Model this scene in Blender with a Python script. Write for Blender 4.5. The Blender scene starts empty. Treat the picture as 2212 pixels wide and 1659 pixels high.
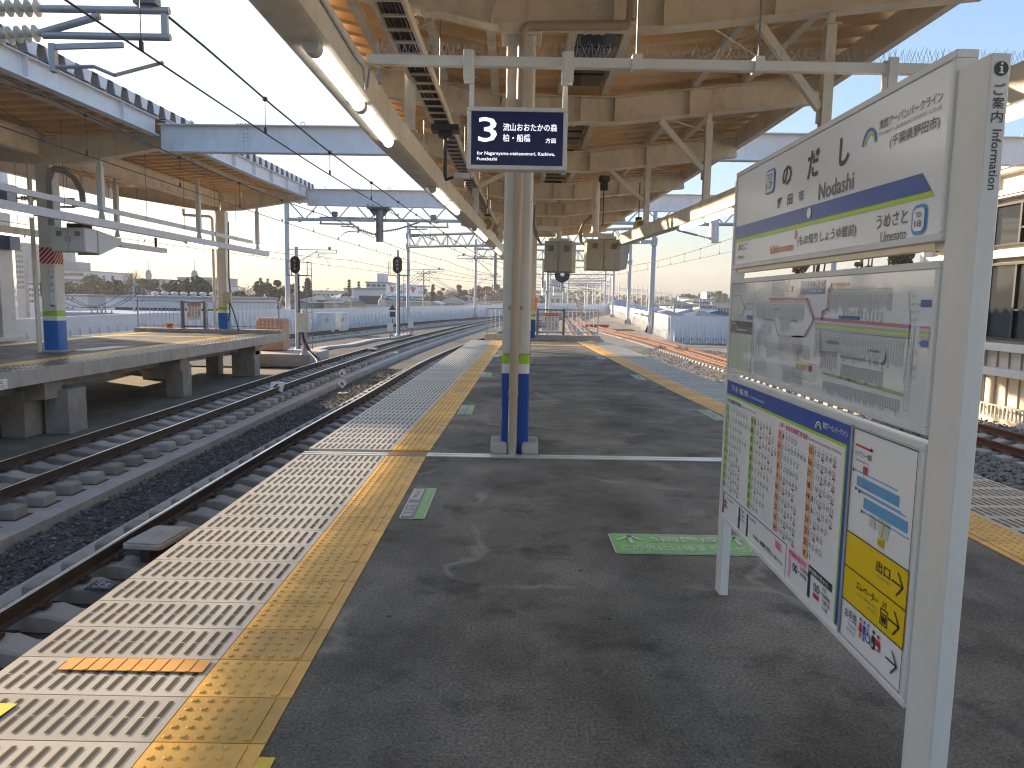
import bpy, math, random
import numpy as np
from mathutils import Vector, Matrix
random.seed(11); np.random.seed(11)
SC = bpy.context.scene
COL = SC.collection
rad = math.radians

# ------------------------------------------------------------------ camera
H = 1.6
PITCH, ROLL, FPX = math.atan(182/1590.), rad(1.0), 1590.
_f = Vector((0, math.cos(PITCH), -math.sin(PITCH)))
_r = Vector((1, 0, 0)); _u = _r.cross(_f)
_cr, _sr = math.cos(ROLL), math.sin(ROLL)
R2 = _cr*_r + _sr*_u; U2 = -_sr*_r + _cr*_u
cam = bpy.data.cameras.new('camera'); camo = bpy.data.objects.new('camera', cam); COL.objects.link(camo)
cam.sensor_width = 36; cam.lens = FPX/2212*36; cam.clip_start = .05; cam.clip_end = 3000
m3 = Matrix((R2, U2, -_f)).transposed()
camo.matrix_world = Matrix.Translation((0, 0, H)) @ m3.to_4x4()
SC.camera = camo

# ------------------------------------------------------------------ light
SUN_EL, SUN_AZ = rad(16), rad(-57)          # azimuth from +Y towards +X: low sun ahead on the left
w = bpy.data.worlds.new('World'); SC.world = w; w.use_nodes = True
nt = w.node_tree; bg = nt.nodes['Background']
sky = nt.nodes.new('ShaderNodeTexSky'); sky.sky_type = 'NISHITA'; sky.sun_disc = False
sky.sun_elevation = SUN_EL; sky.sun_rotation = SUN_AZ
sky.air_density = 1.0; sky.dust_density = 3.0; sky.ozone_density = 2.4
# soft shoulder on the sky so that its glow round the low sun keeps its colour
bw = nt.nodes.new('ShaderNodeRGBToBW'); nt.links.new(sky.outputs[0], bw.inputs[0])
ma = nt.nodes.new('ShaderNodeMath'); ma.operation = 'MULTIPLY_ADD'; ma.inputs[1].default_value = 1/5.2; ma.inputs[2].default_value = 1; nt.links.new(bw.outputs[0], ma.inputs[0])
dv = nt.nodes.new('ShaderNodeMath'); dv.operation = 'DIVIDE'; dv.inputs[0].default_value = 1; nt.links.new(ma.outputs[0], dv.inputs[1])
vm = nt.nodes.new('ShaderNodeVectorMath'); vm.operation = 'SCALE'; nt.links.new(sky.outputs[0], vm.inputs[0]); nt.links.new(dv.outputs[0], vm.inputs['Scale'])
tn = nt.nodes.new('ShaderNodeVectorMath'); tn.operation = 'MULTIPLY'; tn.inputs[1].default_value = (.95, 1.02, 1.06); nt.links.new(vm.outputs[0], tn.inputs[0])
nt.links.new(tn.outputs[0], bg.inputs[0]); bg.inputs[1].default_value = .13
sl = bpy.data.lights.new('sun', 'SUN'); so = bpy.data.objects.new('sun', sl); COL.objects.link(so)
sl.energy = 4.2; sl.angle = rad(.6); sl.color = (1, .76, .50)
sd = Vector((math.sin(SUN_AZ)*math.cos(SUN_EL), math.cos(SUN_AZ)*math.cos(SUN_EL), math.sin(SUN_EL)))
so.rotation_euler = sd.to_track_quat('Z', 'Y').to_euler()
so.location = (-30, 10, 30)
SC.view_settings.view_transform = 'Standard'; SC.view_settings.look = 'None'
SC.view_settings.exposure = 1.85; SC.view_settings.gamma = 1
SC.cycles.max_bounces = 9; SC.cycles.diffuse_bounces = 7; SC.cycles.use_denoising = True
SC.cycles.sample_clamp_indirect = 6; SC.cycles.filter_width = 1.15; SC.cycles.volume_bounces = 0

# ------------------------------------------------------------------ measuring helpers (points of the place)
def ray(px, py): return R2*((px-1106)/FPX) - U2*((py-829.5)/FPX) + _f
def at(px, py, Y):
    d = ray(px, py); t = Y/d.y; return Vector((d.x*t, Y, H+d.z*t))
def gnd(px, py, Z=0.):
    d = ray(px, py); t = (Z-H)/d.z; return Vector((d.x*t, d.y*t, Z))

# ------------------------------------------------------------------ mesh builder
ORG = {}
def org(o): return ORG.get(o.name, Vector((0, 0, 0)))
class MB:
    def __init__(s): s.v = []; s.f = []; s.m = []; s.cur = 0
    def add(s, vs, fs):
        n = len(s.v); s.v += [tuple(v) for v in vs]
        s.f += [tuple(i+n for i in f) for f in fs]; s.m += [s.cur]*len(fs); return s
    def hexa(s, p):
        return s.add(p, [(3, 2, 1, 0), (4, 5, 6, 7), (0, 1, 5, 4), (1, 2, 6, 5), (2, 3, 7, 6), (3, 0, 4, 7)])
    def box(s, x0, x1, y0, y1, z0, z1):
        return s.hexa([(x0, y0, z0), (x1, y0, z0), (x1, y1, z0), (x0, y1, z0), (x0, y0, z1), (x1, y0, z1), (x1, y1, z1), (x0, y1, z1)])
    def cbox(s, c, sx, sy, sz, rot=0.):
        c = Vector(c); a, b = math.cos(rot), math.sin(rot); p = []
        for z in (-.5, .5):
            for x, y in ((-.5, -.5), (.5, -.5), (.5, .5), (-.5, .5)):
                p.append((c.x+x*sx*a-y*sy*b, c.y+x*sx*b+y*sy*a, c.z+z*sz))
        return s.hexa(p)
    def bar(s, p, q, wd, ht, up=(0, 0, 1)):
        p, q = Vector(p), Vector(q); d = (q-p).normalized(); up = Vector(up)
        if abs(d.dot(up)) > .98: up = Vector((0, 1, 0))
        sx = d.cross(up).normalized(); uy = sx.cross(d); pts = []
        for e in (p, q):
            for a, b in ((-.5, -.5), (.5, -.5), (.5, .5), (-.5, .5)): pts.append(e+sx*wd*a+uy*ht*b)
        return s.hexa(pts)
    def tube(s, p, q, r, n=8, r2=None, cap=True):
        p, q = Vector(p), Vector(q); r2 = r if r2 is None else r2
        d = (q-p).normalized(); up = Vector((0, 0, 1)) if abs(d.z) < .9 else Vector((0, 1, 0))
        a = d.cross(up).normalized(); b = a.cross(d); vs = []
        for e, rr in ((p, r), (q, r2)):
            for i in range(n):
                t = 2*math.pi*i/n; vs.append(e+a*rr*math.cos(t)+b*rr*math.sin(t))
        fs = [(i, (i+1) % n, n+(i+1) % n, n+i) for i in range(n)]
        if cap: fs += [tuple(range(n-1, -1, -1)), tuple(range(n, 2*n))]
        return s.add(vs, fs)
    def path(s, pts, r, n=6):
        pts = [Vector(p) for p in pts]
        for p, q in zip(pts[:-1], pts[1:]):
            if (q-p).length > 1e-5: s.tube(p, q, r, n)
        return s
    def prism(s, poly, a, b, axis='z'):
        def P(u, v, w):
            return (u, v, w) if axis == 'z' else ((w, u, v) if axis == 'x' else (u, w, v))
        n = len(poly); vs = [P(u, v, a) for u, v in poly]+[P(u, v, b) for u, v in poly]
        fs = [(i, (i+1) % n, n+(i+1) % n, n+i) for i in range(n)]+[tuple(range(n-1, -1, -1)), tuple(range(n, 2*n))]
        return s.add(vs, fs)
    def lathe(s, c, prof, n=12, axis='z'):
        c = Vector(c); vs = []
        for r, h in prof:
            for i in range(n):
                t = 2*math.pi*i/n; x, y = r*math.cos(t), r*math.sin(t)
                vs.append(c+(Vector((x, y, h)) if axis == 'z' else (Vector((h, x, y)) if axis == 'x' else Vector((x, h, y)))))
        k = len(prof)
        fs = [(j*n+i, j*n+(i+1) % n, (j+1)*n+(i+1) % n, (j+1)*n+i) for j in range(k-1) for i in range(n)]
        fs += [tuple(range(n-1, -1, -1)), tuple(range((k-1)*n, k*n))]
        return s.add(vs, fs)
    def quad(s, a, b, c, d): return s.add([a, b, c, d], [(0, 1, 2, 3)])
    def sweep(s, pts, prof, close=True):
        # prof: (sideways, up) pairs; pts: centre line, turned about z only
        pts = [Vector(p) for p in pts]; n = len(prof); vs = []; fs = []
        for i, p in enumerate(pts):
            d = pts[min(i+1, len(pts)-1)]-pts[max(i-1, 0)]; d.z = 0; d.normalize()
            sx = Vector((d.y, -d.x, 0))
            for a, b in prof: vs.append(p+sx*a+Vector((0, 0, b)))
        m = n if close else n-1
        for i in range(len(pts)-1):
            for j in range(m):
                fs.append((i*n+j, i*n+(j+1) % n, (i+1)*n+(j+1) % n, (i+1)*n+j))
        if close: fs += [tuple(range(n-1, -1, -1)), tuple(range((len(pts)-1)*n, len(pts)*n))]
        return s.add(vs, fs)
    def ibeam(s, p, q, h, wd, tf=.016, tw=.012):
        # p,q: centre of the underside
        p, q = Vector(p), Vector(q); z = Vector((0, 0, 1))
        s.bar(p+z*tf/2, q+z*tf/2, wd, tf); s.bar(p+z*(h-tf/2), q+z*(h-tf/2), wd, tf)
        return s.bar(p+z*h/2, q+z*h/2, tw, h-2*tf)
    def build(s, name, mat, parent=None, smooth=True, bevel=0., loc=None):
        me = bpy.data.meshes.new(name)
        if parent is not None: o0 = org(parent)
        elif loc is not None: o0 = Vector(loc)
        else:
            a = np.array(s.v); lo, hi = a.min(0), a.max(0); o0 = Vector(((lo[0]+hi[0])/2, (lo[1]+hi[1])/2, lo[2]))
        a = np.array(s.v, float)-np.array(o0)
        me.from_pydata(a.tolist(), [], s.f)
        for mm in (mat if isinstance(mat, (list, tuple)) else [mat]): me.materials.append(mm)
        if any(s.m): me.polygons.foreach_set('material_index', s.m)
        if smooth:
            me.polygons.foreach_set('use_smooth', [True]*len(me.polygons)); me.set_sharp_from_angle(angle=rad(38))
        me.update()
        o = bpy.data.objects.new(name, me); COL.objects.link(o)
        if parent is not None: o.parent = parent; ORG[o.name] = org(parent)
        else: o.location = o0; ORG[o.name] = o0
        if bevel:
            b = o.modifiers.new('bevel', 'BEVEL'); b.width = bevel; b.segments = 2; b.limit_method = 'ANGLE'; b.angle_limit = rad(50)
        return o
def tag(o, label=None, cat=None, group=None, kind=None):
    if label: o['label'] = label
    if cat: o['category'] = cat
    if group: o['group'] = group
    if kind: o['kind'] = kind
    return o
def thing(name, label, cat, loc=(0, 0, 0), group=None, kind=None):
    o = bpy.data.objects.new(name, None); COL.objects.link(o); o.location = loc; o.empty_display_size = .2
    ORG[o.name] = Vector(loc); return tag(o, label, cat, group, kind)
def copy_tree(o, parent=None):
    c = o.copy(); COL.objects.link(c)
    if parent is not None: c.parent = parent
    for ch in list(o.children): copy_tree(ch, c)
    return c

# ------------------------------------------------------------------ materials
def mat(name, col, rough=.5, metal=0., var=.12, scale=2.5, bump=0., bscale=60., dirt=0., dcol=(.06, .05, .04), dscale=(3, 3, 1.2), coat=0., emit=0., ecol=None):
    m = bpy.data.materials.new(name); m.use_nodes = True
    n = m.node_tree; L = n.links.new; b = n.nodes['Principled BSDF']
    b.inputs['Roughness'].default_value = rough; b.inputs['Metallic'].default_value = metal
    if coat: b.inputs['Coat Weight'].default_value = coat; b.inputs['Coat Roughness'].default_value = .04
    tc = n.nodes.new('ShaderNodeTexCoord')
    nz = n.nodes.new('ShaderNodeTexNoise'); nz.inputs['Scale'].default_value = scale; nz.inputs['Detail'].default_value = 6
    L(tc.outputs['Object'], nz.inputs['Vector'])
    rp = n.nodes.new('ShaderNodeValToRGB'); rp.color_ramp.elements[0].position = .3; rp.color_ramp.elements[1].position = .7
    rp.color_ramp.elements[0].color = [c*(1-var) for c in col]+[1]; rp.color_ramp.elements[1].color = [min(1, c*(1+var)) for c in col]+[1]
    L(nz.outputs['Fac'], rp.inputs['Fac']); out = rp.outputs['Color']
    if dirt:
        mp = n.nodes.new('ShaderNodeMapping'); mp.inputs['Scale'].default_value = dscale; L(tc.outputs['Object'], mp.inputs['Vector'])
        n2 = n.nodes.new('ShaderNodeTexNoise'); n2.inputs['Scale'].default_value = 2; n2.inputs['Detail'].default_value = 8; n2.inputs['Roughness'].default_value = .65
        L(mp.outputs[0], n2.inputs['Vector'])
        r2 = n.nodes.new('ShaderNodeValToRGB'); r2.color_ramp.elements[0].position = .5; r2.color_ramp.elements[1].position = .78
        r2.color_ramp.elements[1].color = (dirt, dirt, dirt, 1); L(n2.outputs['Fac'], r2.inputs['Fac'])
        mx = n.nodes.new('ShaderNodeMixRGB'); mx.inputs[2].default_value = [*dcol, 1]
        L(r2.outputs['Color'], mx.inputs[0]); L(out, mx.inputs[1]); out = mx.outputs[0]
    L(out, b.inputs['Base Color'])
    if bump:
        n3 = n.nodes.new('ShaderNodeTexNoise'); n3.inputs['Scale'].default_value = bscale; n3.inputs['Detail'].default_value = 4
        L(tc.outputs['Object'], n3.inputs['Vector'])
        bp = n.nodes.new('ShaderNodeBump'); bp.inputs['Strength'].default_value = bump; bp.inputs['Distance'].default_value = .01
        L(n3.outputs['Fac'], bp.inputs['Height']); L(bp.outputs[0], b.inputs['Normal'])
    if emit:
        b.inputs['Emission Color'].default_value = [*(ecol or col), 1]; b.inputs['Emission Strength'].default_value = emit
    return m

def asphalt_mat():
    m = bpy.data.materials.new('asphalt'); m.use_nodes = True; n = m.node_tree; L = n.links.new; b = n.nodes['Principled BSDF']
    tc = n.nodes.new('ShaderNodeTexCoord')
    def noise(sc, det=6, ro=.6, st=(1, 1, 1)):
        mp = n.nodes.new('ShaderNodeMapping'); mp.inputs['Scale'].default_value = st; L(tc.outputs['Object'], mp.inputs[0])
        z = n.nodes.new('ShaderNodeTexNoise'); z.inputs['Scale'].default_value = sc; z.inputs['Detail'].default_value = det; z.inputs['Roughness'].default_value = ro
        L(mp.outputs[0], z.inputs['Vector']); return z.outputs['Fac']
    def ramp(x, a, b_, c0, c1):
        r = n.nodes.new('ShaderNodeValToRGB'); r.color_ramp.elements[0].position = a; r.color_ramp.elements[1].position = b_
        r.color_ramp.elements[0].color = c0; r.color_ramp.elements[1].color = c1; L(x, r.inputs[0]); return r.outputs[0]
    def mix(kind, f, a, c):
        x = n.nodes.new('ShaderNodeMixRGB'); x.blend_type = kind
        if isinstance(f, float): x.inputs[0].default_value = f
        else: L(f, x.inputs[0])
        L(a, x.inputs[1])
        if isinstance(c, tuple): x.inputs[2].default_value = c
        else: L(c, x.inputs[2])
        return x.outputs[0]
    base = ramp(noise(.9, 7, .62, (1, .75, 1)), .36, .66, (.08, .078, .071, 1), (.235, .228, .208, 1))
    patch = ramp(noise(1.7, 9, .7), .52, .66, (0, 0, 0, 1), (.8, .8, .8, 1))
    c = mix('MIX', patch, base, (.034, .033, .03, 1))
    pale = ramp(noise(.55, 8, .66, (1.6, .8, 1)), .56, .70, (0, 0, 0, 1), (.6, .6, .6, 1))
    c = mix('MIX', pale, c, (.30, .29, .27, 1))
    gr = ramp(noise(75, 4, .75), .36, .66, (.45, .45, .45, 1), (1.5, 1.5, 1.5, 1))
    c = mix('MULTIPLY', 1., c, gr)
    sp = ramp(noise(150, 2, .5), .68, .75, (0, 0, 0, 1), (.7, .7, .7, 1)); c = mix('MIX', sp, c, (.26, .25, .24, 1)); dk = ramp(noise(26, 5, .7, (1, .6, 1)), .6, .72, (0, 0, 0, 1), (.5, .5, .5, 1)); c = mix('MIX', dk, c, (.028, .027, .025, 1))
    vo = n.nodes.new('ShaderNodeTexVoronoi'); vo.feature = 'DISTANCE_TO_EDGE'; vo.inputs['Scale'].default_value = .42
    mp = n.nodes.new('ShaderNodeMapping'); L(tc.outputs['Object'], mp.inputs[0])
    wz = n.nodes.new('ShaderNodeTexNoise'); wz.inputs['Scale'].default_value = 2.2; wz.inputs['Detail'].default_value = 6; L(tc.outputs['Object'], wz.inputs['Vector'])
    ad = n.nodes.new('ShaderNodeMixRGB'); ad.blend_type = 'ADD'; ad.inputs[0].default_value = .55; L(mp.outputs[0], ad.inputs[1]); L(wz.outputs['Color'], ad.inputs[2]); L(ad.outputs[0], vo.inputs['Vector'])
    cr = ramp(vo.outputs['Distance'], .0, .02, (1, 1, 1, 1), (0, 0, 0, 1)); mk = ramp(noise(.8, 4), .46, .56, (0, 0, 0, 1), (.55, .55, .55, 1))
    cm = mix('MULTIPLY', 1., cr, mk); c = mix('MIX', cm, c, (.34, .33, .31, 1))
    gv = n.nodes.new('ShaderNodeTexVoronoi'); gv.inputs['Scale'].default_value = 2.6; L(tc.outputs['Object'], gv.inputs['Vector'])
    gm = ramp(gv.outputs['Distance'], .03, .045, (.75, .75, .75, 1), (0, 0, 0, 1)); c = mix('MIX', gm, c, (.02, .02, .019, 1))
    L(c, b.inputs['Base Color'])
    rr = ramp(noise(1.3, 6), .3, .7, (.52, .52, .52, 1), (.8, .8, .8, 1)); L(rr, b.inputs['Roughness'])
    bp = n.nodes.new('ShaderNodeBump'); bp.inputs['Strength'].default_value = .35; bp.inputs['Distance'].default_value = .006
    L(noise(230, 3, .7), bp.inputs['Height']); L(bp.outputs[0], b.inputs['Normal'])
    return m
def ballast_mat(name, c0, c1, sc=16):
    m = bpy.data.materials.new(name); m.use_nodes = True; n = m.node_tree; L = n.links.new; b = n.nodes['Principled BSDF']
    tc = n.nodes.new('ShaderNodeTexCoord'); vo = n.nodes.new('ShaderNodeTexVoronoi'); vo.inputs['Scale'].default_value = sc
    L(tc.outputs['Object'], vo.inputs['Vector'])
    r = n.nodes.new('ShaderNodeValToRGB'); r.color_ramp.elements[0].color = [*c0, 1]; r.color_ramp.elements[1].color = [*c1, 1]
    sp = n.nodes.new('ShaderNodeSeparateColor'); L(vo.outputs['Color'], sp.inputs[0]); L(sp.outputs[0], r.inputs[0]); L(r.outputs[0], b.inputs['Base Color'])
    bp = n.nodes.new('ShaderNodeBump'); bp.inputs['Strength'].default_value = 1; bp.inputs['Distance'].default_value = .05; bp.invert = True
    L(vo.outputs['Distance'], bp.inputs['Height']); L(bp.outputs[0], b.inputs['Normal']); b.inputs['Roughness'].default_value = .9
    return m
def stripe_mat():
    m = mat('red_white_band', (.5, .03, .04), .5); n = m.node_tree; L = n.links.new; b = n.nodes['Principled BSDF']
    tc = n.nodes.new('ShaderNodeTexCoord'); sx = n.nodes.new('ShaderNodeSeparateXYZ'); L(tc.outputs['Object'], sx.inputs[0])
    a = n.nodes.new('ShaderNodeMath'); a.operation = 'MULTIPLY_ADD'; a.inputs[1].default_value = .9; L(sx.outputs[0], a.inputs[0])
    s2 = n.nodes.new('ShaderNodeMath'); s2.operation = 'MULTIPLY_ADD'; s2.inputs[1].default_value = -.9; L(sx.outputs[2], s2.inputs[0]); L(sx.outputs[1], s2.inputs[2])
    L(s2.outputs[0], a.inputs[2])
    mu = n.nodes.new('ShaderNodeMath'); mu.operation = 'MULTIPLY'; mu.inputs[1].default_value = 9; L(a.outputs[0], mu.inputs[0])
    fr = n.nodes.new('ShaderNodeMath'); fr.operation = 'FRACT'; L(mu.outputs[0], fr.inputs[0])
    gt = n.nodes.new('ShaderNodeMath'); gt.operation = 'GREATER_THAN'; gt.inputs[1].default_value = .68; L(fr.outputs[0], gt.inputs[0])
    mx = n.nodes.new('ShaderNodeMixRGB'); mx.inputs[1].default_value = (.42, .02, .035, 1); mx.inputs[2].default_value = (.75, .66, .62, 1)
    L(gt.outputs[0], mx.inputs[0]); L(mx.outputs[0], b.inputs['Base Color']); return m
def leaf_mat(name, c0, c1):
    m = mat(name, c0, .7, var=0); n = m.node_tree; r = [x for x in n.nodes if x.type == 'VALTORGB'][0]
    r.color_ramp.elements[0].color = [*c0, 1]; r.color_ramp.elements[1].color = [*c1, 1]
    nz = [x for x in n.nodes if x.type == 'TEX_NOISE'][0]; nz.inputs['Scale'].default_value = .6; return m

M = {}
M['asphalt'] = asphalt_mat(); M['asphalt'].node_tree.nodes['Principled BSDF'].inputs['Specular IOR Level'].default_value = .28
M['cream'] = mat('cream_steel', (.75, .69, .58), .42, var=.10, dirt=.5, dcol=(.30, .21, .13), dscale=(2.2, 2.2, 1.1))
M['pale'] = mat('pale_steel', (.70, .71, .74), .38, var=.05, dirt=.25, dcol=(.3, .27, .24))
M['white'] = mat('white_paint', (.74, .74, .72), .35, var=.04, dirt=.18, dcol=(.35, .33, .3))
M['signwhite'] = mat('sign_white', (.84, .86, .88), .22, var=.015)
M['signframe'] = mat('sign_frame', (.72, .73, .73), .35, var=.04, dirt=.25, dcol=(.3, .29, .26))
M['deck'] = mat('roof_deck', (.80, .57, .32), .5, var=.10, scale=1.5, dirt=.4, dcol=(.3, .16, .06), dscale=(.6, 2, 1))
M['decktop'] = mat('roof_sheet', (.40, .42, .46), .4, var=.06)
M['dark'] = mat('dark_metal', (.03, .03, .035), .45)
M['black'] = mat('black', (.012, .012, .013), .5, var=.05)
M['glassdark'] = mat('dark_glass', (.03, .035, .04), .06, var=.05)
M['galv'] = mat('galvanised_steel', (.40, .43, .47), .42, .35, var=.12, scale=6, dirt=.25, dcol=(.25, .25, .26))
M['galvdark'] = mat('weathered_steel', (.2, .21, .23), .45, .4, var=.15)
M['cable'] = mat('cable', (.05, .05, .055), .6)
M['cablelight'] = mat('grey_cable', (.32, .3, .27), .5)
M['insul'] = mat('porcelain', (.55, .53, .45), .25, dirt=.3, dcol=(.3, .27, .2))
M['concrete'] = mat('concrete', (.30, .285, .26), .8, var=.18, scale=3, bump=.25, bscale=40, dirt=.55, dcol=(.11, .1, .085), dscale=(1.5, 1.5, .5))
M['concretel'] = mat('pale_concrete', (.40, .385, .355), .8, var=.14, scale=3, bump=.2, bscale=45, dirt=.5, dcol=(.15, .14, .12), dscale=(1.5, 1.5, .5))
M['sleeper'] = mat('sleeper_concrete', (.34, .325, .30), .85, var=.22, scale=4, bump=.3, bscale=50, dirt=.5, dcol=(.07, .06, .05), dscale=(2, 2, 2))
M['kerb'] = mat('kerb_concrete', (.42, .40, .37), .8, var=.12, bump=.2, dirt=.55, dcol=(.16, .15, .13), dscale=(2, 2, .4))
M['slab'] = mat('edge_slab', (.40, .385, .35), .34, var=.08, scale=1.2, bump=.05, bscale=150, dirt=.22, dcol=(.33, .31, .27), dscale=(1.5, 1, 1))
M['yellow'] = mat('tactile_yellow', (.74, .43, .07), .45, var=.13, scale=5, bump=.15, bscale=120, dirt=.5, dcol=(.36, .19, .03), dscale=(4, 4, 1))
M['slot'] = mat('slot_dark', (.009, .009, .009), .95, var=0); M['slot'].node_tree.nodes['Principled BSDF'].inputs['Specular IOR Level'].default_value = .05
M['railside'] = mat('rail_side', (.055, .036, .028), .7, var=.25, scale=5)
M['railtop'] = mat('rail_head', (.62, .62, .63), .18, .9, var=.06)
M['rust'] = mat('rusty_rail', (.18, .068, .03), .8, var=.25, scale=6, dirt=.4, dcol=(.16, .07, .04))
M['blue'] = mat('column_blue', (.012, .065, .33), .38, var=.06)
M['bluel'] = mat('column_light_blue', (.02, .15, .5), .4, var=.06)
M['lime'] = mat('lime_band', (.33, .60, .02), .4, var=.05)
M['stripe'] = stripe_mat()
M['navy'] = mat('sign_navy', (.008, .010, .055), .3, var=.05, emit=.05, ecol=(.01, .012, .09))
M['lit'] = mat('lit_lettering', (.75, .75, .78), .4, emit=.35, ecol=(.8, .82, .95))
M['col'] = mat('column_white', (.68, .67, .63), .38, var=.04, dirt=.2, dcol=(.35, .3, .24))
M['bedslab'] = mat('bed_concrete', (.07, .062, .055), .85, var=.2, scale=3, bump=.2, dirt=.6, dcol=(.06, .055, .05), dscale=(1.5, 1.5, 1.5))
M['mapink'] = mat('map_pale_ink', (.50, .535, .555), .12, var=0, coat=.6)
M['mapmaroon'] = mat('map_pale_maroon', (.50, .22, .27), .12, var=0, coat=.6)
M['mappink'] = mat('map_pale_pink', (.76, .58, .64), .12, var=0, coat=.6)
M['mapgreen'] = mat('map_pale_green', (.40, .56, .28), .12, var=0, coat=.6)
M['maplime'] = mat('map_pale_lime', (.62, .70, .16), .12, var=0, coat=.6)
M['mapblue'] = mat('map_pale_blue', (.08, .18, .42), .12, var=0, coat=.6)
M['maporange'] = mat('map_pale_orange', (.80, .52, .28), .12, var=0, coat=.6)
M['ink'] = mat('sign_ink', (.035, .035, .035), .4, var=0)
M['inkgrey'] = mat('sign_grey_ink', (.17, .175, .18), .4, var=0)
M['signblue'] = mat('sign_blue', (.015, .085, .42), .28, var=.04)
M['signlime'] = mat('sign_lime', (.42, .70, .02), .3, var=.03)
M['tdblue'] = mat('sign_sky_blue', (.03, .30, .72), .3, var=.02)
M['orange'] = mat('sign_orange', (.85, .36, .16), .4, var=.03)
M['peach'] = mat('hour_peach', (.85, .46, .28), .4, var=.02)
M['leafgreen'] = mat('hour_green', (.42, .66, .16), .4, var=.02)
M['crimson'] = mat('sign_crimson', (.62, .02, .1), .4, var=.02)
M['maroon'] = mat('map_maroon', (.36, .06, .12), .4, var=.02)
M['pink'] = mat('sign_pink', (.88, .42, .56), .4, var=.02)
M['paleblue'] = mat('map_ground', (.74, .79, .82), .12, var=.05, coat=.6)
M['palegreen'] = mat('map_side_ground', (.62, .70, .62), .12, var=.05, coat=.6)
M['mapgrey'] = mat('map_grey', (.34, .37, .38), .3, var=0)
M['yel'] = mat('exit_yellow', (.86, .60, .0), .3, var=.02)
M['red'] = mat('sign_red', (.62, .03, .03), .4, var=.03)
M['ppblue'] = mat('platform_map_blue', (.12, .38, .68), .4, var=.02)
M['stgrey'] = mat('sticker_grey', (.20, .225, .25), .5, var=.12, scale=12, dirt=.4, dcol=(.12, .12, .12), dscale=(6, 6, 1))
M['stgreen'] = mat('sticker_green', (.20, .50, .15), .5, var=.12, scale=8, dirt=.35, dcol=(.12, .25, .1), dscale=(6, 6, 1))
M['stwhite'] = mat('sticker_white', (.55, .57, .57), .5, var=.1, scale=12, dirt=.35, dcol=(.25, .25, .25), dscale=(6, 6, 1))
M['tape'] = mat('tape_yellow', (.80, .55, .02), .45)
M['tapeorange'] = mat('tape_orange', (.66, .33, .06), .45, var=.15)
M['lamp'] = mat('fluorescent_tube', (.95, .93, .88), .3, var=0, emit=2.6, ecol=(1, .95, .86))
M['fence'] = mat('noise_barrier', (.68, .69, .71), .45, var=.05, scale=1, dirt=.18, dcol=(.3, .32, .36))
M['pinkbox'] = mat('cubicle_brown', (.40, .21, .13), .5, var=.08)
M['greybox'] = mat('cubicle_grey', (.55, .56, .55), .4, var=.06)
M['cabinet'] = mat('cabinet_paint', (.50, .46, .37), .42, var=.05, dirt=.15, dcol=(.3, .26, .2))
M['cabinetw'] = mat('cabinet_white', (.62, .63, .63), .42, var=.05, dirt=.15, dcol=(.35, .33, .3))
M['hood'] = mat('vent_hood', (.22, .21, .18), .5)
M['stone1'] = mat('stone_grey', (.20, .195, .185), .9, var=.3, scale=1.2)
M['stone2'] = mat('stone_pale', (.34, .325, .30), .9, var=.3, scale=1.2)
M['stone3'] = mat('stone_dark', (.09, .09, .095), .9, var=.3, scale=1.2)
M['bal_l'] = ballast_mat('ballast_dark', (.045, .047, .052), (.15, .152, .16), 26)
M['bal_r'] = ballast_mat('ballast_grey', (.10, .097, .09), (.30, .29, .27), 15)
M['deckconc'] = mat('viaduct_concrete', (.20, .185, .15), .85, var=.2, scale=1.3, bump=.2, dirt=.5, dcol=(.09, .085, .07), dscale=(1, 1, 1))
M['ground'] = mat('town_ground', (.16, .16, .14), .9, var=.3, scale=.05)
M['bark'] = mat('bark', (.10, .075, .055), .9, var=.25)
M['twig'] = mat('bare_twigs', (.16, .12, .09), .9, var=.2)
M['leafdk'] = leaf_mat('evergreen_leaf', (.022, .04, .022), (.06, .085, .045))
M['leafmd'] = leaf_mat('mid_leaf', (.04, .065, .03), (.09, .115, .055))
M['leafbr'] = leaf_mat('brown_leaf', (.10, .075, .035), (.17, .125, .05))
M['leafye'] = leaf_mat('yellow_leaf', (.30, .2, .03), (.45, .3, .05))
M['bwhite'] = mat('building_white', (.52, .53, .54), .7, var=.05, dirt=.2, dcol=(.35, .34, .32))
M['bgrey'] = mat('building_grey', (.24, .25, .28), .7, var=.06)
M['bblue'] = mat('building_blue', (.26, .34, .46), .6, var=.05)
M['btan'] = mat('building_tan', (.40, .37, .32), .7, var=.06)
M['tile'] = mat('roof_tile', (.07, .075, .085), .5, var=.2, scale=3)
M['tileb'] = mat('roof_tile_blue', (.05, .11, .26), .45, var=.15, scale=3)
M['tan_wall'] = mat('station_wall', (.66, .60, .50), .5, var=.04, dirt=.15, dcol=(.45, .4, .33))
M['pane'] = mat('window_pane', (.05, .06, .07), .08, var=.1)
M['teal'] = mat('teal_panel', (.03, .16, .18), .5, var=.05)
M['hornyellow'] = mat('speaker_cream', (.62, .5, .28), .45)
M['lens'] = mat('signal_lens', (.45, .45, .42), .25, var=0)

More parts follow.
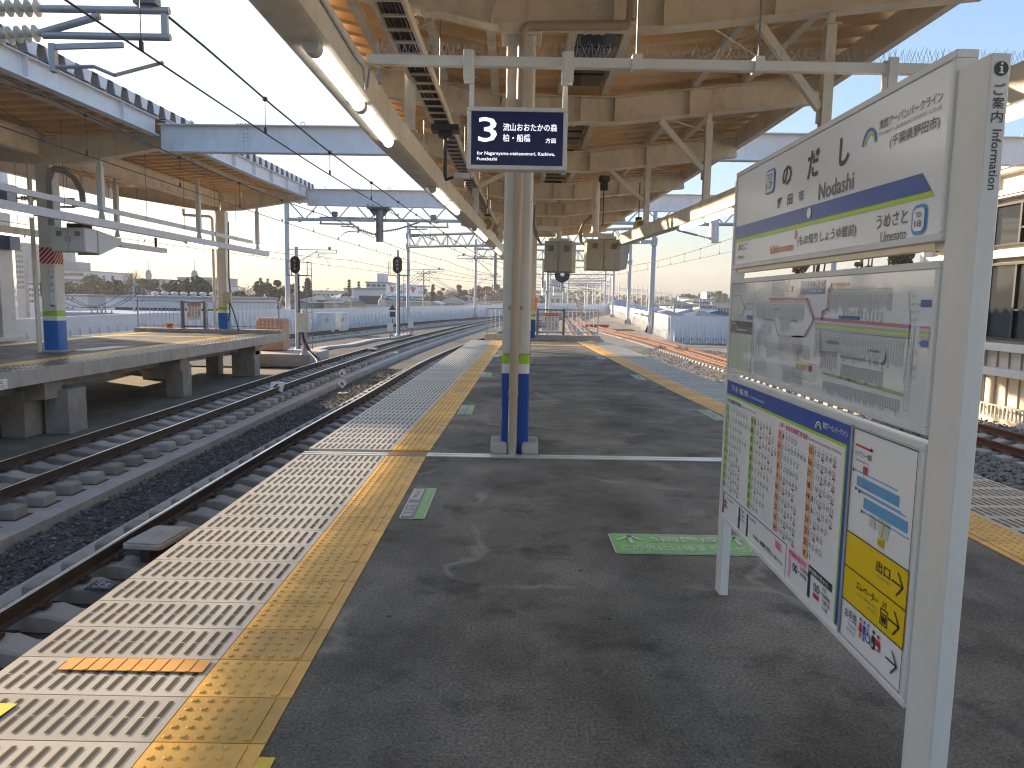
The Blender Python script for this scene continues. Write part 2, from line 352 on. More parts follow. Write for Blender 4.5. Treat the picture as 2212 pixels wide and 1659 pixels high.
def vary(m, amount, rows=False):
    n = m.node_tree; L = n.links.new; b = n.nodes['Principled BSDF']; src = b.inputs['Base Color'].links[0].from_socket
    wn = n.nodes.new('ShaderNodeTexWhiteNoise'); wn.noise_dimensions = '1D'
    if rows:
        tc = n.nodes.new('ShaderNodeTexCoord'); sp = n.nodes.new('ShaderNodeSeparateXYZ'); L(tc.outputs['Object'], sp.inputs[0])
        a = n.nodes.new('ShaderNodeMath'); a.operation = 'MULTIPLY_ADD'; a.inputs[1].default_value = 1/.304; a.inputs[2].default_value = 3/.304+.001; L(sp.outputs[1], a.inputs[0])
        f = n.nodes.new('ShaderNodeMath'); f.operation = 'FLOOR'; L(a.outputs[0], f.inputs[0]); L(f.outputs[0], wn.inputs['W'])
    else:
        oi = n.nodes.new('ShaderNodeObjectInfo'); L(oi.outputs['Random'], wn.inputs['W'])
    mr = n.nodes.new('ShaderNodeMapRange'); mr.inputs[3].default_value = 1-amount; mr.inputs[4].default_value = 1+amount; L(wn.outputs[0], mr.inputs[0])
    vm = n.nodes.new('ShaderNodeVectorMath'); vm.operation = 'SCALE'; L(src, vm.inputs[0]); L(mr.outputs[0], vm.inputs['Scale']); L(vm.outputs[0], b.inputs['Base Color'])
vary(M['slab'], .10, True); vary(M['yellow'], .16, True); vary(M['sleeper'], .28)

# ------------------------------------------------------------------ lettering
_GL = {}
_fc = bpy.data.curves.new('lettering', 'FONT'); _fc.resolution_u = 2; _fo = bpy.data.objects.new('lettering', _fc)
def glyphs(t, bold=0.):
    k = (t, bold)
    if k not in _GL:
        _fc.body = t; _fc.offset = bold
        me = bpy.data.meshes.new_from_object(_fo)
        v = np.array([x.co[:] for x in me.vertices]).reshape(-1, 3); f = [tuple(p.vertices) for p in me.polygons]
        bpy.data.meshes.remove(me); _GL[k] = (v, f)
    return _GL[k]
class Face:
    def __init__(s, o, u, v, n): s.o, s.u, s.v, s.n = Vector(o), Vector(u), Vector(v), Vector(n)
    def p(s, x, y, d=0.): return s.o+s.u*x+s.v*y+s.n*d
def put(mb, t, F, x0, y0, x1, y1, bold=0., d=.003, keep=False, center=False):
    v, f = glyphs(t, bold)
    if not len(v): return
    lo, hi = v.min(0), v.max(0); sx = (x1-x0)/max(1e-6, hi[0]-lo[0]); sy = (y1-y0)/max(1e-6, hi[1]-lo[1])
    ox = x0
    if keep:
        s_ = min(abs(sx), abs(sy)); sx = sy = s_
        if center: ox = x0+((x1-x0)-(hi[0]-lo[0])*s_)/2
    mb.add([F.p(ox+(a-lo[0])*sx, y0+(b-lo[1])*sy, d) for a, b, _ in v], f)
def vput(mb, t, F, xc, ytop, size, bold=0., d=.003, wd=None, pitch=1.12):
    for i, ch in enumerate(t):
        s_ = size; y = ytop-(i+1)*size*pitch
        if ch in '、。': put(mb, ch, F, xc+s_*.15, y+s_*.55, xc+s_*.4, y+s_*.85, bold, d)
        elif ch == 'ー': mb.add([F.p(a, b, d) for a, b in ((xc-s_*.06, y+s_*.05), (xc+s_*.06, y+s_*.05), (xc+s_*.06, y+s_*.95), (xc-s_*.06, y+s_*.95))], [(0, 1, 2, 3)])
        else: put(mb, ch, F, xc-(wd or s_)*.48, y+s_*.02, xc+(wd or s_)*.48, y+s_*.98, bold, d)
def rect(mb, F, x0, y0, x1, y1, d=.0015): mb.add([F.p(x0, y0, d), F.p(x1, y0, d), F.p(x1, y1, d), F.p(x0, y1, d)], [(0, 1, 2, 3)])
def poly(mb, F, pts, d=.0015): mb.add([F.p(x, y, d) for x, y in pts], [tuple(range(len(pts)))])
def rrect_pts(x0, y0, x1, y1, r, n=4):
    out = []
    for cx, cy, a in ((x1-r, y1-r, 0), (x0+r, y1-r, 90), (x0+r, y0+r, 180), (x1-r, y0+r, 270)):
        for i in range(n+1):
            t = rad(a+90*i/n); out.append((cx+r*math.cos(t), cy+r*math.sin(t)))
    return out
def rrect(mb, F, x0, y0, x1, y1, r, d=.0015): poly(mb, F, rrect_pts(x0, y0, x1, y1, r), d)
def disc(mb, F, cx, cy, r, d=.0015, n=20, ry=None): poly(mb, F, [(cx+r*math.cos(2*math.pi*i/n), cy+(ry or r)*math.sin(2*math.pi*i/n)) for i in range(n)], d)
def line(mb, F, pts, wd, d=.0015):
    for (ax, ay), (bx, by) in zip(pts[:-1], pts[1:]):
        L_ = math.hypot(bx-ax, by-ay)
        if L_ < 1e-6: continue
        nx, ny = -(by-ay)/L_*wd/2, (bx-ax)/L_*wd/2; ex, ey = (bx-ax)/L_*wd*.3, (by-ay)/L_*wd*.3
        poly(mb, F, [(ax-nx-ex, ay-ny-ey), (bx-nx+ex, by-ny+ey), (bx+nx+ex, by+ny+ey), (ax+nx-ex, ay+ny-ey)], d)
def outline(mb, F, x0, y0, x1, y1, wd, d=.0015): line(mb, F, [(x0, y0), (x1, y0), (x1, y1), (x0, y1), (x0, y0)], wd, d)
def arc(mb, F, cx, cy, r0, r1, a0, a1, d=.0015, n=14, ky=1.):
    o_ = [(cx+r1*math.cos(rad(a0+(a1-a0)*i/n)), cy+ky*r1*math.sin(rad(a0+(a1-a0)*i/n))) for i in range(n+1)]
    i_ = [(cx+r0*math.cos(rad(a0+(a1-a0)*i/n)), cy+ky*r0*math.sin(rad(a0+(a1-a0)*i/n))) for i in range(n+1)]
    for k in range(n): poly(mb, F, [i_[k], o_[k], o_[k+1], i_[k+1]], d)

def interp(pts, y):
    for (x0, y0), (x1, y1) in zip(pts[:-1], pts[1:]):
        if y <= y1: return x0+(x1-x0)*(y-y0)/(y1-y0)
    return pts[-1][0]
def smooth_path(pts, step=1.):
    pts = [Vector((p[0], p[1], 0)) for p in pts]; out = []
    for i in range(len(pts)-1):
        p0, p1, p2, p3 = pts[max(i-1, 0)], pts[i], pts[i+1], pts[min(i+2, len(pts)-1)]
        n = max(1, int((p2-p1).length/step))
        for k in range(n):
            t = k/n
            out.append(.5*((2*p1)+(p2-p0)*t+(2*p0-5*p1+4*p2-p3)*t*t+(-p0+3*p1-3*p2+p3)*t**3))
    out.append(pts[-1]); return out

# ================================================================== SETTING
MB().add([(-1500, -300, -9), (1500, -300, -9), (1500, 2500, -9), (-1500, 2500, -9)], [(0, 1, 2, 3)]).build('ground', M['ground'], smooth=False)
tag(bpy.data.objects['ground'], 'town ground far below the raised railway', kind='structure')
# viaduct deck: one long slab that follows the bend of the line
lf = smooth_path([(-20.6, -20), (-20.8, 20), (-21.1, 40), (-19.4, 55), (-18.0, 62), (-12.9, 87), (-6.8, 119), (1, 160), (10, 215), (24, 262)], 6)
rt = smooth_path([(13.4, -20), (13.4, 20), (17, 40), (17, 52), (13.6, 64), (14.2, 78), (17.6, 110), (21.5, 150), (25.5, 200), (38, 262)], 6)
n = min(len(lf), len(rt))
lf2 = [lf[int(i*(len(lf)-1)/(n-1))] for i in range(n)]; rt2 = [rt[int(i*(len(rt)-1)/(n-1))] for i in range(n)]
vs = []; fs = []
for a, b in zip(lf2, rt2): vs += [(a.x, a.y, -1.56), (b.x, b.y, -1.56), (b.x, b.y, -2.6), (a.x, a.y, -2.6)]
for i in range(n-1):
    for j in range(4): fs.append((i*4+j, i*4+(j+1) % 4, (i+1)*4+(j+1) % 4, (i+1)*4+j))
mb = MB(); mb.add(vs, fs); tag(mb.build('viaduct_deck', M['deckconc'], smooth=False), 'raised concrete railway deck carrying the tracks', kind='structure')

# ---------------------------------------------------------------- ballast
def band(name, L_, R_, z, m, label):
    n = 40; vs = []; fs = []
    for i in range(n+1):
        y = L_[0][1]+(L_[-1][1]-L_[0][1])*i/n
        a, b = interp(L_, y), interp(R_, y); vs += [(a, y, z-.05), (a+.12, y, z), (b-.12, y, z), (b, y, z-.05)]
    for i in range(n):
        for j in range(3): fs.append((i*4+j, i*4+j+1, i*4+j+5, i*4+j+4))
    return tag(MB().add(vs, fs).build(name, m, smooth=False), label, kind='structure')
BL = ([(-6.05, -6), (-6.05, 14), (-5.9, 25), (-5.2, 45), (-2, 85), (6, 130)], [(-4.75, -6), (-4.75, 14), (-4.6, 22), (-3.9, 40), (-.4, 75), (8, 130)])
band('ballast_strip', *BL, -1.47, M['bal_l'], 'dark bluish ballast strip between two tracks')
BR = ([(2.0, -6), (2.0, 30), (1.5, 42), (1.2, 55), (2.5, 75), (7, 110)], [(12.5, -6), (12.3, 20), (12.6, 40), (12.2, 52), (12.6, 66), (14, 90), (15, 110)])
band('ballast', *BR, -1.29, M['bal_r'], 'grey ballast bed round the rusty track')
BM = ([(-20, 32), (-20.5, 42), (-17.5, 60), (-12.3, 87), (-6.5, 115)], [(-9.0, 32), (-8.8, 40), (-6.8, 60), (-3.6, 87), (0, 115)])
band('gravel_bed', *BM, -1.50, M['bal_l'], 'bluish gravel beyond the end of the opposite platform')
def stones(name, n, fx, z, sz, mats, label):
    o8 = np.array([(1, 0, 0), (-1, 0, 0), (0, 1, 0), (0, -1, 0), (0, 0, 1), (0, 0, -1)], float)
    f8 = [(0, 2, 4), (2, 1, 4), (1, 3, 4), (3, 0, 4), (2, 0, 5), (1, 2, 5), (3, 1, 5), (0, 3, 5)]
    mb = MB(); V = []; F = []; MI = []
    for k in range(n):
        x, y = fx(); s = sz*random.uniform(.55, 1.25)
        p = o8*np.random.uniform(.55, 1.15, (6, 1))*np.array([s, s*random.uniform(.6, 1), s*random.uniform(.45, .8)])
        a, b = random.uniform(0, 6.28), random.uniform(-.5, .5); c, d = math.cos(a), math.sin(a)
        p = p @ np.array([[c, d, 0], [-d, c, 0], [0, 0, 1]]) @ np.array([[1, 0, 0], [0, math.cos(b), math.sin(b)], [0, -math.sin(b), math.cos(b)]])
        i0 = len(V); V += (p+np.array([x, y, z+random.uniform(-.01, .018)])).tolist(); F += [tuple(i+i0 for i in f) for f in f8]; MI += [random.choices((0, 1, 2), (5, 2, 3))[0]]*8
    mb.v, mb.f, mb.m = V, F, MI
    return tag(mb.build(name, mats, smooth=False), label, kind='stuff')
def fxr():
    while 1:
        y = 4.5+random.random()**1.6*40; a, b = interp(BR[0], y), interp(BR[1], y); x = random.uniform(max(a, 4.2), b)
        if not (9.55-(y-15)*.02 < x < 9.85-(y-15)*.02 or 10.6-(y-15)*.02 < x < 10.9-(y-15)*.02): return x, y
stones('ballast_stones', 15000, fxr, -1.275, .05, [M['stone1'], M['stone2'], M['stone3']], 'loose grey ballast stones round the rusty track')
def fxl():
    y = 5.5+random.random()**1.5*26; return random.uniform(interp(BL[0], y)+.05, interp(BL[1], y)-.05), y
stones('dark_ballast_stones', 7000, fxl, -1.455, .035, [M['stone3'], M['stone1'], M['stone3']], 'loose dark ballast stones between two tracks')

# ---------------------------------------------------------------- platform we stand on
def platform_x(Y): return interp([(-2.14, -30), (-2.14, 7.4), (-1.68, 26), (-1.58, 30.2)], Y)
def platform_r(Y): return interp([(4.50, -30), (4.50, 6.5), (4.20, 13), (3.87, 26.4), (3.78, 30.2)], Y)
def ring(fx0, fx1, ys, z):  # strip following the edges
    vs = []; fs = []
    for y in ys: vs += [(fx0(y), y, z), (fx1(y), y, z)]
    for i in range(len(ys)-1): fs.append((2*i, 2*i+1, 2*i+3, 2*i+2))
    return vs, fs
YS = [-8, 0, 3, 6.5, 7.4, 10, 13, 18, 22, 26, 26.4, 29.6]
mb = MB(); vs = []; fs = []
for y in YS:
    a, b = platform_x(y)+1.27, platform_r(y)-1.27
    vs += [(a, y, 0), (b, y, 0), (b, y, -.34), (a, y, -.34)]
for i in range(len(YS)-1):
    for j in range(4): fs.append((4*i+j, 4*i+4+j, 4*i+4+(j+1) % 4, 4*i+(j+1) % 4))
fs += [(0, 1, 2, 3), tuple(range(len(vs)-1, len(vs)-5, -1))]
mb.add(vs, fs)
plat = mb.build('platform', M['asphalt'], smooth=False, loc=(0, 0, 0)); tag(plat, 'dark asphalt island platform with tiled edges', kind='structure')
mb = MB(); mb.box(-1.0, 3.3, -8, 29, -1.56, -.34); mb.build('platform_wall', M['concrete'], plat, smooth=False)
ROW = .304
rows = [(-3.0+ROW*i) for i in range(int((29.2+3.0)/ROW))]
def edge_strip(fx, sgn, name):
    sl, ye, st, bu = MB(), MB(), MB(), MB()
    for i, y0 in enumerate(rows):
        y1 = y0+ROW-.006
        if 7.28 < y0+.15 < 7.52: continue
        a0, a1 = fx(y0), fx(y1); g = .003
        o0, o1 = a0, a1; m0, m1 = a0+sgn*.875, a1+sgn*.875; i0, i1 = a0+sgn*1.28, a1+sgn*1.28
        def slab(mbx, xa0, xa1, xb0, xb1, z0, z1):
            p = [(xa0, y0, z0), (xb0, y0, z0), (xb1, y1, z0), (xa1, y1, z0), (xa0, y0, z1), (xb0, y0, z1), (xb1, y1, z1), (xa1, y1, z1)]
            if sgn < 0: p = [p[1], p[0], p[3], p[2], p[5], p[4], p[7], p[6]]
            mbx.hexa(p)
        slab(sl, o0, o1, m0-sgn*g, m1-sgn*g, -.3, .004)
        slab(ye, m0+sgn*g, m1+sgn*g, i0, i1, -.05, .006)
        zs = .0075
        near = y0 < 13
        for k in range(14):
            xc = .055+k*.0592
            lines = ((-.0063, .0049), (0, .0049), (.0063, .0049)) if near else ((0, .0155),)
            for dx, wd in lines:
                segs = ((.035, .142), (.150, .262)) if near else ((.035, .262),)
                for s0, s1 in segs:
                    xa, xb = fx(y0+s0)+sgn*(xc+dx), fx(y0+s1)+sgn*(xc+dx)
                    st.add([(xa-wd/2, y0+s0, zs), (xa+wd/2, y0+s0, zs), (xb+wd/2, y0+s1, zs), (xb-wd/2, y0+s1, zs)], [(0, 1, 2, 3)])
        nb = 8 if y0 < 8 else 5
        for r in range(5):
            yy = y0+.032+r*.06
            for k in range(5): bu.lathe((fx(yy)+sgn*(.875+.035+k*.06), yy, .006), [(.0145, 0), (.0105, .0055)], nb)
        xa, xb = fx(y0+.012)+sgn*(.875+.335), fx(y0+ROW-.018)+sgn*(.875+.335)
        bu.prism([(xa-.014, y0+.012), (xa+.014, y0+.012), (xb+.014, y0+ROW-.018), (xb-.014, y0+ROW-.018)], .006, .0112)
    s_ = sl.build('edge_slabs', M['slab'], plat, smooth=False); st.build('drain_slots', M['slot'], s_, smooth=False)
    y_ = ye.build('tactile_paving', M['yellow'], plat, smooth=False); bu.build('tactile_bumps', M['yellow'], y_, smooth=False)
edge_strip(platform_x, 1, 'left'); edge_strip(platform_r, -1, 'right')
mb = MB(); bu = MB()
x = -.40
while x < 2.58:
    mb.box(x+.003, x+.297, 26.15, 26.55, -.03, .010)
    for r in range(5):
        for k in range(5): bu.lathe((x+.035+k*.058, 26.2+r*.07, .010), [(.0125, 0), (.0085, .005)], 5)
    x += .3
t_ = mb.build('cross_tactile_paving', M['yellow'], plat, smooth=False); bu.build('tactile_bumps', M['yellow'], t_, smooth=False)
mb = MB()
for (xa, xb, ma) in ((-2.13, -1.26, 0), (-.86, 3.22, 0), (3.62, 4.48, 0)):
    for y0, y1, z in ((7.335, 7.378, .0095), (7.386, 7.416, .004), (7.424, 7.470, .0095)): mb.box(xa, xb, y0+.03*(xa+2)/4.5, y1+.03*(xb+2)/4.5, -.02, z)
mb.build('expansion_joint', mat('brushed_strip', (.62, .62, .62), .3, .5, dirt=.3, dcol=(.3, .3, .3)), plat, smooth=False)
mb = MB(); mb.box(-1.26, -.86, 7.34, 7.52, -.03, .0085); mb.box(3.22, 3.62, 7.37, 7.55, -.03, .0085); mb.build('joint_cover', mat('joint_brown', (.27, .14, .06), .5, var=.2), plat, smooth=False)

# kerb and railing at the platform end
def railing(name, label, cat, pts_segments, zb, zt, gate=None, kerb=None, signx=None):
    root = thing(name, label, cat, (pts_segments[0][0][0], pts_segments[0][0][1], zb))
    if kerb: mb = MB(); mb.box(*kerb); mb.build('concrete_kerb', M['kerb'], root, bevel=.01)
    rl, br = MB(), MB()
    for p, q in pts_segments:
        p, q = Vector((*p, 0)), Vector((*q, 0)); L_ = (q-p).length; d = (q-p)/L_
        for z in (zt, zb+.12): rl.bar(p+Vector((0, 0, z)), q+Vector((0, 0, z)), .045, .035)
        for e in (p, q): rl.bar(e+Vector((0, 0, zb)), e+Vector((0, 0, zt)), .045, .045)
        nb = max(2, int(L_/.16))
        for i in range(1, nb): e = p+d*L_*i/nb; br.tube(e+Vector((0, 0, zb+.12)), e+Vector((0, 0, zt)), .011, 6)
    rl.build('rail_frame', M['galv'], root); br.build('balusters', M['galv'], root)
    return root
def gate(root, x0, x1, y, zb, zt, m):
    mb = MB()
    for x in (x0, x1): mb.box(x-.05, x+.05, y-.05, y+.05, zb, zt+.06)
    for z in (zb+.1, zt): mb.bar((x0, y, z), (x1, y, z), .05, .06)
    g = mb.build('gate', m, root)
    br = MB(); nb = 5
    for i in range(1, nb): x = x0+(x1-x0)*i/nb; br.tube((x, y, zb+.1), (x, y, zt), .011, 6)
    br.build('gate_bars', M['galv'], g)
def warning_sign(name, label, x0, x1, y, z0, z1):
    root = thing(name, label, 'sign', ((x0+x1)/2, y, z0))
    mb = MB(); mb.box(x0, x1, y-.012, y, z0, z1); mb.build('panel', M['signwhite'], root)
    F = Face((x0, y-.012, z0), (1, 0, 0), (0, 0, 1), (0, -1, 0)); W_, H_ = x1-x0, z1-z0
    r = MB(); rect(r, F, .02*W_, .84*H_, .98*W_, .98*H_, .003); hd = r.build('red_header', M['red'], root, smooth=False)
    t = MB(); put(t, '線路内立入禁止', F, .24*W_, .875*H_, .92*W_, .955*H_, .02, .006); outline(t, F, .06*W_, .86*H_, .19*W_, .96*H_, .02*W_, .006); line(t, F, [(.08*W_, .94*H_), (.17*W_, .88*H_)], .02*W_, .006)
    t.build('header_lettering', M['signwhite'], hd, smooth=False)
    t = MB()
    for k, s in enumerate(('ホームから線路内に', 'おりたり、歩くことは', 'きけんですからかたく', 'お断わりいたします。')):
        vput(t, s, F, W_*(.86-.21*k), .82*H_, .062*H_, .012, .004, wd=.13*W_)
    vput(t, '東武鉄道', F, W_*.10, .46*H_, .062*H_, .012, .004, wd=.13*W_)
    t.build('lettering', M['ink'], root, smooth=False)
rr = railing('platform_end_railing', 'grey metal railing with gate on kerb at our platform end', 'railing', [((-1.05, 29.62), (.5, 29.66)), ((2.05, 29.75), (3.42, 29.8))], .22, 1.24, kerb=(-1.15, 3.5, 29.5, 29.85, 0, .22))
gate(rr, .98, 2.03, 29.72, .22, 1.22, M['galvdark'])
warning_sign('warning_sign', 'white red-headed warning sign on our platform end gate', 1.17, 1.84, 29.64, .33, 1.11)

# floor stickers and tapes
def boarding_sticker(x0, x1, y0, y1, label, near, flip):
    root = thing('floor_sticker', label, 'floor sticker', ((x0+x1)/2, (y0+y1)/2, 0), 'boarding position stickers on the asphalt')
    if not flip: F = Face((x1, y0, .002), (0, 1, 0), (-1, 0, 0), (0, 0, 1))
    else: F = Face((x0, y1, .002), (0, -1, 0), (1, 0, 0), (0, 0, 1))
    L_, W_ = y1-y0, x1-x0
    b = MB(); rrect(b, F, 0, 0, L_, W_, .03, .002); b.build('sticker_sheet', M['stwhite'], root, smooth=False)
    b = MB(); rrect(b, F, .015, .42*W_, L_-.015, W_-.012, .02, .005); b.build('grey_field', M['stgrey'], root, smooth=False)
    b = MB(); rrect(b, F, .015, .012, L_-.015, .40*W_, .02, .005); b.build('green_field', M['stgreen'], root, smooth=False)
    b = MB(); rect(b, F, .56*L_, .52*W_, .93*L_, .92*W_, .008); put(b, '乗車位置', F, .04*L_, .50*W_, .46*L_, .93*W_, .015, .008)
    put(b, '整列乗車', F, .30*L_, .14*W_, .68*L_, .34*W_, .0, .008)
    b.build('lettering', M['stwhite'], root, smooth=False)
    if near:
        b = MB(); put(b, '優先席', F, .60*L_, .60*W_, .88*L_, .86*W_, .0, .011); b.build('small_lettering', M['stgrey'], root, smooth=False)
boarding_sticker(-.81, -.62, 5.21, 6.09, 'green and grey boarding sticker nearest to the viewer', True, False)
boarding_sticker(-.755, -.555, 10.09, 11.05, 'boarding sticker left of the blue column, beyond the metal joint', True, False)
boarding_sticker(-.66, -.44, 15.12, 16.1, 'third boarding sticker along the left yellow line', False, False)
boarding_sticker(-.58, -.38, 20.3, 21.3, 'farthest boarding sticker along the left yellow line', False, False)
boarding_sticker(2.79, 2.98, 9.96, 10.95, 'boarding sticker by the right yellow line, beside the sign board', True, True)
boarding_sticker(2.60, 2.80, 15.06, 16.2, 'boarding sticker in the middle of the right yellow line', False, True)
boarding_sticker(2.42, 2.62, 20.4, 21.4, 'farthest boarding sticker along the right yellow line', False, True)
root = thing('stop_notice', 'green floor notice with white arrows under the sign board', 'floor sticker', (1.18, 4.74, 0))
F = Face((.68, 4.54, .002), (1, 0, 0), (0, 1, 0), (0, 0, 1))
b = MB(); rrect(b, F, 0, 0, 1.0, .41, .03, .002); b.build('border', M['stwhite'], root, smooth=False)
b = MB(); rrect(b, F, .012, .012, .988, .398, .02, .005); b.build('green_field', M['stgreen'], root, smooth=False)
b = MB()
for ax in (.135, .855):
    line(b, F, [(ax, .20), (ax, .345)], .026, .009); line(b, F, [(ax-.085, .255), (ax, .345), (ax+.085, .255)], .026, .009)
put(b, '5両編成', F, .27, .225, .735, .345, .02, .009); put(b, 'この先には停まりません', F, .05, .05, .95, .165, .015, .009)
b.build('lettering', M['stwhite'], root, smooth=False)
mb = MB(); mb.box(-1.905, -1.29, 2.955, 3.06, .009, .0125)
for i in range(9): mb.box(-1.86+i*.062, -1.845+i*.062, 2.957, 3.058, .0125, .0145)
tag(mb.build('floor_tape', M['tapeorange'], smooth=False), 'orange tape strip stuck across the slotted edge slabs', 'tape')
mb = MB(); mb.prism([(-2.02, 2.585), (-1.905, 2.585), (-1.895, 2.69), (-2.02, 2.69)], .009, .012)
tag(mb.build('floor_tape', M['tape'], smooth=False), 'bright yellow tape square on the edge slabs', 'tape')
mb = MB(); mb.prism([(-.872, 2.30), (-.80, 2.30), (-.80, 2.395), (-.865, 2.395)], .002, .004)
tag(mb.build('floor_tape', M['tape'], smooth=False), 'small yellow tape corner on asphalt beside the tactile tiles', 'tape')

# ---------------------------------------------------------------- tracks
PA = smooth_path([(-7.4, -3), (-7.42, 12), (-7.42, 24), (-7.2, 35), (-6.65, 47), (-5, 70), (-2.3, 98), (2, 125), (8, 152), (17, 185), (30, 222)], .6)
PB = smooth_path([(-3.65, -3), (-3.66, 12), (-3.45, 20), (-3.2, 31), (-2.45, 42), (-1.45, 52), (.9, 75), (4, 100), (8.2, 127), (14, 155), (22, 187), (35, 222)], .6)
PC = smooth_path([(-17.6, -3), (-17.4, 25), (-16.5, 38), (-15, 50), (-12.6, 67), (-9.0, 88), (-5, 105), (1, 128), (9, 155), (19, 187), (31, 226)], .6)
PD = smooth_path([(10.45, -6), (10.25, 15), (9.9, 33), (9.7, 52), (8.9, 70), (8.6, 84), (8.8, 100), (11, 127), (16, 155), (24, 187)], .6)
PE = smooth_path([(4.7, 45), (5.6, 57), (7.1, 85), (9.2, 120), (13.5, 150)], .6)
RP = [(-.06, 0), (.06, 0), (.06, .012), (.012, .03), (.012, .105), (.034, .118), (.034, .144), (-.034, .144), (-.034, .118), (-.012, .105), (-.012, .03), (-.06, .012)]
def sleeper_mesh(full, m_conc, m_dark):
    mb = MB(); st = [(-1.0, .012, .135), (-.985, .0, .14), (-.76, 0, .14), (-.74, .03, .15), (-.70, .03, .15), (-.50, .02, .15), (-.38, .01, .16), (-.22, .055, .14), (0, .065, .135), (.22, .055, .14), (.38, .01, .16), (.50, .02, .15), (.70, .03, .15), (.74, .03, .15), (.76, 0, .14), (.985, .0, .14), (1.0, .012, .135)]
    vs = []; fs = []
    for x, dz, hw in st:
        zt = -.004-dz; vs += [(x, -hw*.86, zt), (x, hw*.86, zt), (x, hw, zt-.02), (x, hw, -.17), (x, -hw, -.17), (x, -hw, zt-.02)]
    k = 6
    for i in range(len(st)-1):
        for j in range(k): fs.append((i*k+j, i*k+(j+1) % k, (i+1)*k+(j+1) % k, (i+1)*k+j))
    fs += [tuple(range(k-1, -1, -1)), tuple(range((len(st)-1)*k, len(st)*k))]
    mb.add(vs, fs); mb.cur = 1
    if full:
        mb.box(-1.05, -.6, -.19, .19, -.19, -.15); mb.box(.6, 1.05, -.19, .19, -.19, -.15)
    for s in (-1, 1):
        xr = s*.5665
        for e in (-1, 1):
            mb.box(xr+e*.10-.035, xr+e*.10+.035, -.05, .05, -.003, .03); mb.tube((xr+e*.115, 0, .03), (xr+e*.115, 0, .062), .016, 6)
    o = mb.build('sleeper', [m_conc, m_dark], smooth=False, loc=(0, 0, 0)); me = o.data; bpy.data.objects.remove(o); return me
SLM = sleeper_mesh(True, M['sleeper'], M['railside']); SLR = sleeper_mesh(False, M['concretel'], M['rust'])
def along(path, step, y0, y1):
    d = 0; nxt = 0; out = []
    for a, b in zip(path[:-1], path[1:]):
        L_ = (b-a).length
        while nxt <= d+L_:
            p = a+(b-a)*((nxt-d)/L_)
            if y0 <= p.y <= y1: out.append((p, math.atan2(b.y-a.y, b.x-a.x)-math.pi/2))
            nxt += step
        d += L_
    return out
def track(name, label, path, y0, y1, step, me, side, top, zr=-1.05, slab=None, nmax=100):
    pts = [p for p in path if y0-1 <= p.y <= y1+1]
    root = thing(name, label, 'railway track', (pts[0].x, pts[0].y, zr-.15))
    for s in (-1, 1):
        mb = MB(); q = []
        for i, p in enumerate(pts):
            d = pts[min(i+1, len(pts)-1)]-pts[max(i-1, 0)]; d.normalize(); q.append(p+Vector((d.y, -d.x, 0))*s*.5665+Vector((0, 0, zr-.147)))
        mb.sweep(q, RP); r = mb.build('rail', side, root)
        hd = MB(); hd.sweep([e+Vector((0, 0, .145)) for e in q], [(-.026, 0), (.026, 0), (.02, .0025), (-.02, .0025)]); hd.build('rail_head', top, r)
    sl = along(path, step, y0, y1)
    for i, (p, a) in enumerate(sl[:nmax]):
        o = bpy.data.objects.new('sleeper', me); COL.objects.link(o); o.parent = root
        o.location = Vector((p.x, p.y, zr-.147))-root.location; o.rotation_euler = (0, 0, a)
    rest = sl[nmax:]
    if rest:
        mb = MB()
        for p, a in rest: mb.cbox((p.x, p.y, zr-.235), 2.0, .27, .17, a)
        tag(mb.build('distant_sleepers', me.materials[0], root, smooth=False), kind='stuff')
    if slab:
        for i, (a, b, z) in enumerate(slab):
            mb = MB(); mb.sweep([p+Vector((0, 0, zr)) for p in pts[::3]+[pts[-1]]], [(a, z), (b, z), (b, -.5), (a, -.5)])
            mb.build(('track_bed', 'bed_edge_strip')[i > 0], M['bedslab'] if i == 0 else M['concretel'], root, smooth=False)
    return root
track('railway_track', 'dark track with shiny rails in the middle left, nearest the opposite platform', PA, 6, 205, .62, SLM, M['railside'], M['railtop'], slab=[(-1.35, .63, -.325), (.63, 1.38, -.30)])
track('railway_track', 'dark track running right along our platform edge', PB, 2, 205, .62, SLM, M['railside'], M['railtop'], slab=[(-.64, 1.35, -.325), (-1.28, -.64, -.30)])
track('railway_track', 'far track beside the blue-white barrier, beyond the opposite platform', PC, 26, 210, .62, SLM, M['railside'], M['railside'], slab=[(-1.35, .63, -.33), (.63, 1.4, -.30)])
track('rusty_track', 'rusty orange track on grey ballast right of our platform', PD, 6, 175, .62, SLR, M['rust'], M['rust'])
track('rusty_track', 'rusty turnout track curving behind the platform end railing', PE, 45, 148, .62, SLR, M['rust'], M['rust'], zr=-1.07)

# small trackside pieces
def plate_thing(name, label, cat, x, y, z, sx, sy, th, m, rot=0., r=.06):
    pts = rrect_pts(-sx/2, -sy/2, sx/2, sy/2, r); a, b = math.cos(rot), math.sin(rot)
    root = thing(name, label, cat, (x, y, z))
    mb = MB(); mb.prism([(x+p*a-q*b, y+p*b+q*a) for p, q in pts], z, z+th); mb.prism([(x+.9*(p*a-q*b), y+.9*(p*b+q*a)) for p, q in pts], z+th, z+th*1.35)
    mb.build('cover', m, root, bevel=.008); return root
p = gnd(342, 1155, -1.0); t = plate_thing('track_beacon', 'pale rounded track beacon beside our platform with a cross mark', 'beacon', p.x, p.y, -1.06, .44, .66, .05, M['concretel'], -.1)
mb = MB(); mb.box(p.x-.10, p.x+.10, p.y-.006, p.y+.006, -.993, -.991); mb.box(p.x-.006, p.x+.006, p.y-.13, p.y+.13, -.993, -.991); mb.build('cross_mark', M['inkgrey'], t, smooth=False)
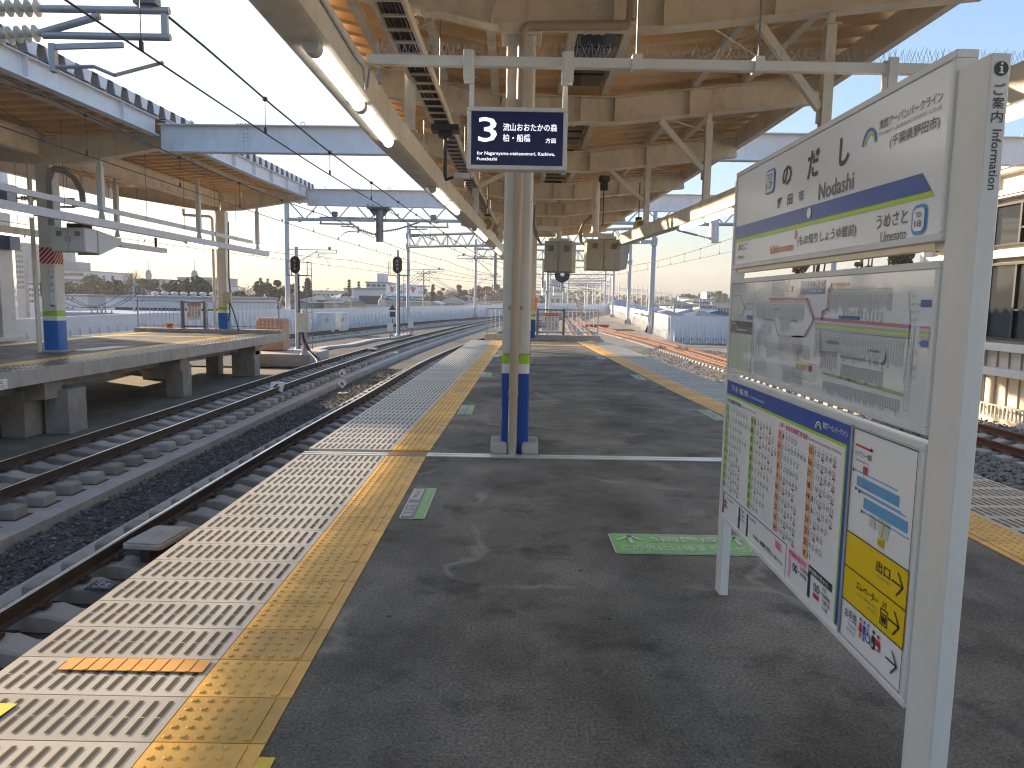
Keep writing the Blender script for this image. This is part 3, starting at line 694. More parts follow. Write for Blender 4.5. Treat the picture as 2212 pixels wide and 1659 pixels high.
mb = MB(); mb.box(p.x-.05, p.x+.05, p.y-.3, p.y+.3, -1.2, -1.06); mb.build('bracket', M['railside'], t)
p = gnd(598, 749, -1.05); t = plate_thing('track_beacon', 'cream track beacon between the rails near the junction box', 'beacon', -7.3, p.y, -1.10, .44, .66, .05, M['concretel'])
mb = MB(); mb.box(-7.35, -7.25, p.y-.3, p.y+.3, -1.22, -1.10); mb.build('bracket', M['railside'], t)
def diamond(root, c, s, t='6'):
    c = Vector(c); m1, m2, m3 = MB(), MB(), MB()
    m1.prism([(c.x, c.z-s), (c.x+s, c.z), (c.x, c.z+s), (c.x-s, c.z)], c.y-.01, c.y+.01, 'y'); o = m1.build('marker_plate', M['signwhite'], root, smooth=False)
    F = Face((c.x, c.y-.01, c.z), (1, 0, 0), (0, 0, 1), (0, -1, 0))
    line(m2, F, [(0, -s*.94), (s*.94, 0), (0, s*.94), (-s*.94, 0), (0, -s*.94)], s*.07, .004); m2.build('red_edge', M['red'], o, smooth=False)
    put(m3, t, F, -s*.30, -s*.40, s*.30, s*.40, .02, .006); m3.build('lettering', M['ink'], o, smooth=False)
p = gnd(740, 851, -1.47); r_ = p.y/FPX
root = thing('stop_marker', 'post with two white diamond plates numbered 6 between the tracks', 'stop marker', (p.x, p.y, -1.47))
mb = MB(); mb.tube((p.x, p.y, -1.47), (p.x, p.y, -.6), .022); mb.build('post', M['dark'], root)
mb = MB(); mb.cbox((p.x, p.y, -1.455), .3, .3, .05); mb.build('base', M['concretel'], root)
diamond(root, (p.x, p.y-.03, at(740, 828, p.y).z), .175); diamond(root, (p.x, p.y-.03, at(738, 806, p.y).z), .15)
p = gnd(597, 838, -1.1); root = thing('stop_marker', 'tilted white square plate numbered 6 between the rails', 'stop marker', (p.x, p.y, -1.2))
mb = MB(); mb.hexa([(p.x-.2, p.y-.1, -1.2), (p.x+.2, p.y-.1, -1.2), (p.x+.2, p.y-.07, -1.2), (p.x-.2, p.y-.07, -1.2), (p.x-.17, p.y+.06, -.93), (p.x+.23, p.y+.06, -.93), (p.x+.23, p.y+.09, -.93), (p.x-.17, p.y+.09, -.93)]); mb.build('marker_plate', M['signwhite'], root)
F = Face((p.x-.2, p.y-.105, -1.2), (1, 0, 0), Vector((0, .16, .27)).normalized(), Vector((0, -.27, .16)).normalized()); t = MB(); put(t, '6', F, .12, .05, .30, .26, .02, .008); t.build('lettering', M['ink'], root, smooth=False)
p = at(1612*1.29+0, 812, 20) if False else Vector((9.0, 15.9, -1.2))
root = thing('stop_marker', 'white diamond plate numbered 6 on the ballast behind the sign board', 'stop marker', (p.x-1.2, p.y, -1.29))
mb = MB(); mb.tube((p.x-1.2, p.y, -1.29), (p.x-1.2, p.y, -.9), .02); mb.build('post', M['dark'], root); diamond(root, (p.x-1.2, p.y-.03, -.72), .2)
p = gnd(222, 1264, -1.19); root = thing('sleeper_plate', 'dark plate lettered C-25 S-0 on a sleeper by our platform', 'marker', (p.x, p.y, -1.2))
mb = MB(); mb.hexa([(p.x-.12, p.y-.1, -1.2), (p.x+.12, p.y-.1, -1.2), (p.x+.12, p.y+.1, -1.2), (p.x-.12, p.y+.1, -1.2), (p.x-.12, p.y-.1, -1.185), (p.x+.12, p.y-.1, -1.185), (p.x+.12, p.y+.1, -1.185), (p.x-.12, p.y+.1, -1.185)]); mb.build('plate', mat('plate_slate', (.03, .04, .07), .5), root)
F = Face((p.x+.10, p.y-.09, -1.184), (0, 1, 0), (-1, 0, 0), (0, 0, 1)); t = MB(); put(t, 'C-25', F, .02, .11, .165, .17, 0, .003); put(t, 'S-0', F, .02, .03, .12, .09, 0, .003); t.build('lettering', M['signwhite'], root, smooth=False)

# ================================================================== CANOPIES
def banded_column(root, x, y, zb, zt, s, blue, lime0=.94, lime1=1.03, white0=.84, base=True):
    mb = MB(); mb.box(x-s, x+s, y-s, y+s, lime1, zt); c = mb.build('column', M['col'], root, bevel=.03)
    for z0, z1, m, nm in ((zb, white0, blue, 'blue_paint'), (white0, lime0, M['white'], 'white_paint_band'), (lime0, lime1, M['lime'], 'lime_paint_band')):
        mb = MB(); cr = .03; pts = rrect_pts(x-s, y-s, x+s, y+s, cr, 3); mb.prism(pts, z0, z1); mb.build(nm, m, c)
    return c
def deck_sheet(xs, zs, Y0, Y1, pitch, depth, root, under, th=.004):
    # trapezoid ribs running in X; xs(y), zs(y): station lists across
    prof = [(0, 0), (.28, 0), (.42, 1), (.78, 1), (.92, 0)]
    ys = []
    y = Y0
    while y < Y1:
        for a, b in prof: ys.append((y+a*pitch, b*depth))
        y += pitch
    vs = []; fs = []
    for yy, dz in ys:
        X = xs(yy); Z = zs(yy); k = len(X)
        for a, b in zip(X, Z): vs.append((a, yy, b+dz))
    for i in range(len(ys)-1):
        for j in range(k-1): fs.append((i*k+j, i*k+j+1, i*k+k+j+1, i*k+k+j))
    mb = MB().add(vs, fs); o = mb.build('roof_sheet', under, root, smooth=False)
    s = o.modifiers.new('thickness', 'SOLIDIFY'); s.thickness = th; s.offset = 1; return o

can = thing('platform_canopy', 'gull-wing steel canopy over our platform with brown ribbed roof underside', 'canopy', (.035, 7.75, 0))
COLS = [(-.35, -3.0), (.035, 7.75), (.30, 18.5), (.74, 29.3)]
def zc(Y): return max(4.07, 4.31-(Y-7.7)*.027) if Y > 7.7 else 4.31
def xl(Y): return -2.5+.012*(Y-5)
def xr_(Y): return 4.74-.05*(Y-8.2)
def xk(Y): return 1.45
BY = [-3.0, .6, 4.15, 7.75, 11.3, 14.85, 18.5, 22.1, 25.7, 29.3]
for Y in BY:
    z0 = zc(Y); a, b = xl(Y)+.12, xr_(Y)-.1
    zl, zr = z0+(-.25-a)*.2, z0+(b-xk(Y))*.115
    mb = MB(); hs = .38
    for p, q in (((a, Y, zl), (-.25, Y, z0)), ((-.25, Y, z0), (xk(Y), Y, z0)), ((xk(Y), Y, z0), (b, Y, zr))): mb.ibeam(p, q, hs, .20)
    for xs_, zz in ((-.25, z0), (xk(Y), z0), (.95, z0), (2.55, z0+1.1*.115), (-1.3, z0+.21)): mb.box(xs_-.006, xs_+.006, Y-.085, Y+.085, zz+.017, zz+hs-.017)
    # bolted splice plates under and beside the web
    for xs_, zz, sl in ((.72, z0, 0), (-1.0, z0+.15, -.2)):
        mb.bar((xs_-.17, Y, zz-.006+.17*-sl), (xs_+.17, Y, zz-.006-.17*-sl), .19, .012)
        if Y < 20:
            for i in range(4):
                for e in (-1, 1):
                    for f in (.035, .075):
                        xx = xs_-.13+i*.087; mb.lathe((xx, Y+e*f, zz-.012-(xx-xs_)*-sl), [(.016, 0), (.013, -.012), (.004, -.015)], 6)
    for e in range(5):
        mb.lathe((.80, Y-.006, z0+.06+e*.065), [(.014, 0), (.014, -.014)], 6, 'y')
    mb.build('beam', M['cream'], can)
for i, (x, y) in enumerate(COLS):
    c = banded_column(can, x, y, .0, zc(y)+.0, .145, M['blue'])
    mb = MB(); mb.box(x-.20, x+.20, y-.2, y+.2, zc(y)-.12, zc(y)-.004); mb.build('column_head', M['cream'], can, bevel=.008)
    mb = MB()
    if i < 2: mb.box(x-.25, x-.075, y-.24, y+.2, 0, .12); mb.box(x+.075, x+.25, y-.24, y+.2, 0, .12)
    else: mb.box(x-.24, x+.24, y-.22, y+.22, 0, .1)
    mb.build('column_footing', M['concretel'], can, bevel=.02)
def zroof(Y): return zc(Y)+.38+.13
deck_sheet(lambda y: (xl(y), -.25, xk(y), xr_(y)), lambda y: (zroof(y)+(-.25-xl(y))*.2, zroof(y), zroof(y), zroof(y)+(xr_(y)-xk(y))*.115), -6, 30.6, .40, .125, can, M['deck'])
def long_member(name, fx, dz, wd, ht, m, Y0=-6, Y1=30.6):
    mb = MB(); ys = [Y0, 0, 7.7, 14, 20, 30.6]; ys = [y for y in ys if Y0 <= y <= Y1]
    for p, q in zip(ys[:-1], ys[1:]):
        def P(y):
            x = fx(y); z = zroof(y)+(max(0, -.25-x)*.2)+max(0, x-xk(y))*.115; return (x, y, z+dz)
        mb.bar(P(p), P(q), wd, ht)
    return mb.build(name, m, can)
for fx in (lambda y: -1.95, lambda y: -1.05, lambda y: -.32, lambda y: .62+.002*y, lambda y: 1.24+.004*y, lambda y: 2.6, lambda y: 3.45-.03*(y-8)):
    long_member('purlin', fx, -.062, .10, .115, M['cream'])
long_member('edge_beam', lambda y: xr_(y)-.06, -.17, .11, .34, M['cream']); long_member('edge_beam', lambda y: xl(y)+.06, -.17, .11, .30, M['cream'])
def dpan(y): return .93+.003*y
mb = MB(); ys = [2, 7.4, 8.1, 10.95, 11.65, 14.5, 15.2, 18.1, 18.9, 22]
for p, q in zip(ys[::2], ys[1::2]):
    mb.hexa([(.70, p, zroof(p)-.075), (1.16, p, zroof(p)-.075), (1.18, q, zroof(q)-.075), (.72, q, zroof(q)-.075), (.70, p, zroof(p)-.012), (1.16, p, zroof(p)-.012), (1.18, q, zroof(q)-.012), (.72, q, zroof(q)-.012)])
    k = p+.35
    while k < q: mb.box(.70, 1.17, k, k+.03, zroof(k)-.09, zroof(k)-.076); k += .5
mb.build('skylight_panel', M['glassdark'], can, smooth=False)
mb = MB()
for i in range(3, 8):
    ya, yb = BY[i]+.1, BY[i+1]-.1; z = zroof(ya)-.16
    for x0, x1 in ((1.5, 3.9), (-2.2, -.4)):
        za, zb = z+max(0, x0-1.45)*.115+max(0, -.25-x0)*.2, z+max(0, x1-1.45)*.115+max(0, -.25-x1)*.2
        mb.tube((x0, ya, za), (x1, yb, zb), .011, 6); mb.tube((x1, ya, zb), (x0, yb, za), .011, 6)
        for x, y, zz in ((x0, ya, za), (x1, yb, zb)): mb.bar((x-.06, y, zz), (x+.06, y, zz), .02, .05)
mb.build('brace_rods', M['cream'], can)
def hanger(x, y, zt, zb, brace=None):
    mb = MB()
    mb.box(x-.05, x+.05, y-.05, y-.042, zb, zt-.12); mb.box(x-.05, x+.05, y+.042, y+.05, zb, zt-.12); mb.box(x-.005, x+.005, y-.042, y+.042, zb, zt-.12)
    mb.box(x-.075, x+.075, y-.075, y+.075, zt-.12, zt-.108); mb.box(x-.035, x+.035, y-.03, y+.03, zt-.108, zt)
    mb.box(x-.07, x+.07, y-.07, y+.07, zb-.012, zb)
    o = mb.build('hanger_post', M['cream'], can)
    if brace:
        mb = MB(); p, q = Vector(brace), Vector((x-.06, y, zb+.45)); mb.bar(p, q, .075, .075); mb.box(x-.09, x-.04, y-.006, y+.006, zb+.3, zb+.5); mb.build('brace', M['cream'], o)
def RD(Y): return interp([(3.2, -8), (3.17, 4.5), (2.92, 9.6), (2.77, 12.4), (2.42, 16.6)], Y)
def LD(Y): return interp([(-1.17, -8), (-1.17, 7), (-1.06, 10.2), (-.84, 14.6), (-.3, 26)], Y)
for Y in (.6, 7.75, 11.3, 14.85):
    x = RD(Y)+.12 if Y < 9 else RD(Y)+.03; zb = zc(Y)+(x-1.45)*.115
    hanger(x, Y, zb, 3.13, (x-.72, Y, zb-.75*.115-.02))
for Y in (.6, 7.75, 14.85, 22.1):
    x = LD(Y)+.06; zb = zc(Y)+max(0, -.25-x)*.2
    hanger(x, Y, zb, 3.30, (x+.62, Y, zc(Y)-.02) if Y != 7.75 else None)

# lighting ducts under the canopy
def duct(name, label, fx, Y0, Y1, z, wd, ht, starts, lampx, paired=True, m=None, lr=.042, ll=1.2):
    ys = [Y0]; y = Y0
    while y < Y1: y = min(Y1, y+2); ys.append(y)
    pts = [Vector((fx(y), y, z)) for y in ys]
    root = thing(name, label, 'lighting duct', tuple(pts[0]))
    mb = MB(); t = .008; w2 = wd/2
    mb.sweep(pts, [(-w2, 0), (-w2+.03, -.012), (w2-.03, -.012), (w2, 0), (w2, ht), (-w2, ht)]); mb.build('duct_body', m or M['cream'], root)
    for s in starts:
        for k in range(2 if paired else 1):
            a = s+k*(ll+.08); b = a+ll
            if b > Y1: continue
            mb = MB(); p, q = Vector((fx(a)+lampx, a, z-.03)), Vector((fx(b)+lampx, b, z-.03)); mb.tube(p, q, lr, 12); l = mb.build('fluorescent_lamp', M['lamp'], root)
            mb = MB(); d = (q-p).normalized(); mb.tube(p-d*.10, p, lr*1.18, 12); mb.tube(q, q+d*.03, lr*1.12, 12); mb.build('lamp_cap', M['greybox'], l)
    return root
LDU = duct('lighting_duct', 'cream lighting duct with glowing tubes along the left canopy edge', lambda y: LD(y)-.025, -7, 27, 3.03, .25, .22, (-6.3, -.9, 4.4, 9.75, 15.1, 20.4), .035)
RDU = duct('lighting_duct', 'cream lighting duct hanging right of the column, sunlit at its far end', RD, -7, 16.7, 2.86, .19, .23, (-6.3, -.6, 4.4, 9.9), 0)
mb = MB()
for Y in (5.9, 8.4, 10.4, 12.6, 15): mb.tube((LD(Y)+.1, Y, 3.23), (LD(Y)+.1, Y, 3.55), .006, 5); mb.box(LD(Y)+.085, LD(Y)+.125, Y-.02, Y+.02, 3.24, 3.3)
mb.path([(LD(5)+.11, 5.1, 3.16), (LD(5)+.14, 5.12, 3.12), (LD(5)+.13, 5.25, 3.02), (LD(5)+.12, 5.35, 3.06), (LD(5)+.13, 5.4, 3.2)], .009); mb.path([(LD(5)+.11, 3.5, 3.2), (LD(5)+.11, 5.1, 3.16)], .009)
mb.build('conduit_and_clamps', M['galv'], LDU)

# cable ladder
def CX(Y): return interp([(-.99, -8), (-.97, 6), (-.91, 12.4), (-.82, 16), (-.45, 28)], Y)
lad = thing('cable_ladder', 'steel cable ladder full of black cables under the canopy', 'cable ladder', (CX(4), 4, 3.78))
mb = MB(); ys = [-6, 6, 9, 12.4, 16, 22, 28]
for e in (-.115, .115): mb.sweep([Vector((CX(y)+e, y, 3.80)) for y in ys], [(-.012, -.04), (.012, -.04), (.012, .05), (-.012, .05)])
y = -6
while y < 28: mb.box(CX(y)-.11, CX(y)+.11, y, y+.03, 3.772, 3.79); y += .3
mb.build('ladder_frame', M['cream'], lad)
mb = MB()
for k in range(13):
    e = -.095+k*.0158; mb.path([(CX(y)+e+random.uniform(-.006, .006), y, 3.803+random.uniform(0, .02)) for y in [-6+i*1.1 for i in range(31)]], .0085, 5)
mb.build('cables', M['cable'], lad)
mb = MB()
for Y in BY[2:]:
    for e in (-.13, .13): mb.tube((CX(Y)+e, Y+.4, 3.8), (CX(Y)+e, Y+.4, 4.75), .006, 5)
mb.build('hanger_rods', M['galvdark'], lad)

# rail across the platform with bird spikes, and the hanging sign
XR_ = thing('hanging_rail', 'white square rail across the platform topped with bird spikes', 'hanging rail', (0, 5.4, 3.22))
mb = MB(); mb.box(-1.06, 4.3, 5.37, 5.43, 3.222, 3.292); mb.build('rail_tube', M['white'], XR_, bevel=.006)
for x in (-.345, .36, 2.62): mb = MB(); mb.box(x-.033, x+.033, 5.345, 5.368, 3.12 if x < 1 else 3.12, 3.325); mb.box(x-.033, x+.033, 5.432, 5.45, 3.12, 3.325); mb.build('clamp', M['white'], XR_, bevel=.004)
for x in (.835, 1.69): mb = MB(); mb.box(x-.034, x+.034, 5.35, 5.45, 3.212, 3.318); mb.build('clamp', M['white'], XR_, bevel=.004)
mb = MB()
for x in (.835, 1.69): mb.tube((x, 5.4, 3.31), (x, 5.4, 4.8), .007, 6)
mb.build('hanger_rods', M['galvdark'], XR_)
mb = MB(); x = -.98
while x < 4.2:
    if not (-.25 < x+.0 < -.1): 
        for k in range(2):
            yy = 5.385+k*.03; a = random.uniform(-.02, .02); mb.tube((x, yy, 3.29), (x+.028+a, yy-.01, 3.39+random.uniform(-.02, .015)), 0.0011, 3, cap=False); mb.tube((x, yy, 3.29), (x-.028+a, yy+.01, 3.39+random.uniform(-.02, .015)), 0.0011, 3, cap=False)
    x += .042
tag(mb.build('bird_spikes', M['galv'], XR_, smooth=False), kind='stuff')
sg = thing('platform_sign', 'dark blue hanging sign numbered 3 in white', 'platform sign', (.005, 5.38, 2.51))
x0, x1, z0, z1 = -.347, .358, 2.512, 2.938
mb = MB(); f = .03
mb.box(x0, x1, 5.33, 5.45, z1-f, z1); mb.box(x0, x1, 5.33, 5.45, z0, z0+f); mb.box(x0, x0+f, 5.33, 5.45, z0+f, z1-f); mb.box(x1-f, x1, 5.33, 5.45, z0+f, z1-f)
mb.build('frame', M['signframe'], sg, bevel=.005)
mb = MB(); mb.box(x0+f, x1-f, 5.337, 5.44, z0+f, z1-f); fc = mb.build('face', M['navy'], sg, smooth=False)
F = Face((x0+f, 5.337, z0+f), (1, 0, 0), (0, 0, 1), (0, -1, 0)); Wd, Hd = x1-x0-2*f, z1-z0-2*f
mb = MB()
put(mb, '3', F, .075*Wd, .43*Hd, .28*Wd, .89*Hd, .008, .002)
put(mb, '流山おおたかの森', F, .345*Wd, .64*Hd, .935*Wd, .785*Hd, .010, .002); put(mb, '柏・船橋', F, .345*Wd, .44*Hd, .645*Wd, .585*Hd, .010, .002); put(mb, '方面', F, .81*Wd, .425*Hd, .925*Wd, .52*Hd, .010, .002)
put(mb, 'for Nagareyama-otakanomori, Kashiwa,', F, .065*Wd, .17*Hd, .915*Wd, .255*Hd, .010, .002); put(mb, 'Funabashi', F, .065*Wd, .085*Hd, .285*Wd, .145*Hd, .010, .002)
mb.build('lettering', M['lit'], fc, smooth=False)
mb = MB()
for x in (x0+.017, x1-.017): mb.box(x-.012, x+.022, 5.46, 5.50, z0-.005, 3.14); mb.box(x-.03, x+.03, 5.35, 5.37, z1+.16, 3.32)
mb.build('hanger_bracket', M['white'], sg)

# rain pipe on the column
rp = thing('rain_pipe', 'beige rain pipe running down the front of the column', 'pipe', (.015, 7.54, 0))
mb = MB(); mb.path([(.01, 7.54, .0), (.045, 7.54, 4.20), (.075, 7.54, 4.24), (.12, 7.54, 4.26), (1.02, 7.50, 4.265), (1.07, 7.49, 4.275), (1.09, 7.48, 4.31), (1.09, 7.48, 4.85)], .047, 14); mb.build('pipe', mat('pipe_beige', (.42, .34, .26), .3, var=.06), rp)
mb = MB()
for z in (.62, 1.9, 3.2, 4.1): x = .01+.035*z/4.2; mb.tube((x, 7.54, z), (x, 7.54, z+.05), .052, 14)
for z in (1.5, 3.0): mb.box(-.05, .10, 7.56, 7.62, z, z+.04)
mb.build('pipe_joints', mat('pipe_joint', (.40, .33, .26), .35), rp)

# camera on a bracket below the ladder
cm = thing('security_camera', 'black camera bracket hanging below the cable ladder', 'camera', (-.84, 9, 3.0))
mb = MB(); mb.box(-1.0, -.68, 8.9, 9.12, 3.56, 3.63); mb.box(-.92, -.76, 8.95, 9.07, 3.50, 3.56); mb.tube((-.84, 9, 3.5), (-.84, 9, 3.04), .022); mb.path([(-.84, 9, 3.06), (-.83, 8.99, 3.0), (-.78, 9, 3.03), (-.70, 9, 3.04)], .016); mb.build('bracket', M['dark'], cm)
mb = MB(); mb.box(-.74, -.55, 8.96, 9.04, 3.02, 3.09); mb.tube((-.55, 9, 3.055), (-.52, 9, 3.055), .028, 8); mb.build('camera_body', M['greybox'], cm, bevel=.01)

# display cabinets (seen from behind) near the platform end
def cabinet(name, label, x0, x1, y, z0, z1, dp, rot, m, side=1, pipe=None):
    root = thing(name, label, 'display cabinet', ((x0+x1)/2, y, z0)); c = Vector(((x0+x1)/2, y, 0)); wd = x1-x0
    def P(a, b): return c+Vector((a*math.cos(rot)-b*math.sin(rot), a*math.sin(rot)+b*math.cos(rot), 0))
    mb = MB(); q = P(0, dp/2); mb.cbox((q.x, q.y, (z0+z1)/2), wd, dp, z1-z0, rot)
    for s in ((1, -1) if side == 0 else (side,)):
        o_ = [P(s*wd/2, .02), P(s*wd/2, dp), P(s*(wd/2+.28), dp)]
        zz = [(z0+.0, z1-.02), (z0+.0, z1-.02), (z0+.28, z1-.1)]
    b = mb.build('cabinet_body', m, root, bevel=.008)
    for s in (-1, 1):
        mb = MB(); q = P(s*wd/4, -.012); mb.cbox((q.x, q.y, (z0+z1)/2), wd/2-.016, .024, z1-z0-.02, rot); d = mb.build('door', m, root, bevel=.008)
        mb = MB(); q = P(s*wd/4+(.0 if s < 0 else .04), -.04); mb.cbox((q.x, q.y, z1-.15), .115, .04, .115, rot); mb.build('vent_hood', M['hood'], d, bevel=.012)
        mb = MB(); q = P(s*.055, -.032); mb.cbox((q.x, q.y, z0+.31), .022, .022, .12, rot); mb.build('door_handle', M['galv'], d)
    return root, P
cb, P = cabinet('display_cabinet', 'beige two-door cabinet hanging beside the sunlit lighting duct', 1.62, 2.40, 16.8, 2.30, 2.985, .5, 0, M['cabinet'])
mb = MB(); mb.hexa([(2.41, 17.0, 2.30), (2.41, 17.3, 2.30), (2.56, 17.3, 2.34), (2.56, 17.0, 2.34), (2.41, 16.9, 2.97), (2.41, 17.3, 2.97), (2.62, 17.3, 2.9), (2.62, 16.9, 2.9)]); mb.build('side_cowl', M['cabinetw'], cb)
mb = MB(); mb.tube((1.83, 17.05, 3.16), (1.83, 17.05, 4.25), .085, 14); mb.lathe((1.83, 17.05, 3.12), [(.14, 0), (.10, .06)], 14); mb.box(1.55, 2.25, 16.95, 17.15, 3.06, 3.13); mb.box(1.9, 2.3, 16.9, 17.2, 3.0, 3.06); mb.build('hanging_pipe', M['cream'], cb)
mb = MB()
for k in range(3): mb.path([(1.75, 17+k*.03, 3.5+.03*k), (1.6-.03*k, 17, 3.35), (1.52-.03*k, 17, 3.15), (1.53-.02*k, 17, 2.95), (1.60, 17, 2.85)], .013, 6)
mb.build('cables', mat('hose_tan', (.45, .32, .16), .4), cb)
cb, P = cabinet('display_cabinet', 'beige two-door cabinet hanging just right of the column', .60, 1.17, 15.0, 2.17, 2.79, .5, -.22, M['cabinet'])
mb = MB(); mb.box(.05, .95, 15.2, 15.34, 3.0, 3.1); mb.tube((.9, 15.27, 2.8), (.9, 15.27, 3.05), .06); mb.box(.70, 1.1, 15.1, 15.4, 2.79, 2.85); mb.build('hanging_arm', M['cream'], cb)
mb = MB()
for k in range(3): mb.path([(.4, 15.1, 3.5), (.36+.02*k, 15.1, 3.1), (.42+.03*k, 15.05, 2.85), (.56, 15.05, 2.7)], .012, 6)
mb.build('cables', M['cablelight'], cb)
def horn(name, label, p, s, m):
    root = thing(name, label, 'loudspeaker', p); p = Vector(p)
    mb = MB(); mb.lathe(p, [(.05*s, .14*s), (.08*s, .05*s), (.13*s, -.12*s), (.14*s, -.14*s), (.11*s, -.14*s), (.06*s, 0)], 14, 'y'); mb.build('horn', m, root)
    mb = MB(); mb.tube(p+Vector((0, .05*s, 0)), p+Vector((0, .05*s, .9)), .012); mb.box(p.x-.06, p.x+.06, p.y, p.y+.1, p.z+.12*s, p.z+.2*s); mb.build('bracket', M['dark'], root)
horn('loudspeaker', 'cream horn loudspeaker above the right cabinet', (2.55, 15.4, 3.13), 1.0, M['hornyellow'])
horn('loudspeaker', 'round loudspeaker under the far end of the cable ladder', (-.62, 17, 3.30), 1.1, M['hornyellow'])
mb = MB(); sp_ = thing('security_camera', 'black camera on a long pole under the roof right of the column', 'camera', (1.60, 14.9, 3.2))
mb.tube((1.75, 14.9, 3.08), (1.75, 14.9, 3.95), .012); mb.box(1.68, 1.82, 14.85, 14.97, 3.78, 3.95); mb.build('pole', M['dark'], sp_)
mb = MB(); mb.cbox((1.75, 14.9, 4.0), .2, .12, .12, .3); mb.build('camera_body', M['black'], sp_, bevel=.02)
mb = MB(); mb.box(.80, .93, 29.0, 29.14, 1.22, 1.72); ec = tag(mb.build('emergency_button_box', M['orange'], bevel=.01), 'orange emergency button box on the farthest column of our platform', 'alarm box')

# ---------------------------------------------------------------- girders between the canopies
def girder(label, p, q, h=.66, wd=.28):
    root = thing('portal_girder', label, 'girder', tuple(p), 'pale girders spanning between the canopies'); mb = MB(); p, q = Vector(p), Vector(q); mb.ibeam(p, q, h, wd, .022, .014); mb.build('girder', M['pale'], root)
    mb = MB(); d = (q-p).normalized(); L_ = (q-p).length
    for t in (.33, .33+.42*(L_ > 9)):
        c = p+d*L_*t
        for k in range(6):
            for e in (-.05, .05): mb.lathe(c+d*e+Vector((0, -.007, .09+k*.095)), [(.015, 0), (.012, -.007)], 6, 'y')
        mb.bar(c-d*.2+Vector((0, 0, h+.006)), c+d*.2+Vector((0, 0, h+.006)), .26, .014)
        for k in range(6): mb.lathe(c+d*(-.16+k*.064)+Vector((0, -.1, h+.013)), [(.016, 0), (.016, .025)], 6)
    mb.build('splice_bolts', M['pale'], root)
    mb = MB()
    for t in (.12, .55, .86):
        c = p+d*L_*t+Vector((0, 0, h+.05)); n = 10
        for i in range(n):
            a, b = math.pi*(i/n*1.2-.1), math.pi*((i+1)/n*1.2-.1); mb.bar(c+d*.05*math.cos(a)+Vector((0, 0, .05*math.sin(a))), c+d*.05*math.cos(b)+Vector((0, 0, .05*math.sin(b))), .02, .025)
    mb.build('lifting_eyes', M['pale'], root); return root
girder('pale girder at upper left joining the opposite canopy to ours, nearer one', (-8.78, 18.75, 5.08), (-2.33, 18.5, 5.06))
girder('pale girder at upper right behind the station name board, nearer one', (4.2, 18.45, 5.05), (13.6, 18.4, 5.05))
girder('pale girder farther left, above the signals', (-8.45, 30.6, 5.27), (-2.2, 29.5, 5.12))
girder('pale girder farther right, above the lighting duct', (3.75, 29.4, 5.12), (12.9, 29.4, 5.14))
# ---------------------------------------------------------------- opposite platform and its canopy
op = MB(); OY0, OY1 = -6, 31.75
def oxr(Y): return -9.88+.008*(Y-14)
op.prism([(-16.2, OY0), (oxr(OY0), OY0), (oxr(OY1), OY1), (-16.2, OY1)], -.30, 0)
opo = op.build('opposite_platform', M['asphalt'], smooth=False, loc=(-13, 12, 0)); tag(opo, 'opposite island platform on concrete piers', kind='structure')
mb = MB(); mb.prism([(oxr(OY0)+.004, OY0), (oxr(OY1)+.004, OY1), (oxr(OY1)-.06, OY1), (oxr(OY0)-.06, OY0)], -.31, .012); mb.box(-16.2, oxr(OY1), OY1+.002, OY1+.05, -.31, .01)
mb.build('edge_beam', M['kerb'], opo, smooth=False)
sl, ye, st = MB(), MB(), MB(); y = -2.
while y < 31.4:
    for fx, s in ((oxr, -1), (lambda v: -16.2, 1)):
        a = fx(y)+s*.065
        x0_, x1_ = sorted((a, a+s*.87)); sl.box(x0_, x1_, y, y+.296, .0, .006)
        x0_, x1_ = sorted((a+s*.88, a+s*1.28)); ye.box(x0_, x1_, y, y+.297, .0, .008)
        for k in range(7): xx = a+s*(.09+k*.115); st.box(xx-.03, xx+.03, y+.04, y+.26, .006, .0075)
        if y > 13 and s == -1:
            for r in range(3):
                for k in range(3): ye.lathe((a+s*(.95+k*.1), y+.05+r*.095, .008), [(.022, 0), (.014, .006)], 5)
    y += .304
x = -14.9
while x < oxr(28)-1.4: ye.box(x, x+.297, 27.5, 27.9, 0, .009); x += .3
s_ = sl.build('edge_slabs', M['slab'], opo, smooth=False); st.build('drain_slots', M['slot'], s_, smooth=False); ye.build('tactile_paving', M['yellow'], opo, smooth=False)
mb = MB()
for y in (4, 10, 16, 22.5, 29): mb.box(-15.8, -10.05, y-.3, y+.3, -.72, -.302)
for x in (-10.9, -15.2): mb.box(x-.2, x+.2, -6, 31.4, -.6, -.304)
mb.build('underside_beams', M['concrete'], opo, smooth=False)
for x, y, sx, sy in ((-10.75, 16.1, .55, .9), (-9.98-.12, 16.5, .55, .7), (-10.3, 22.6, .55, .6), (-13.3, 27.3, .7, .6), (-10.5, 28.9, .9, .6), (-14.6, 16.2, .6, .8), (-14.6, 22.5, .6, .6), (-10.4, 10, .6, .8), (-14.6, 10, .6, .8), (-15, 29, .7, .6), (-11.9, 29.3, .5, .5)): mb = MB(); mb.box(x-sx/2, x+sx/2, y-sy/2, y+sy/2, -1.56, -.55); mb.build('pier', M['concrete'], opo, bevel=.02)
ec = thing('distance_plate', 'small white plate lettered ECC on the opposite platform edge', 'plate', (-9.86, 14.05, -.28))
mb = MB(); mb.box(oxr(14)+.006, oxr(14)+.016, 13.6, 14.28, -.30, -.10); mb.build('plate', M['signwhite'], ec, smooth=False)
F = Face((oxr(14)+.016, 13.6, -.30), (0, 1, 0), (0, 0, 1), (1, 0, 0)); t = MB(); put(t, 'ECC', F, .28, .11, .55, .17, .02); put(t, '4km581m  30km700m', F, .05, .06, .62, .09); put(t, 'C-50  V=G', F, .2, .02, .6, .045); t.build('lettering', M['ink'], ec, smooth=False)
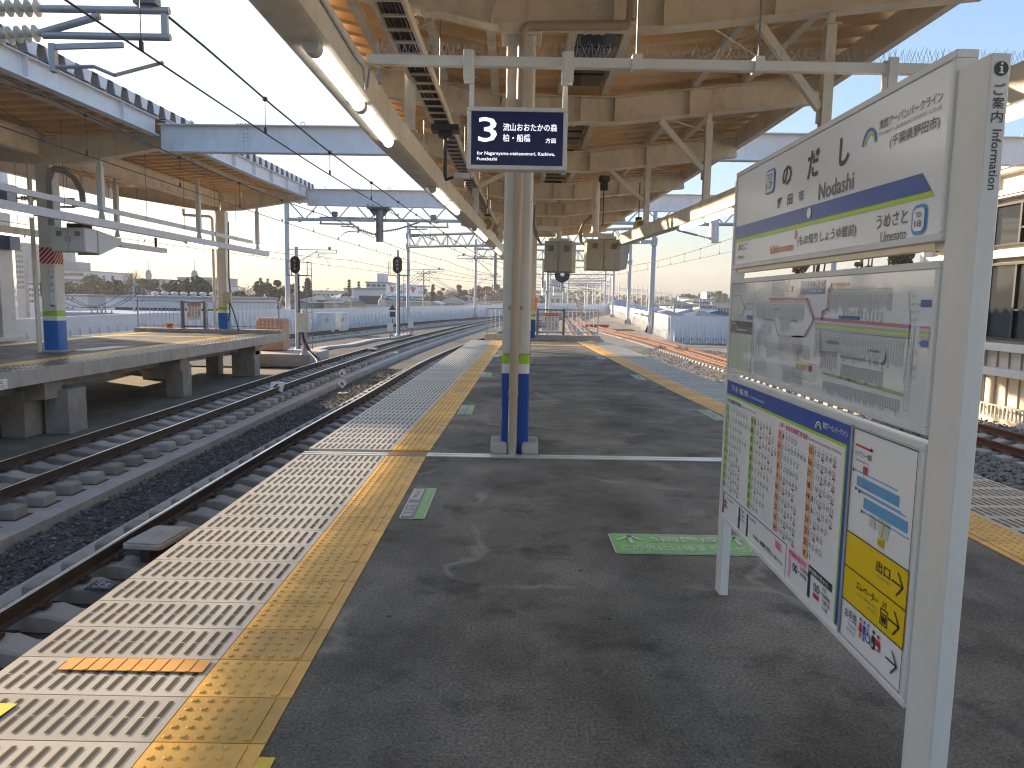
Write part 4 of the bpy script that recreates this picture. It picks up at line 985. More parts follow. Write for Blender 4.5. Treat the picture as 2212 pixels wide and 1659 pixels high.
# white floor notice on the opposite platform
mb = MB(); mb.prism([(-12.2, 20.3), (-11.6, 20.3), (-11.45, 22.2), (-12.05, 22.2)], .001, .005); tag(mb.build('floor_sticker', M['stwhite'], smooth=False), 'white floor notice on the opposite platform asphalt', 'floor sticker')

oc = thing('platform_canopy', 'folded-plate steel canopy over the opposite platform', 'canopy', (-12.25, 19.6, 0))
for y in (7.5, 19.6, 31.2):
    zb = 4.85 if y < 25 else 5.05
    mb = MB()
    for xe, s in ((-8.75 if y < 25 else -8.5, 1), (-16.6, -1)):
        mb.ibeam((-12.25, y, zb), (-12.25+s*.9, y, zb+.05), .75, .28, .022, .014)
        n_ = 5
        xa = -12.25+s*.9
        for k in range(n_):
            t0, t1 = k/n_, (k+1)/n_; p = Vector((xa+(xe-xa)*t0, y, zb+.05+t0*.5)); q = Vector((xa+(xe-xa)*t1, y, zb+.05+t1*.5)); h0 = .72-.35*t0; h1 = .72-.35*t1
            mb.hexa([p+Vector((0, -.14, 0)), q+Vector((0, -.14, 0)), q+Vector((0, .14, 0)), p+Vector((0, .14, 0)), p+Vector((0, -.14, .02)), q+Vector((0, -.14, .02)), q+Vector((0, .14, .02)), p+Vector((0, .14, .02))])
            mb.hexa([p+Vector((0, -.01, .02)), q+Vector((0, -.01, .02)), q+Vector((0, .01, .02)), p+Vector((0, .01, .02)), p+Vector((0, -.01, h0)), q+Vector((0, -.01, h1)), q+Vector((0, .01, h1)), p+Vector((0, .01, h0))])
            mb.hexa([p+Vector((0, -.14, h0)), q+Vector((0, -.14, h1)), q+Vector((0, .14, h1)), p+Vector((0, .14, h0)), p+Vector((0, -.14, h0+.02)), q+Vector((0, -.14, h1+.02)), q+Vector((0, .14, h1+.02)), p+Vector((0, .14, h0+.02))])
    for k in range(6):
        for e in (0, .09):
            for x in (-11.25, -13.3): mb.lathe((x+e, y-.012, zb+.1+k*.1), [(.022, 0), (.018, -.016)], 6, 'y')
    mb.build('beam', M['cream'], oc)
for y in (7.5, 19.6, 31.2):
    c = banded_column(oc, -12.24, y+.1, 0, 4.9 if y < 25 else 5.06, .2, M['bluel'], .96, 1.07, .84)
    if 15 < y < 25:
        mb = MB(); mb.prism(rrect_pts(-12.24-.203, y+.1-.203, -12.24+.203, y+.1+.203, .03, 3), 2.33, 2.75); mb.build('striped_band', M['stripe'], c)
    mb = MB(); mb.box(-12.55, -11.92, y-.2, y+.42, 0, .06); mb.build('column_footing', M['concretel'], oc, bevel=.01)
mb = MB(); p = [Vector((-12.25, y, 4.95+.012*(y-7))) for y in (-4, 7.5, 19.4)]
mb.ibeam((-12.25, -4, 5.0), (-12.25, 19.4, 5.05), .55, .26, .02, .014); mb.ibeam((-12.25, 19.8, 5.08), (-12.25, 31, 5.2), .55, .26, .02, .014); mb.build('ridge_beam', M['cream'], oc)
for nm, pts, h in (('fascia_beam', [(-9.0, -4, 5.36), (-8.9, 13, 5.38), (-8.85, 18.6, 5.44)], .42), ('fascia_beam', [(-8.72, 18.9, 5.44), (-8.6, 25, 5.46), (-8.5, 30.5, 5.56)], .44), ('fascia_beam', [(-16.8, -4, 5.4), (-16.8, 31.6, 5.5)], .80)):
    mb = MB()
    for p, q in zip(pts[:-1], pts[1:]): mb.ibeam(p, q, h, .22, .018, .012)
    for k in range(7):
        a, b = Vector(pts[0]), Vector(pts[-1]); c = a+(b-a)*(k+.5)/7; mb.box(c.x-.1, c.x+.1, c.y-.006, c.y+.006, c.z+.02, c.z+h-.02)
    mb.build(nm, M['pale'], oc)
deck_sheet(lambda y: (-17.0, -12.6, -11.9, -8.96+.012*(y-14)), lambda y: (5.95+.008*(y-14), 5.72+.004*(y-14), 5.72+.004*(y-14), 5.855+.011*(y-14)), -5, 31.9, .57, .24, oc, [M['deck']], .005)
deck_sheet(lambda y: (-8.955+.012*(y-14), -8.765+.012*(y-14)), lambda y: (5.857+.011*(y-14), 5.862+.011*(y-14)), -5, 31.9, .57, .24, oc, [M['galv']], .005).name = 'roof_overhang'
mb = MB()
for k in range(40):  # bright end caps of the folds along the edge
    y = -2+k*.57+.0
mb2 = MB()
for x, dz in ((-10.3, .08), (-13.9, .08), (-15.3, .16)):
    mb2.bar((x, -4, 5.60+dz), (x, 31.5, 5.78+dz), .1, .14)
mb2.build('purlins', M['cream'], oc)
yk = -5.
while yk < 31.3:
    xe = -8.76+.012*(yk-14); z0 = 5.86+.011*(yk-14)
    a, b, c_, d_ = yk+.78*.57, yk+.92*.57, yk+.57*1.28, yk+.57*1.42
    caps = MB(); caps.hexa([(xe-.012, b, z0-.0), (xe, b, z0), (xe, c_, z0), (xe-.012, c_, z0), (xe-.012, a, z0+.245), (xe, a, z0+.245), (xe, d_, z0+.245), (xe-.012, d_, z0+.245)])
    yk += .57; caps.build('fold_end_cap', M['pale'], oc, smooth=False)
mb = MB()
for ya, yb in ((8, 19.2), (20, 30.8)):
    for x0_, x1_ in ((-11.9, -9.1), (-12.6, -16.3)):
        mb.tube((x0_, ya, 5.5), (x1_, yb, 5.72), .012, 5); mb.tube((x1_, ya, 5.72), (x0_, yb, 5.5), .012, 5)
for y in (12, 15, 18, 22, 24.5, 27, 29): mb.tube((-10.8, y, 3.6), (-10.8, y, 5.65), .008, 5); mb.tube((-14.6, y, 3.4), (-14.6, y, 5.65), .008, 5)
mb.build('rods', M['galvdark'], oc)
for x, y, zt in ((-10.8, 13.0, 5.15), (-10.8, 19.6, 5.0), (-10.8, 25.6, 5.4), (-10.7, 31.1, 5.2), (-13.6, 25.6, 5.4)):
    mb = MB(); mb.box(x-.07, x+.07, y-.07, y+.07, 3.75, zt-.15); mb.box(x-.11, x+.11, y-.11, y+.11, 3.735, 3.75); mb.box(x-.05, x+.05, y-.03, y+.03, zt-.15, zt+.1)
    mb.hexa([(x-.09, y-.02, 3.5), (x+.09, y-.02, 3.5), (x+.09, y+.02, 3.5), (x-.09, y+.02, 3.5), (x-.04, y-.02, 3.735), (x+.04, y-.02, 3.735), (x+.04, y+.02, 3.735), (x-.04, y+.02, 3.735)]); mb.build('hanger_post', M['white'], oc)
duct('lighting_duct', 'long white lighting duct along the near edge of the opposite canopy', lambda y: -10.75, -4, 32.5, 3.30, .16, .19, (9.2, 14.2, 24.5), 0, m=M['pale'], lr=.03)
duct('lighting_duct', 'short lighting duct seen left of the striped column', lambda y: -14.6, -4, 26, 3.25, .18, .2, (13, 18, 21), 0, m=M['cream'], lr=.03)
mb = MB(); mb.box(-11.0, -10.862, -4, 31, 3.74, 3.80); mb.box(-10.86, -10.84, -4, 31, 3.72, 3.85); tag(mb.build('cable_trough', M['pale']), 'thin pale cable trough above the opposite lighting duct', 'cable trough')
cb, P = cabinet('display_cabinet', 'white two-door cabinet beside the striped column on the opposite platform', -11.72, -10.86, 18.9, 2.62, 3.22, .55, 0, M['cabinetw'])
mb = MB(); mb.hexa([(-11.4, 19.46, 2.56), (-10.84, 19.46, 2.56), (-10.84, 20.6, 2.92), (-11.1, 20.6, 2.92), (-11.4, 19.46, 3.20), (-10.84, 19.46, 3.20), (-10.84, 20.6, 3.08), (-11.1, 20.6, 3.08)]); mb.box(-11.0, -10.84, 20.6, 23.3, 2.86, 3.0); mb.build('side_cowl', M['cabinetw'], cb)
mb = MB(); mb.box(-11.35, -10.95, 18.95, 19.4, 3.225, 3.33); mb.tube((-11.0, 22.9, 3.0), (-11.0, 22.9, 3.3), .04); mb.build('hanging_bracket', M['dark'], cb)
rpo = thing('rain_pipe', 'pale rain pipe left of the striped column', 'pipe', (-12.5, 19.4, 0)); mb = MB(); mb.tube((-12.49, 19.4, 0), (-12.52, 19.4, 4.85), .055, 12); mb.build('pipe', M['cream'], rpo)
rpo = thing('rain_pipe', 'pale rain pipe on the second column of the opposite platform', 'pipe', (-12.5, 31.0, 0)); mb = MB(); mb.path([(-12.52, 31.0, 0), (-12.52, 31.0, 4.7), (-12.6, 31, 4.8), (-13.7, 31, 4.85), (-13.7, 31, 5.1)], .055, 12); mb.build('pipe', M['cream'], rpo)
hs = thing('cable_hoses', 'pair of bent grey conduits curling beside the striped column', 'conduit', (-11.7, 19.3, 3.8))
mb = MB()
for k in range(3):
    o_ = .055*k
    mb.path([(-12.0+o_, 19.3, 3.3), (-12.02+o_, 19.3, 4.4), (-11.95+o_, 19.3, 4.68-o_), (-11.8, 19.3, 4.78-o_), (-11.55-o_*.3, 19.3, 4.74-o_), (-11.25-o_, 19.3, 4.5), (-11.06-o_, 19.3, 4.15), (-11.05-o_, 19.3, 3.9), (-11.2-o_, 19.3, 3.78)], .026, 7)
mb.build('conduits', M['cablelight'], hs)
# station name plate on the striped column
np_ = thing('name_plate', 'narrow vertical white name plate on the striped column', 'name plate', (-12.1, 19.49, 1.2))
mb = MB(); mb.box(-12.20, -12.06, 19.478, 19.496, 1.20, 2.22); mb.build('plate', M['signwhite'], np_, bevel=.003)
F = Face((-12.20, 19.478, 1.20), (1, 0, 0), (0, 0, 1), (0, -1, 0)); t = MB(); vput(t, '野', F, .07, .82, .09, .01); vput(t, '田', F, .07, .65, .09, .01); vput(t, '市', F, .07, .48, .09, .01); outline(t, F, .03, .86, .11, .96, .008, .003); outline(t, F, .006, .006, .134, 1.014, .005, .003); rect(t, F, .01, .015, .13, .06, .003); vput(t, 'のだし', F, .07, .26, .04, .0); t.build('lettering', M['inkgrey'], np_, smooth=False)
mb = MB(); mb.box(-12.62, -12.5, 19.75, 19.95, 1.48, 1.85); tag(mb.build('emergency_button_box', M['orange'], bevel=.01), 'orange emergency button box behind the striped column', 'alarm box')
# railing at the end of the opposite platform
rr = railing('platform_end_railing', 'grey metal railing with gate at the opposite platform end', 'railing', [((-15.75, 31.0), (-13.95, 31.05)), ((-12.85, 31.05), (-12.55, 31.05)), ((-11.9, 31.05), (-9.85, 31.05))], .16, 1.30, kerb=(-15.87, -9.72, 30.85, 31.3, 0, .16))
gate(rr, -13.85, -12.95, 31.02, .16, 1.26, M['galvdark'])
warning_sign('warning_sign', 'white red-headed warning sign on the opposite platform gate', -13.66, -13.06, 30.94, .52, 1.24)
mb = MB(); mb.box(-14.55, -14.25, 30.93, 30.97, .17, .37); o = tag(mb.build('car_stop_plate', M['orange'], smooth=False), 'small orange plate numbered 3 on the opposite railing', 'plate')
F = Face((-14.55, 30.93, .17), (1, 0, 0), (0, 0, 1), (0, -1, 0)); t = MB(); put(t, '3', F, .07, .03, .17, .17, .02); disc(t, F, .23, .13, .035, .003); t.build('lettering', M['ink'], o, smooth=False)
jb = thing('junction_box', 'grey junction box on the second column of the opposite platform', 'junction box', (-12.0, 30.9, 1.15))
mb = MB(); mb.box(-12.1, -11.78, 30.85, 31.05, 1.25, 1.72); mb.build('box', M['cabinet'], jb, bevel=.01)
mb = MB(); mb.path([(-11.82, 30.9, 4.6), (-11.84, 30.88, 2.2), (-11.8, 30.88, 1.7)], .03, 6); mb.path([(-11.85, 30.85, 1.25), (-11.8, 30.8, .9), (-11.9, 30.8, .5)], .025, 6); mb.path([(-11.8, 30.85, 1.25), (-11.6, 30.8, .7), (-11.45, 30.8, .1)], .025, 6); mb.build('cables', M['cable'], jb)

# ================================================================== STATION SIGN BOARD
XS = 1.14
ss = thing('station_sign', 'tall white station sign board with name, route map and timetable panels', 'station sign', (1.17, 2.95, 0))
F = Face((XS, 3.89, 0), (0, -1, 0), (0, 0, 1), (-1, 0, 0))      # x runs from the far end towards the viewer, y is height
for i, (ya, yb, zt) in enumerate(((1.865, 2.0, 2.215), (3.90, 3.99, 2.24))):
    mb = MB(); mb.box(XS+(.008 if i == 0 else .022), XS+(.058 if i == 0 else .070), ya, yb, 0, zt); po = mb.build('post', M['white'], ss, bevel=.004)
    if i == 0:
        FP = Face((XS+.008, ya, 0), (1, 0, 0), (0, 0, 1), (0, -1, 0))
        mb = MB(); disc(mb, FP, .026, 2.178, .0175, .0015); 
        vput(mb, 'ご案内', FP, .026, 2.148, .029, .01, .0015)
        v, f = glyphs('Information', .01); lo, hi = v.min(0), v.max(0); s_ = .145/(hi[0]-lo[0])
        mb.add([FP.p(.018+(b-lo[1])*s_*1.0, 2.035-(a-lo[0])*s_, .0015) for a, b, _ in v], f); mb.build('lettering', M['ink'], po, smooth=False)
        mb = MB(); disc(mb, FP, .026, 2.189, .0032, .003, 10); rect(mb, FP, .0235, 2.169, .0285, 2.183, .003); rect(mb, FP, .0205, 2.180, .0285, 2.183, .0033); rect(mb, FP, .020, 2.1665, .032, 2.1695, .0033); mb.build('info_mark', M['signwhite'], po, smooth=False)
def board(name, z0, z1, face_mat, th=.045, fr=.022, x0=-.01, x1=1.89):
    mb = MB(); mb.box(XS+.006, XS+th-.004, 3.89-x1+fr*.5, 3.89-x0-fr*.5, z0+fr*.5, z1-fr*.5); b = mb.build(name, face_mat, ss, smooth=False)
    mb = MB()
    mb.box(XS, XS+th, 3.89-x1, 3.89-x0, z1-fr, z1); mb.box(XS, XS+th, 3.89-x1, 3.89-x0, z0, z0+fr)
    mb.box(XS, XS+th, 3.89-x1, 3.89-x1+fr*.8, z0+fr, z1-fr); mb.box(XS, XS+th, 3.89-x0-fr*.8, 3.89-x0, z0+fr, z1-fr)
    mb.build('frame', M['signframe'], b, bevel=.003)
    mb = MB()
    for zz in (z0+.07, z1-.07): mb.lathe((XS+.02, 3.89-x1-.001, zz), [(.007, 0), (.006, -.003)], 8, 'y')
    mb.build('screws', M['galv'], b)
    return b
FF = Face((XS+.006, 3.89, 0), (0, -1, 0), (0, 0, 1), (-1, 0, 0))
X = lambda Y: 3.89-Y
L_ = {}
def ink(m): return L_.setdefault(m, MB())
def flush(parent, names=None):
    for m, mb in L_.items(): mb.build({'ink': 'lettering', 'inkgrey': 'grey_lettering'}.get(m, 'print_'+M[m].name), M[m], parent, smooth=False)
    L_.clear()
# --- name board
b1 = board('name_board', 1.777, 2.268, M['signwhite'], th=.06)
D = .002
def tdbox(xa, za, xb, zb, n):
    rrect(ink('tdblue'), FF, xa, za, xb, zb, .025, D); rrect(ink('signwhite'), FF, xa+.010, za+.010, xb-.010, zb-.010, .017, D*2)
    put(ink('inkgrey'), 'TD', FF, xa+.024, za+(zb-za)*.57, xb-.024, zb-.022, .005, D*3); put(ink('inkgrey'), n, FF, xa+.022, za+.022, xb-.022, za+(zb-za)*.48, .005, D*3)
tdbox(X(3.452), 2.092, X(3.33), 2.202, '17'); tdbox(X(2.165), 1.803, X(2.085), 1.888, '18')
put(ink('ink'), 'の', FF, X(3.24), 2.10, X(3.135), 2.183, .03, D); put(ink('ink'), 'だ', FF, X(2.968), 2.086, X(2.858), 2.194, .03, D); put(ink('ink'), 'し', FF, X(2.685), 2.085, X(2.604), 2.185, .035, D)
for ch, y in (('野', 3.285), ('田', 3.165), ('市', 3.045)): put(ink('inkgrey'), ch, FF, X(y), 2.013, X(y-.055), 2.058, .02, D)
put(ink('inkgrey'), 'Nodashi', FF, X(2.845), 1.993, X(2.556), 2.053, .012, D)
arc(ink('signblue'), FF, X(2.462), 2.120, .040, .050, 0, 180, D, ky=1.05); arc(ink('leafgreen'), FF, X(2.458), 2.120, .026, .035, 0, 180, D, ky=1.05)
put(ink('inkgrey'), '東武アーバンパークライン', FF, X(2.402), 2.151, X(2.055), 2.181, .012, D); put(ink('mapgrey'), 'TOBU URBAN PARK LINE', FF, X(2.402), 2.132, X(2.055), 2.143, .0, D)
put(ink('inkgrey'), '(千葉県野田市)', FF, X(2.327), 2.078, X(2.06), 2.118, .012, D)
poly(ink('signblue'), FF, [(X(3.872), 1.93), (X(2.075), 1.919), (X(2.128), 1.974), (X(3.872), 1.992)], D); poly(ink('signlime'), FF, [(X(3.872), 1.912), (X(2.06), 1.902), (X(2.073), 1.9175), (X(3.872), 1.9285)], D)
disc(ink('signwhite'), FF, X(2.921), 1.955, .021, D*2)
put(ink('inkgrey'), 'あたご', FF, X(3.822), 1.867, X(3.67), 1.902, .008, D); put(ink('inkgrey'), 'Atago', FF, X(3.825), 1.822, X(3.717), 1.846, .0, D)
put(ink('orange'), 'kikkoman', FF, X(3.345), 1.822, X(3.07), 1.858, .02, D); hx = [(X(3.052)+.017*math.sin(rad(60*k)), 1.884+.019*math.cos(rad(60*k))) for k in range(6)]
poly(ink('orange'), FF, hx, D); put(ink('signwhite'), '亀', FF, X(3.062), 1.873, X(3.042), 1.895, .0, D*2)
put(ink('inkgrey'), '(もの知りしょうゆ館前)', FF, X(3.026), 1.829, X(2.512), 1.876, .012, D)
put(ink('inkgrey'), 'うめさと', FF, X(2.375), 1.842, X(2.192), 1.884, .012, D); put(ink('inkgrey'), 'Umesato', FF, X(2.342), 1.797, X(2.192), 1.830, .006, D)
flush(b1)
mb = MB(); mb.box(XS+.012, XS+.05, 2.05, 3.84, 1.757, 1.777); mb.build('under_light', mat('under_trim', (.55, .48, .36), .3, .4), b1)
# --- route map board
b2 = board('route_map_board', 1.247, 1.725, M['paleblue'])
rnd = random.Random(5)
def ml(m, pts, wd, d=D): line(ink(m), FF, [(X(y), z) for y, z in pts], wd, d)
def names(y0, y1, z, n, h, dirn=-1, m='mapink', box=True):
    for i in range(n):
        y = y0+(y1-y0)*i/max(1, n-1); hh = h*rnd.uniform(.6, 1.)
        if box: outline(ink(m), FF, X(y)-.0055, z-.014*(dirn < 0)+.0, X(y)+.0055, z+.014*(dirn > 0), .002, D)
        a = z+dirn*.018; k = 0
        while k < hh:
            g = rnd.uniform(.006, .011); rect(ink(m), FF, X(y)-.0042, min(a+dirn*k, a+dirn*(k+g*.8)), X(y)+.0042, max(a+dirn*k, a+dirn*(k+g*.8)), D); k += g
rect(ink('mapink'), FF, X(3.528), 1.27, X(3.523), 1.705, D)
rect(ink('palegreen'), FF, .012, 1.27, X(3.528), 1.455, D*.7); rect(ink('inkgrey'), FF, X(3.882), 1.452, X(3.532), 1.513, D)
ml('signwhite', [(3.86, 1.50), (3.79, 1.50), (3.76, 1.47), (3.62, 1.47)], .004, D*2); ml('signwhite', [(3.86, 1.50), (3.86, 1.475)], .004, D*2)
ml('mapink', [(3.84, 1.64), (3.74, 1.64), (3.66, 1.575), (3.54, 1.575)], .006); ml('mapink', [(3.80, 1.545), (3.70, 1.545), (3.64, 1.60), (3.54, 1.60)], .006); names(3.84, 3.56, 1.66, 10, .03, 1); names(3.83, 3.56, 1.535, 11, .03); names(3.80, 3.6, 1.40, 6, .06); rect(ink('mapblue'), FF, X(3.62), 1.525, X(3.54), 1.545, D)
rect(ink('mapblue'), FF, X(2.962), 1.641, X(2.735), 1.692, D); put(ink('signwhite'), '停車駅ご案内', FF, X(2.90), 1.667, X(2.755), 1.687, .02, D*2); put(ink('signwhite'), 'Tobu Line Guide', FF, X(2.875), 1.648, X(2.75), 1.660, .0, D*2)
ml('mapmaroon', [(3.32, 1.623), (2.89, 1.623), (2.815, 1.549), (2.13, 1.543)], .011); ml('mappink', [(3.40, 1.611), (2.90, 1.611), (2.822, 1.538), (2.13, 1.535)], .007)
ml('mapmaroon', [(2.744, 1.55), (2.742, 1.575), (2.70, 1.585), (2.697, 1.655), (2.675, 1.675), (2.545, 1.673)], .010); ml('mappink', [(2.732, 1.55), (2.73, 1.57), (2.688, 1.58), (2.686, 1.65), (2.67, 1.664), (2.36, 1.662)], .007)
ml('mapgreen', [(2.80, 1.531), (2.13, 1.527)], .008); ml('maplime', [(2.80, 1.522), (2.13, 1.519)], .008); ml('mapink', [(2.80, 1.513), (2.12, 1.510)], .006)
ml('mapmaroon', [(2.815, 1.545), (2.895, 1.48)], .008); ml('mapink', [(2.82, 1.53), (2.885, 1.475), (3.18, 1.466), (3.24, 1.53), (3.42, 1.54)], .006); ml('mappink', [(2.90, 1.477), (3.02, 1.470)], .006)
ml('mappink', [(2.752, 1.50), (2.735, 1.428), (2.59, 1.434)], .008); ml('mapgreen', [(2.70, 1.352), (2.14, 1.343)], .010); ml('mapink', [(2.56, 1.424), (2.26, 1.424), (2.25, 1.47)], .008); ml('mapink', [(2.15, 1.64), (2.13, 1.545), (2.142, 1.38)], .004)
names(2.79, 2.16, 1.508, 40, .085); names(3.48, 2.92, 1.600, 36, .055); names(3.28, 3.10, 1.640, 9, .05, 1); names(2.67, 2.25, 1.655, 28, .06); names(3.40, 3.28, 1.53, 6, .05); names(3.16, 3.06, 1.545, 6, .045); names(3.17, 2.92, 1.46, 12, .045); names(2.73, 2.60, 1.424, 9, .045); names(2.555, 2.27, 1.416, 26, .05, box=False); names(3.30, 3.12, 1.43, 8, .05); names(3.45, 3.32, 1.47, 7, .05); names(3.0, 2.84, 1.44, 9, .04); names(2.56, 2.30, 1.60, 11, .03, box=False); names(3.10, 2.9, 1.345, 12, .05); names(3.48, 3.32, 1.36, 8, .06); names(2.69, 2.16, 1.343, 36, .045, box=False); names(3.50, 3.42, 1.50, 3, .16, box=False)
for (ya, za, yb, zb, m) in ((3.10, 1.653, 3.05, 1.675, 'maporange'), (2.985, 1.634, 2.91, 1.642, 'maporange'), (2.60, 1.553, 2.44, 1.565, 'mapblue'), (2.082, 1.60, 2.03, 1.62, 'mapblue'), (3.05, 1.53, 2.98, 1.54, 'mapink'), (3.36, 1.525, 3.30, 1.533, 'mappink'), (3.0, 1.468, 2.92, 1.478, 'mappink'), (3.25, 1.575, 3.18, 1.583, 'mapink'), (2.68, 1.462, 2.59, 1.473, 'mapink'), (2.37, 1.455, 2.30, 1.463, 'mapink')): rect(ink(m), FF, X(ya), za, X(yb), zb, D)
for k, m in enumerate(('mapmaroon', 'mappink', 'mapgreen', 'maplime', 'mapink')): rect(ink(m), FF, X(2.075), 1.540-k*.0075, X(2.027), 1.5465-k*.0075, D)
poly(ink('mapblue'), FF, [(X(2.075), 1.498), (X(2.062), 1.488), (X(2.03), 1.488), (X(2.03), 1.508), (X(2.062), 1.508)], D)
outline(ink('mapink'), FF, X(2.98), 1.312, X(2.775), 1.375, .003, D)
for k, m in enumerate(('mapink', 'yel', 'mapgreen', 'mappink', 'crimson')): rect(ink(m), FF, X(2.965-k*.034), 1.345, X(2.94-k*.034), 1.368, D)
vput(ink('mapink'), 'とうきょうスカイツリー', FF, X(2.117), 1.50, .0165, .01, D, pitch=1.05); vput(ink('mapink'), '浅草', FF, X(2.092), 1.51, .018, .01, D, pitch=2.6); outline(ink('mapink'), FF, X(2.132), 1.30, X(2.104), 1.545, .002, D); outline(ink('mapink'), FF, X(2.104), 1.40, X(2.078), 1.545, .002, D)
for s, z in (('亀戸', 1.625), ('亀戸水神', 1.602), ('東あずま', 1.580), ('小村井', 1.558)): put(ink('mapink'), s, FF, X(2.132), z, X(2.132-.012*len(s)), z+.010, .0, D)
flush(b2)
# --- timetable board with the exit guide
b3 = board('timetable_board', .452, 1.225, M['signwhite'])
poly(ink('signblue'), FF, [(X(3.885), 1.115), (X(2.475), 1.115), (X(2.475), .50), (X(2.447), .50), (X(2.447), 1.20)]+[(X(3.885)+.05*(1-math.sin(rad(a))), 1.20-.05*(1-math.cos(rad(a)))) for a in (0, 30, 60, 90)], D)
L_['signblue'] = MB(); rect(ink('signblue'), FF, X(3.885), 1.128, X(2.447), 1.198, D); rect(ink('signblue'), FF, X(2.470), .492, X(2.447), 1.128, D)
rect(ink('signlime'), FF, X(3.885), 1.116, X(2.470), 1.128, D); rect(ink('signlime'), FF, X(2.482), .492, X(2.470), 1.116, D)
put(ink('signwhite'), '下り 柏・船橋 方面', FF, X(3.80), 1.150, X(3.54), 1.182, .02, D*2); put(ink('signwhite'), 'for Kashiwa, Funabashi', FF, X(3.525), 1.150, X(3.30), 1.166, .0, D*2)
arc(ink('signwhite'), FF, X(2.705), 1.143, .022, .028, 0, 180, D*2); arc(ink('leafgreen'), FF, X(2.705), 1.143, .013, .018, 0, 180, D*2); put(ink('signwhite'), '東武アーバンパークライン', FF, X(2.665), 1.153, X(2.462), 1.177, .012, D*2)
put(ink('ink'), '平日発車標準時刻表', FF, X(3.872), 1.082, X(3.64), 1.104, .012, D); put(ink('inkgrey'), 'Departures Time Weekdays', FF, X(3.625), 1.084, X(3.41), 1.098, .0, D)
put(ink('crimson'), '土曜・休日発車標準時刻表', FF, X(3.108), 1.080, X(2.80), 1.103, .012, D); put(ink('inkgrey'), 'Departures Time Saturdays & Holidays', FF, X(2.79), 1.082, X(2.505), 1.097, .0, D)
ev = '0 10 20 30 40 50'
TT = [(3.862, 'leafgreen', range(5, 15), ['5 9 17 25 32 37 45 53', '0 6 15 20 30 35 41 48 53 59', '5 17 23 29 40 48', '2 10 18 23 33 39 45 58', '10 16 28 41 47 59', '8 21 29 39 50', ev, ev, ev, ev], .040),
      (3.450, 'leafgreen', list(range(15, 24))+[0], ['1 10 20 30 40 50', '0 10 22 31 43 50 57', '5 14 22 29 35 45 51 58', '7 14 29 38 44 52', '0 5 14 22 36 44 59', '8 17 28 37 46 55', '3 12 24 39 49 59', '9 20 29 41 55', '2 12 30 43 59', '11 30 46'], .040),
      (3.089, 'peach', range(5, 15), ['1 9 17 37 53', '0 6 14 21 29 38 46 56', '7 17 27 37 47 57', '7 21 28 38 47 56', '10 20 31 41 49 59', '12 20 29 39 50', ev, ev, ev, ev], .0335),
      (2.760, 'peach', list(range(15, 24))+[0], [ev, ev, '2 11 25 35 47 56', '2 10 20 33 41 51', '1 11 21 31 41 51', '1 11 23 32 41 52', '6 22 32 44 57', '11 25 40 55', '10 23 40 53', '11'], .0335)]
for yc, m, hrs, rws, st_ in TT:
    for i, (h_, r_) in enumerate(zip(hrs, rws)):
        z = 1.050-.0447*i
        rect(ink(m), FF, X(yc)-.0225, z-.0215, X(yc)+.0225, z+.0218, D); s_ = str(h_); put(ink('ink'), s_, FF, X(yc)-.007*len(s_), z-.012, X(yc)+.007*len(s_), z+.012, .008, D*2)
        if i % 2: rect(ink('palestripe'), FF, X(yc)+.026, z-.0215, X(yc)+.32, z+.0218, D*.5) if False else None
        for k, t_ in enumerate(r_.split()):
            xx = X(yc)+.038+st_*k; wd = .0118*len(t_); put(ink('inkgrey'), t_, FF, xx-wd*.5, z-.012, xx+wd*.5, z+.010, .0, D)
            disc(ink('inkgrey'), FF, xx+.002, z+.0185, .003, D, 6)
            if (h_ >= 9 or h_ == 0) and ((t_ in ('20', '21', '22', '23', '25') and k <= 3 and h_ not in (23, 0)) or (t_ in ('50', '51', '52', '49', '56') and k >= 4 and h_ < 21)): rect(ink('crimson'), FF, xx-.013, z-.0205, xx+.013, z-.014, D)
line(ink('ink'), FF, [(X(3.885), .603), (X(2.945), .615), (X(2.945), .47), (X(3.885), .468)], .004, D)
for y, t_ in ((3.855, '列車種別'), (3.578, '行先'), (3.452, 'その他')):
    rect(ink('ink'), FF, X(y)-.010, .484, X(y)+.012, .594, D); vput(ink('signwhite'), t_, FF, X(y), .588, .017, .0, D*2)
for z, t_ in ((.580, '無印 普通(各駅停車)'), (.556, '急行'), (.533, '区間急行')):
    put(ink('ink'), t_, FF, X(3.80), z-.007, X(3.80)+.0105*len(t_), z+.007, .0, D)
for z in (.556, .533): rect(ink('crimson'), FF, X(3.832), z-.009, X(3.805), z+.009, D)
for z, t_ in ((.585, '船 船橋行'), (.563, '高 高柳行'), (.541, '柏 柏行')): put(ink('ink'), t_, FF, X(3.555), z-.007, X(3.495), z+.007, .0, D)
put(ink('ink'), '④ 4両編成列車', FF, X(3.43), .580, X(3.33), .594, .0, D); put(ink('ink'), '停車駅は', FF, X(3.36), .510, X(3.27), .528, .008, D); put(ink('ink'), '停車駅ご案内', FF, X(3.26), .508, X(3.12), .534, .02, D); put(ink('ink'), 'をご覧ください', FF, X(3.11), .510, X(2.97), .528, .008, D)
rect(ink('pink'), FF, X(3.07), .56, X(3.00), .598, D)
for k in range(3): rect(ink('crimson'), FF, X(3.064), .568+k*.010, X(3.01), .572+k*.010, D*2)
rect(ink('pink'), FF, X(2.915), .586, X(2.735), .616, D); rect(ink('pink'), FF, X(2.915), .492, X(2.893), .586, D); put(ink('crimson'), '時刻表の見かた', FF, X(2.905), .593, X(2.745), .610, .01, D*2)
rect(ink('ink'), FF, X(2.715), .588, X(2.508), .618, D); rect(ink('ink'), FF, X(2.715), .492, X(2.693), .588, D); put(ink('signwhite'), '時刻表の見かた', FF, X(2.705), .595, X(2.535), .612, .01, D*2)
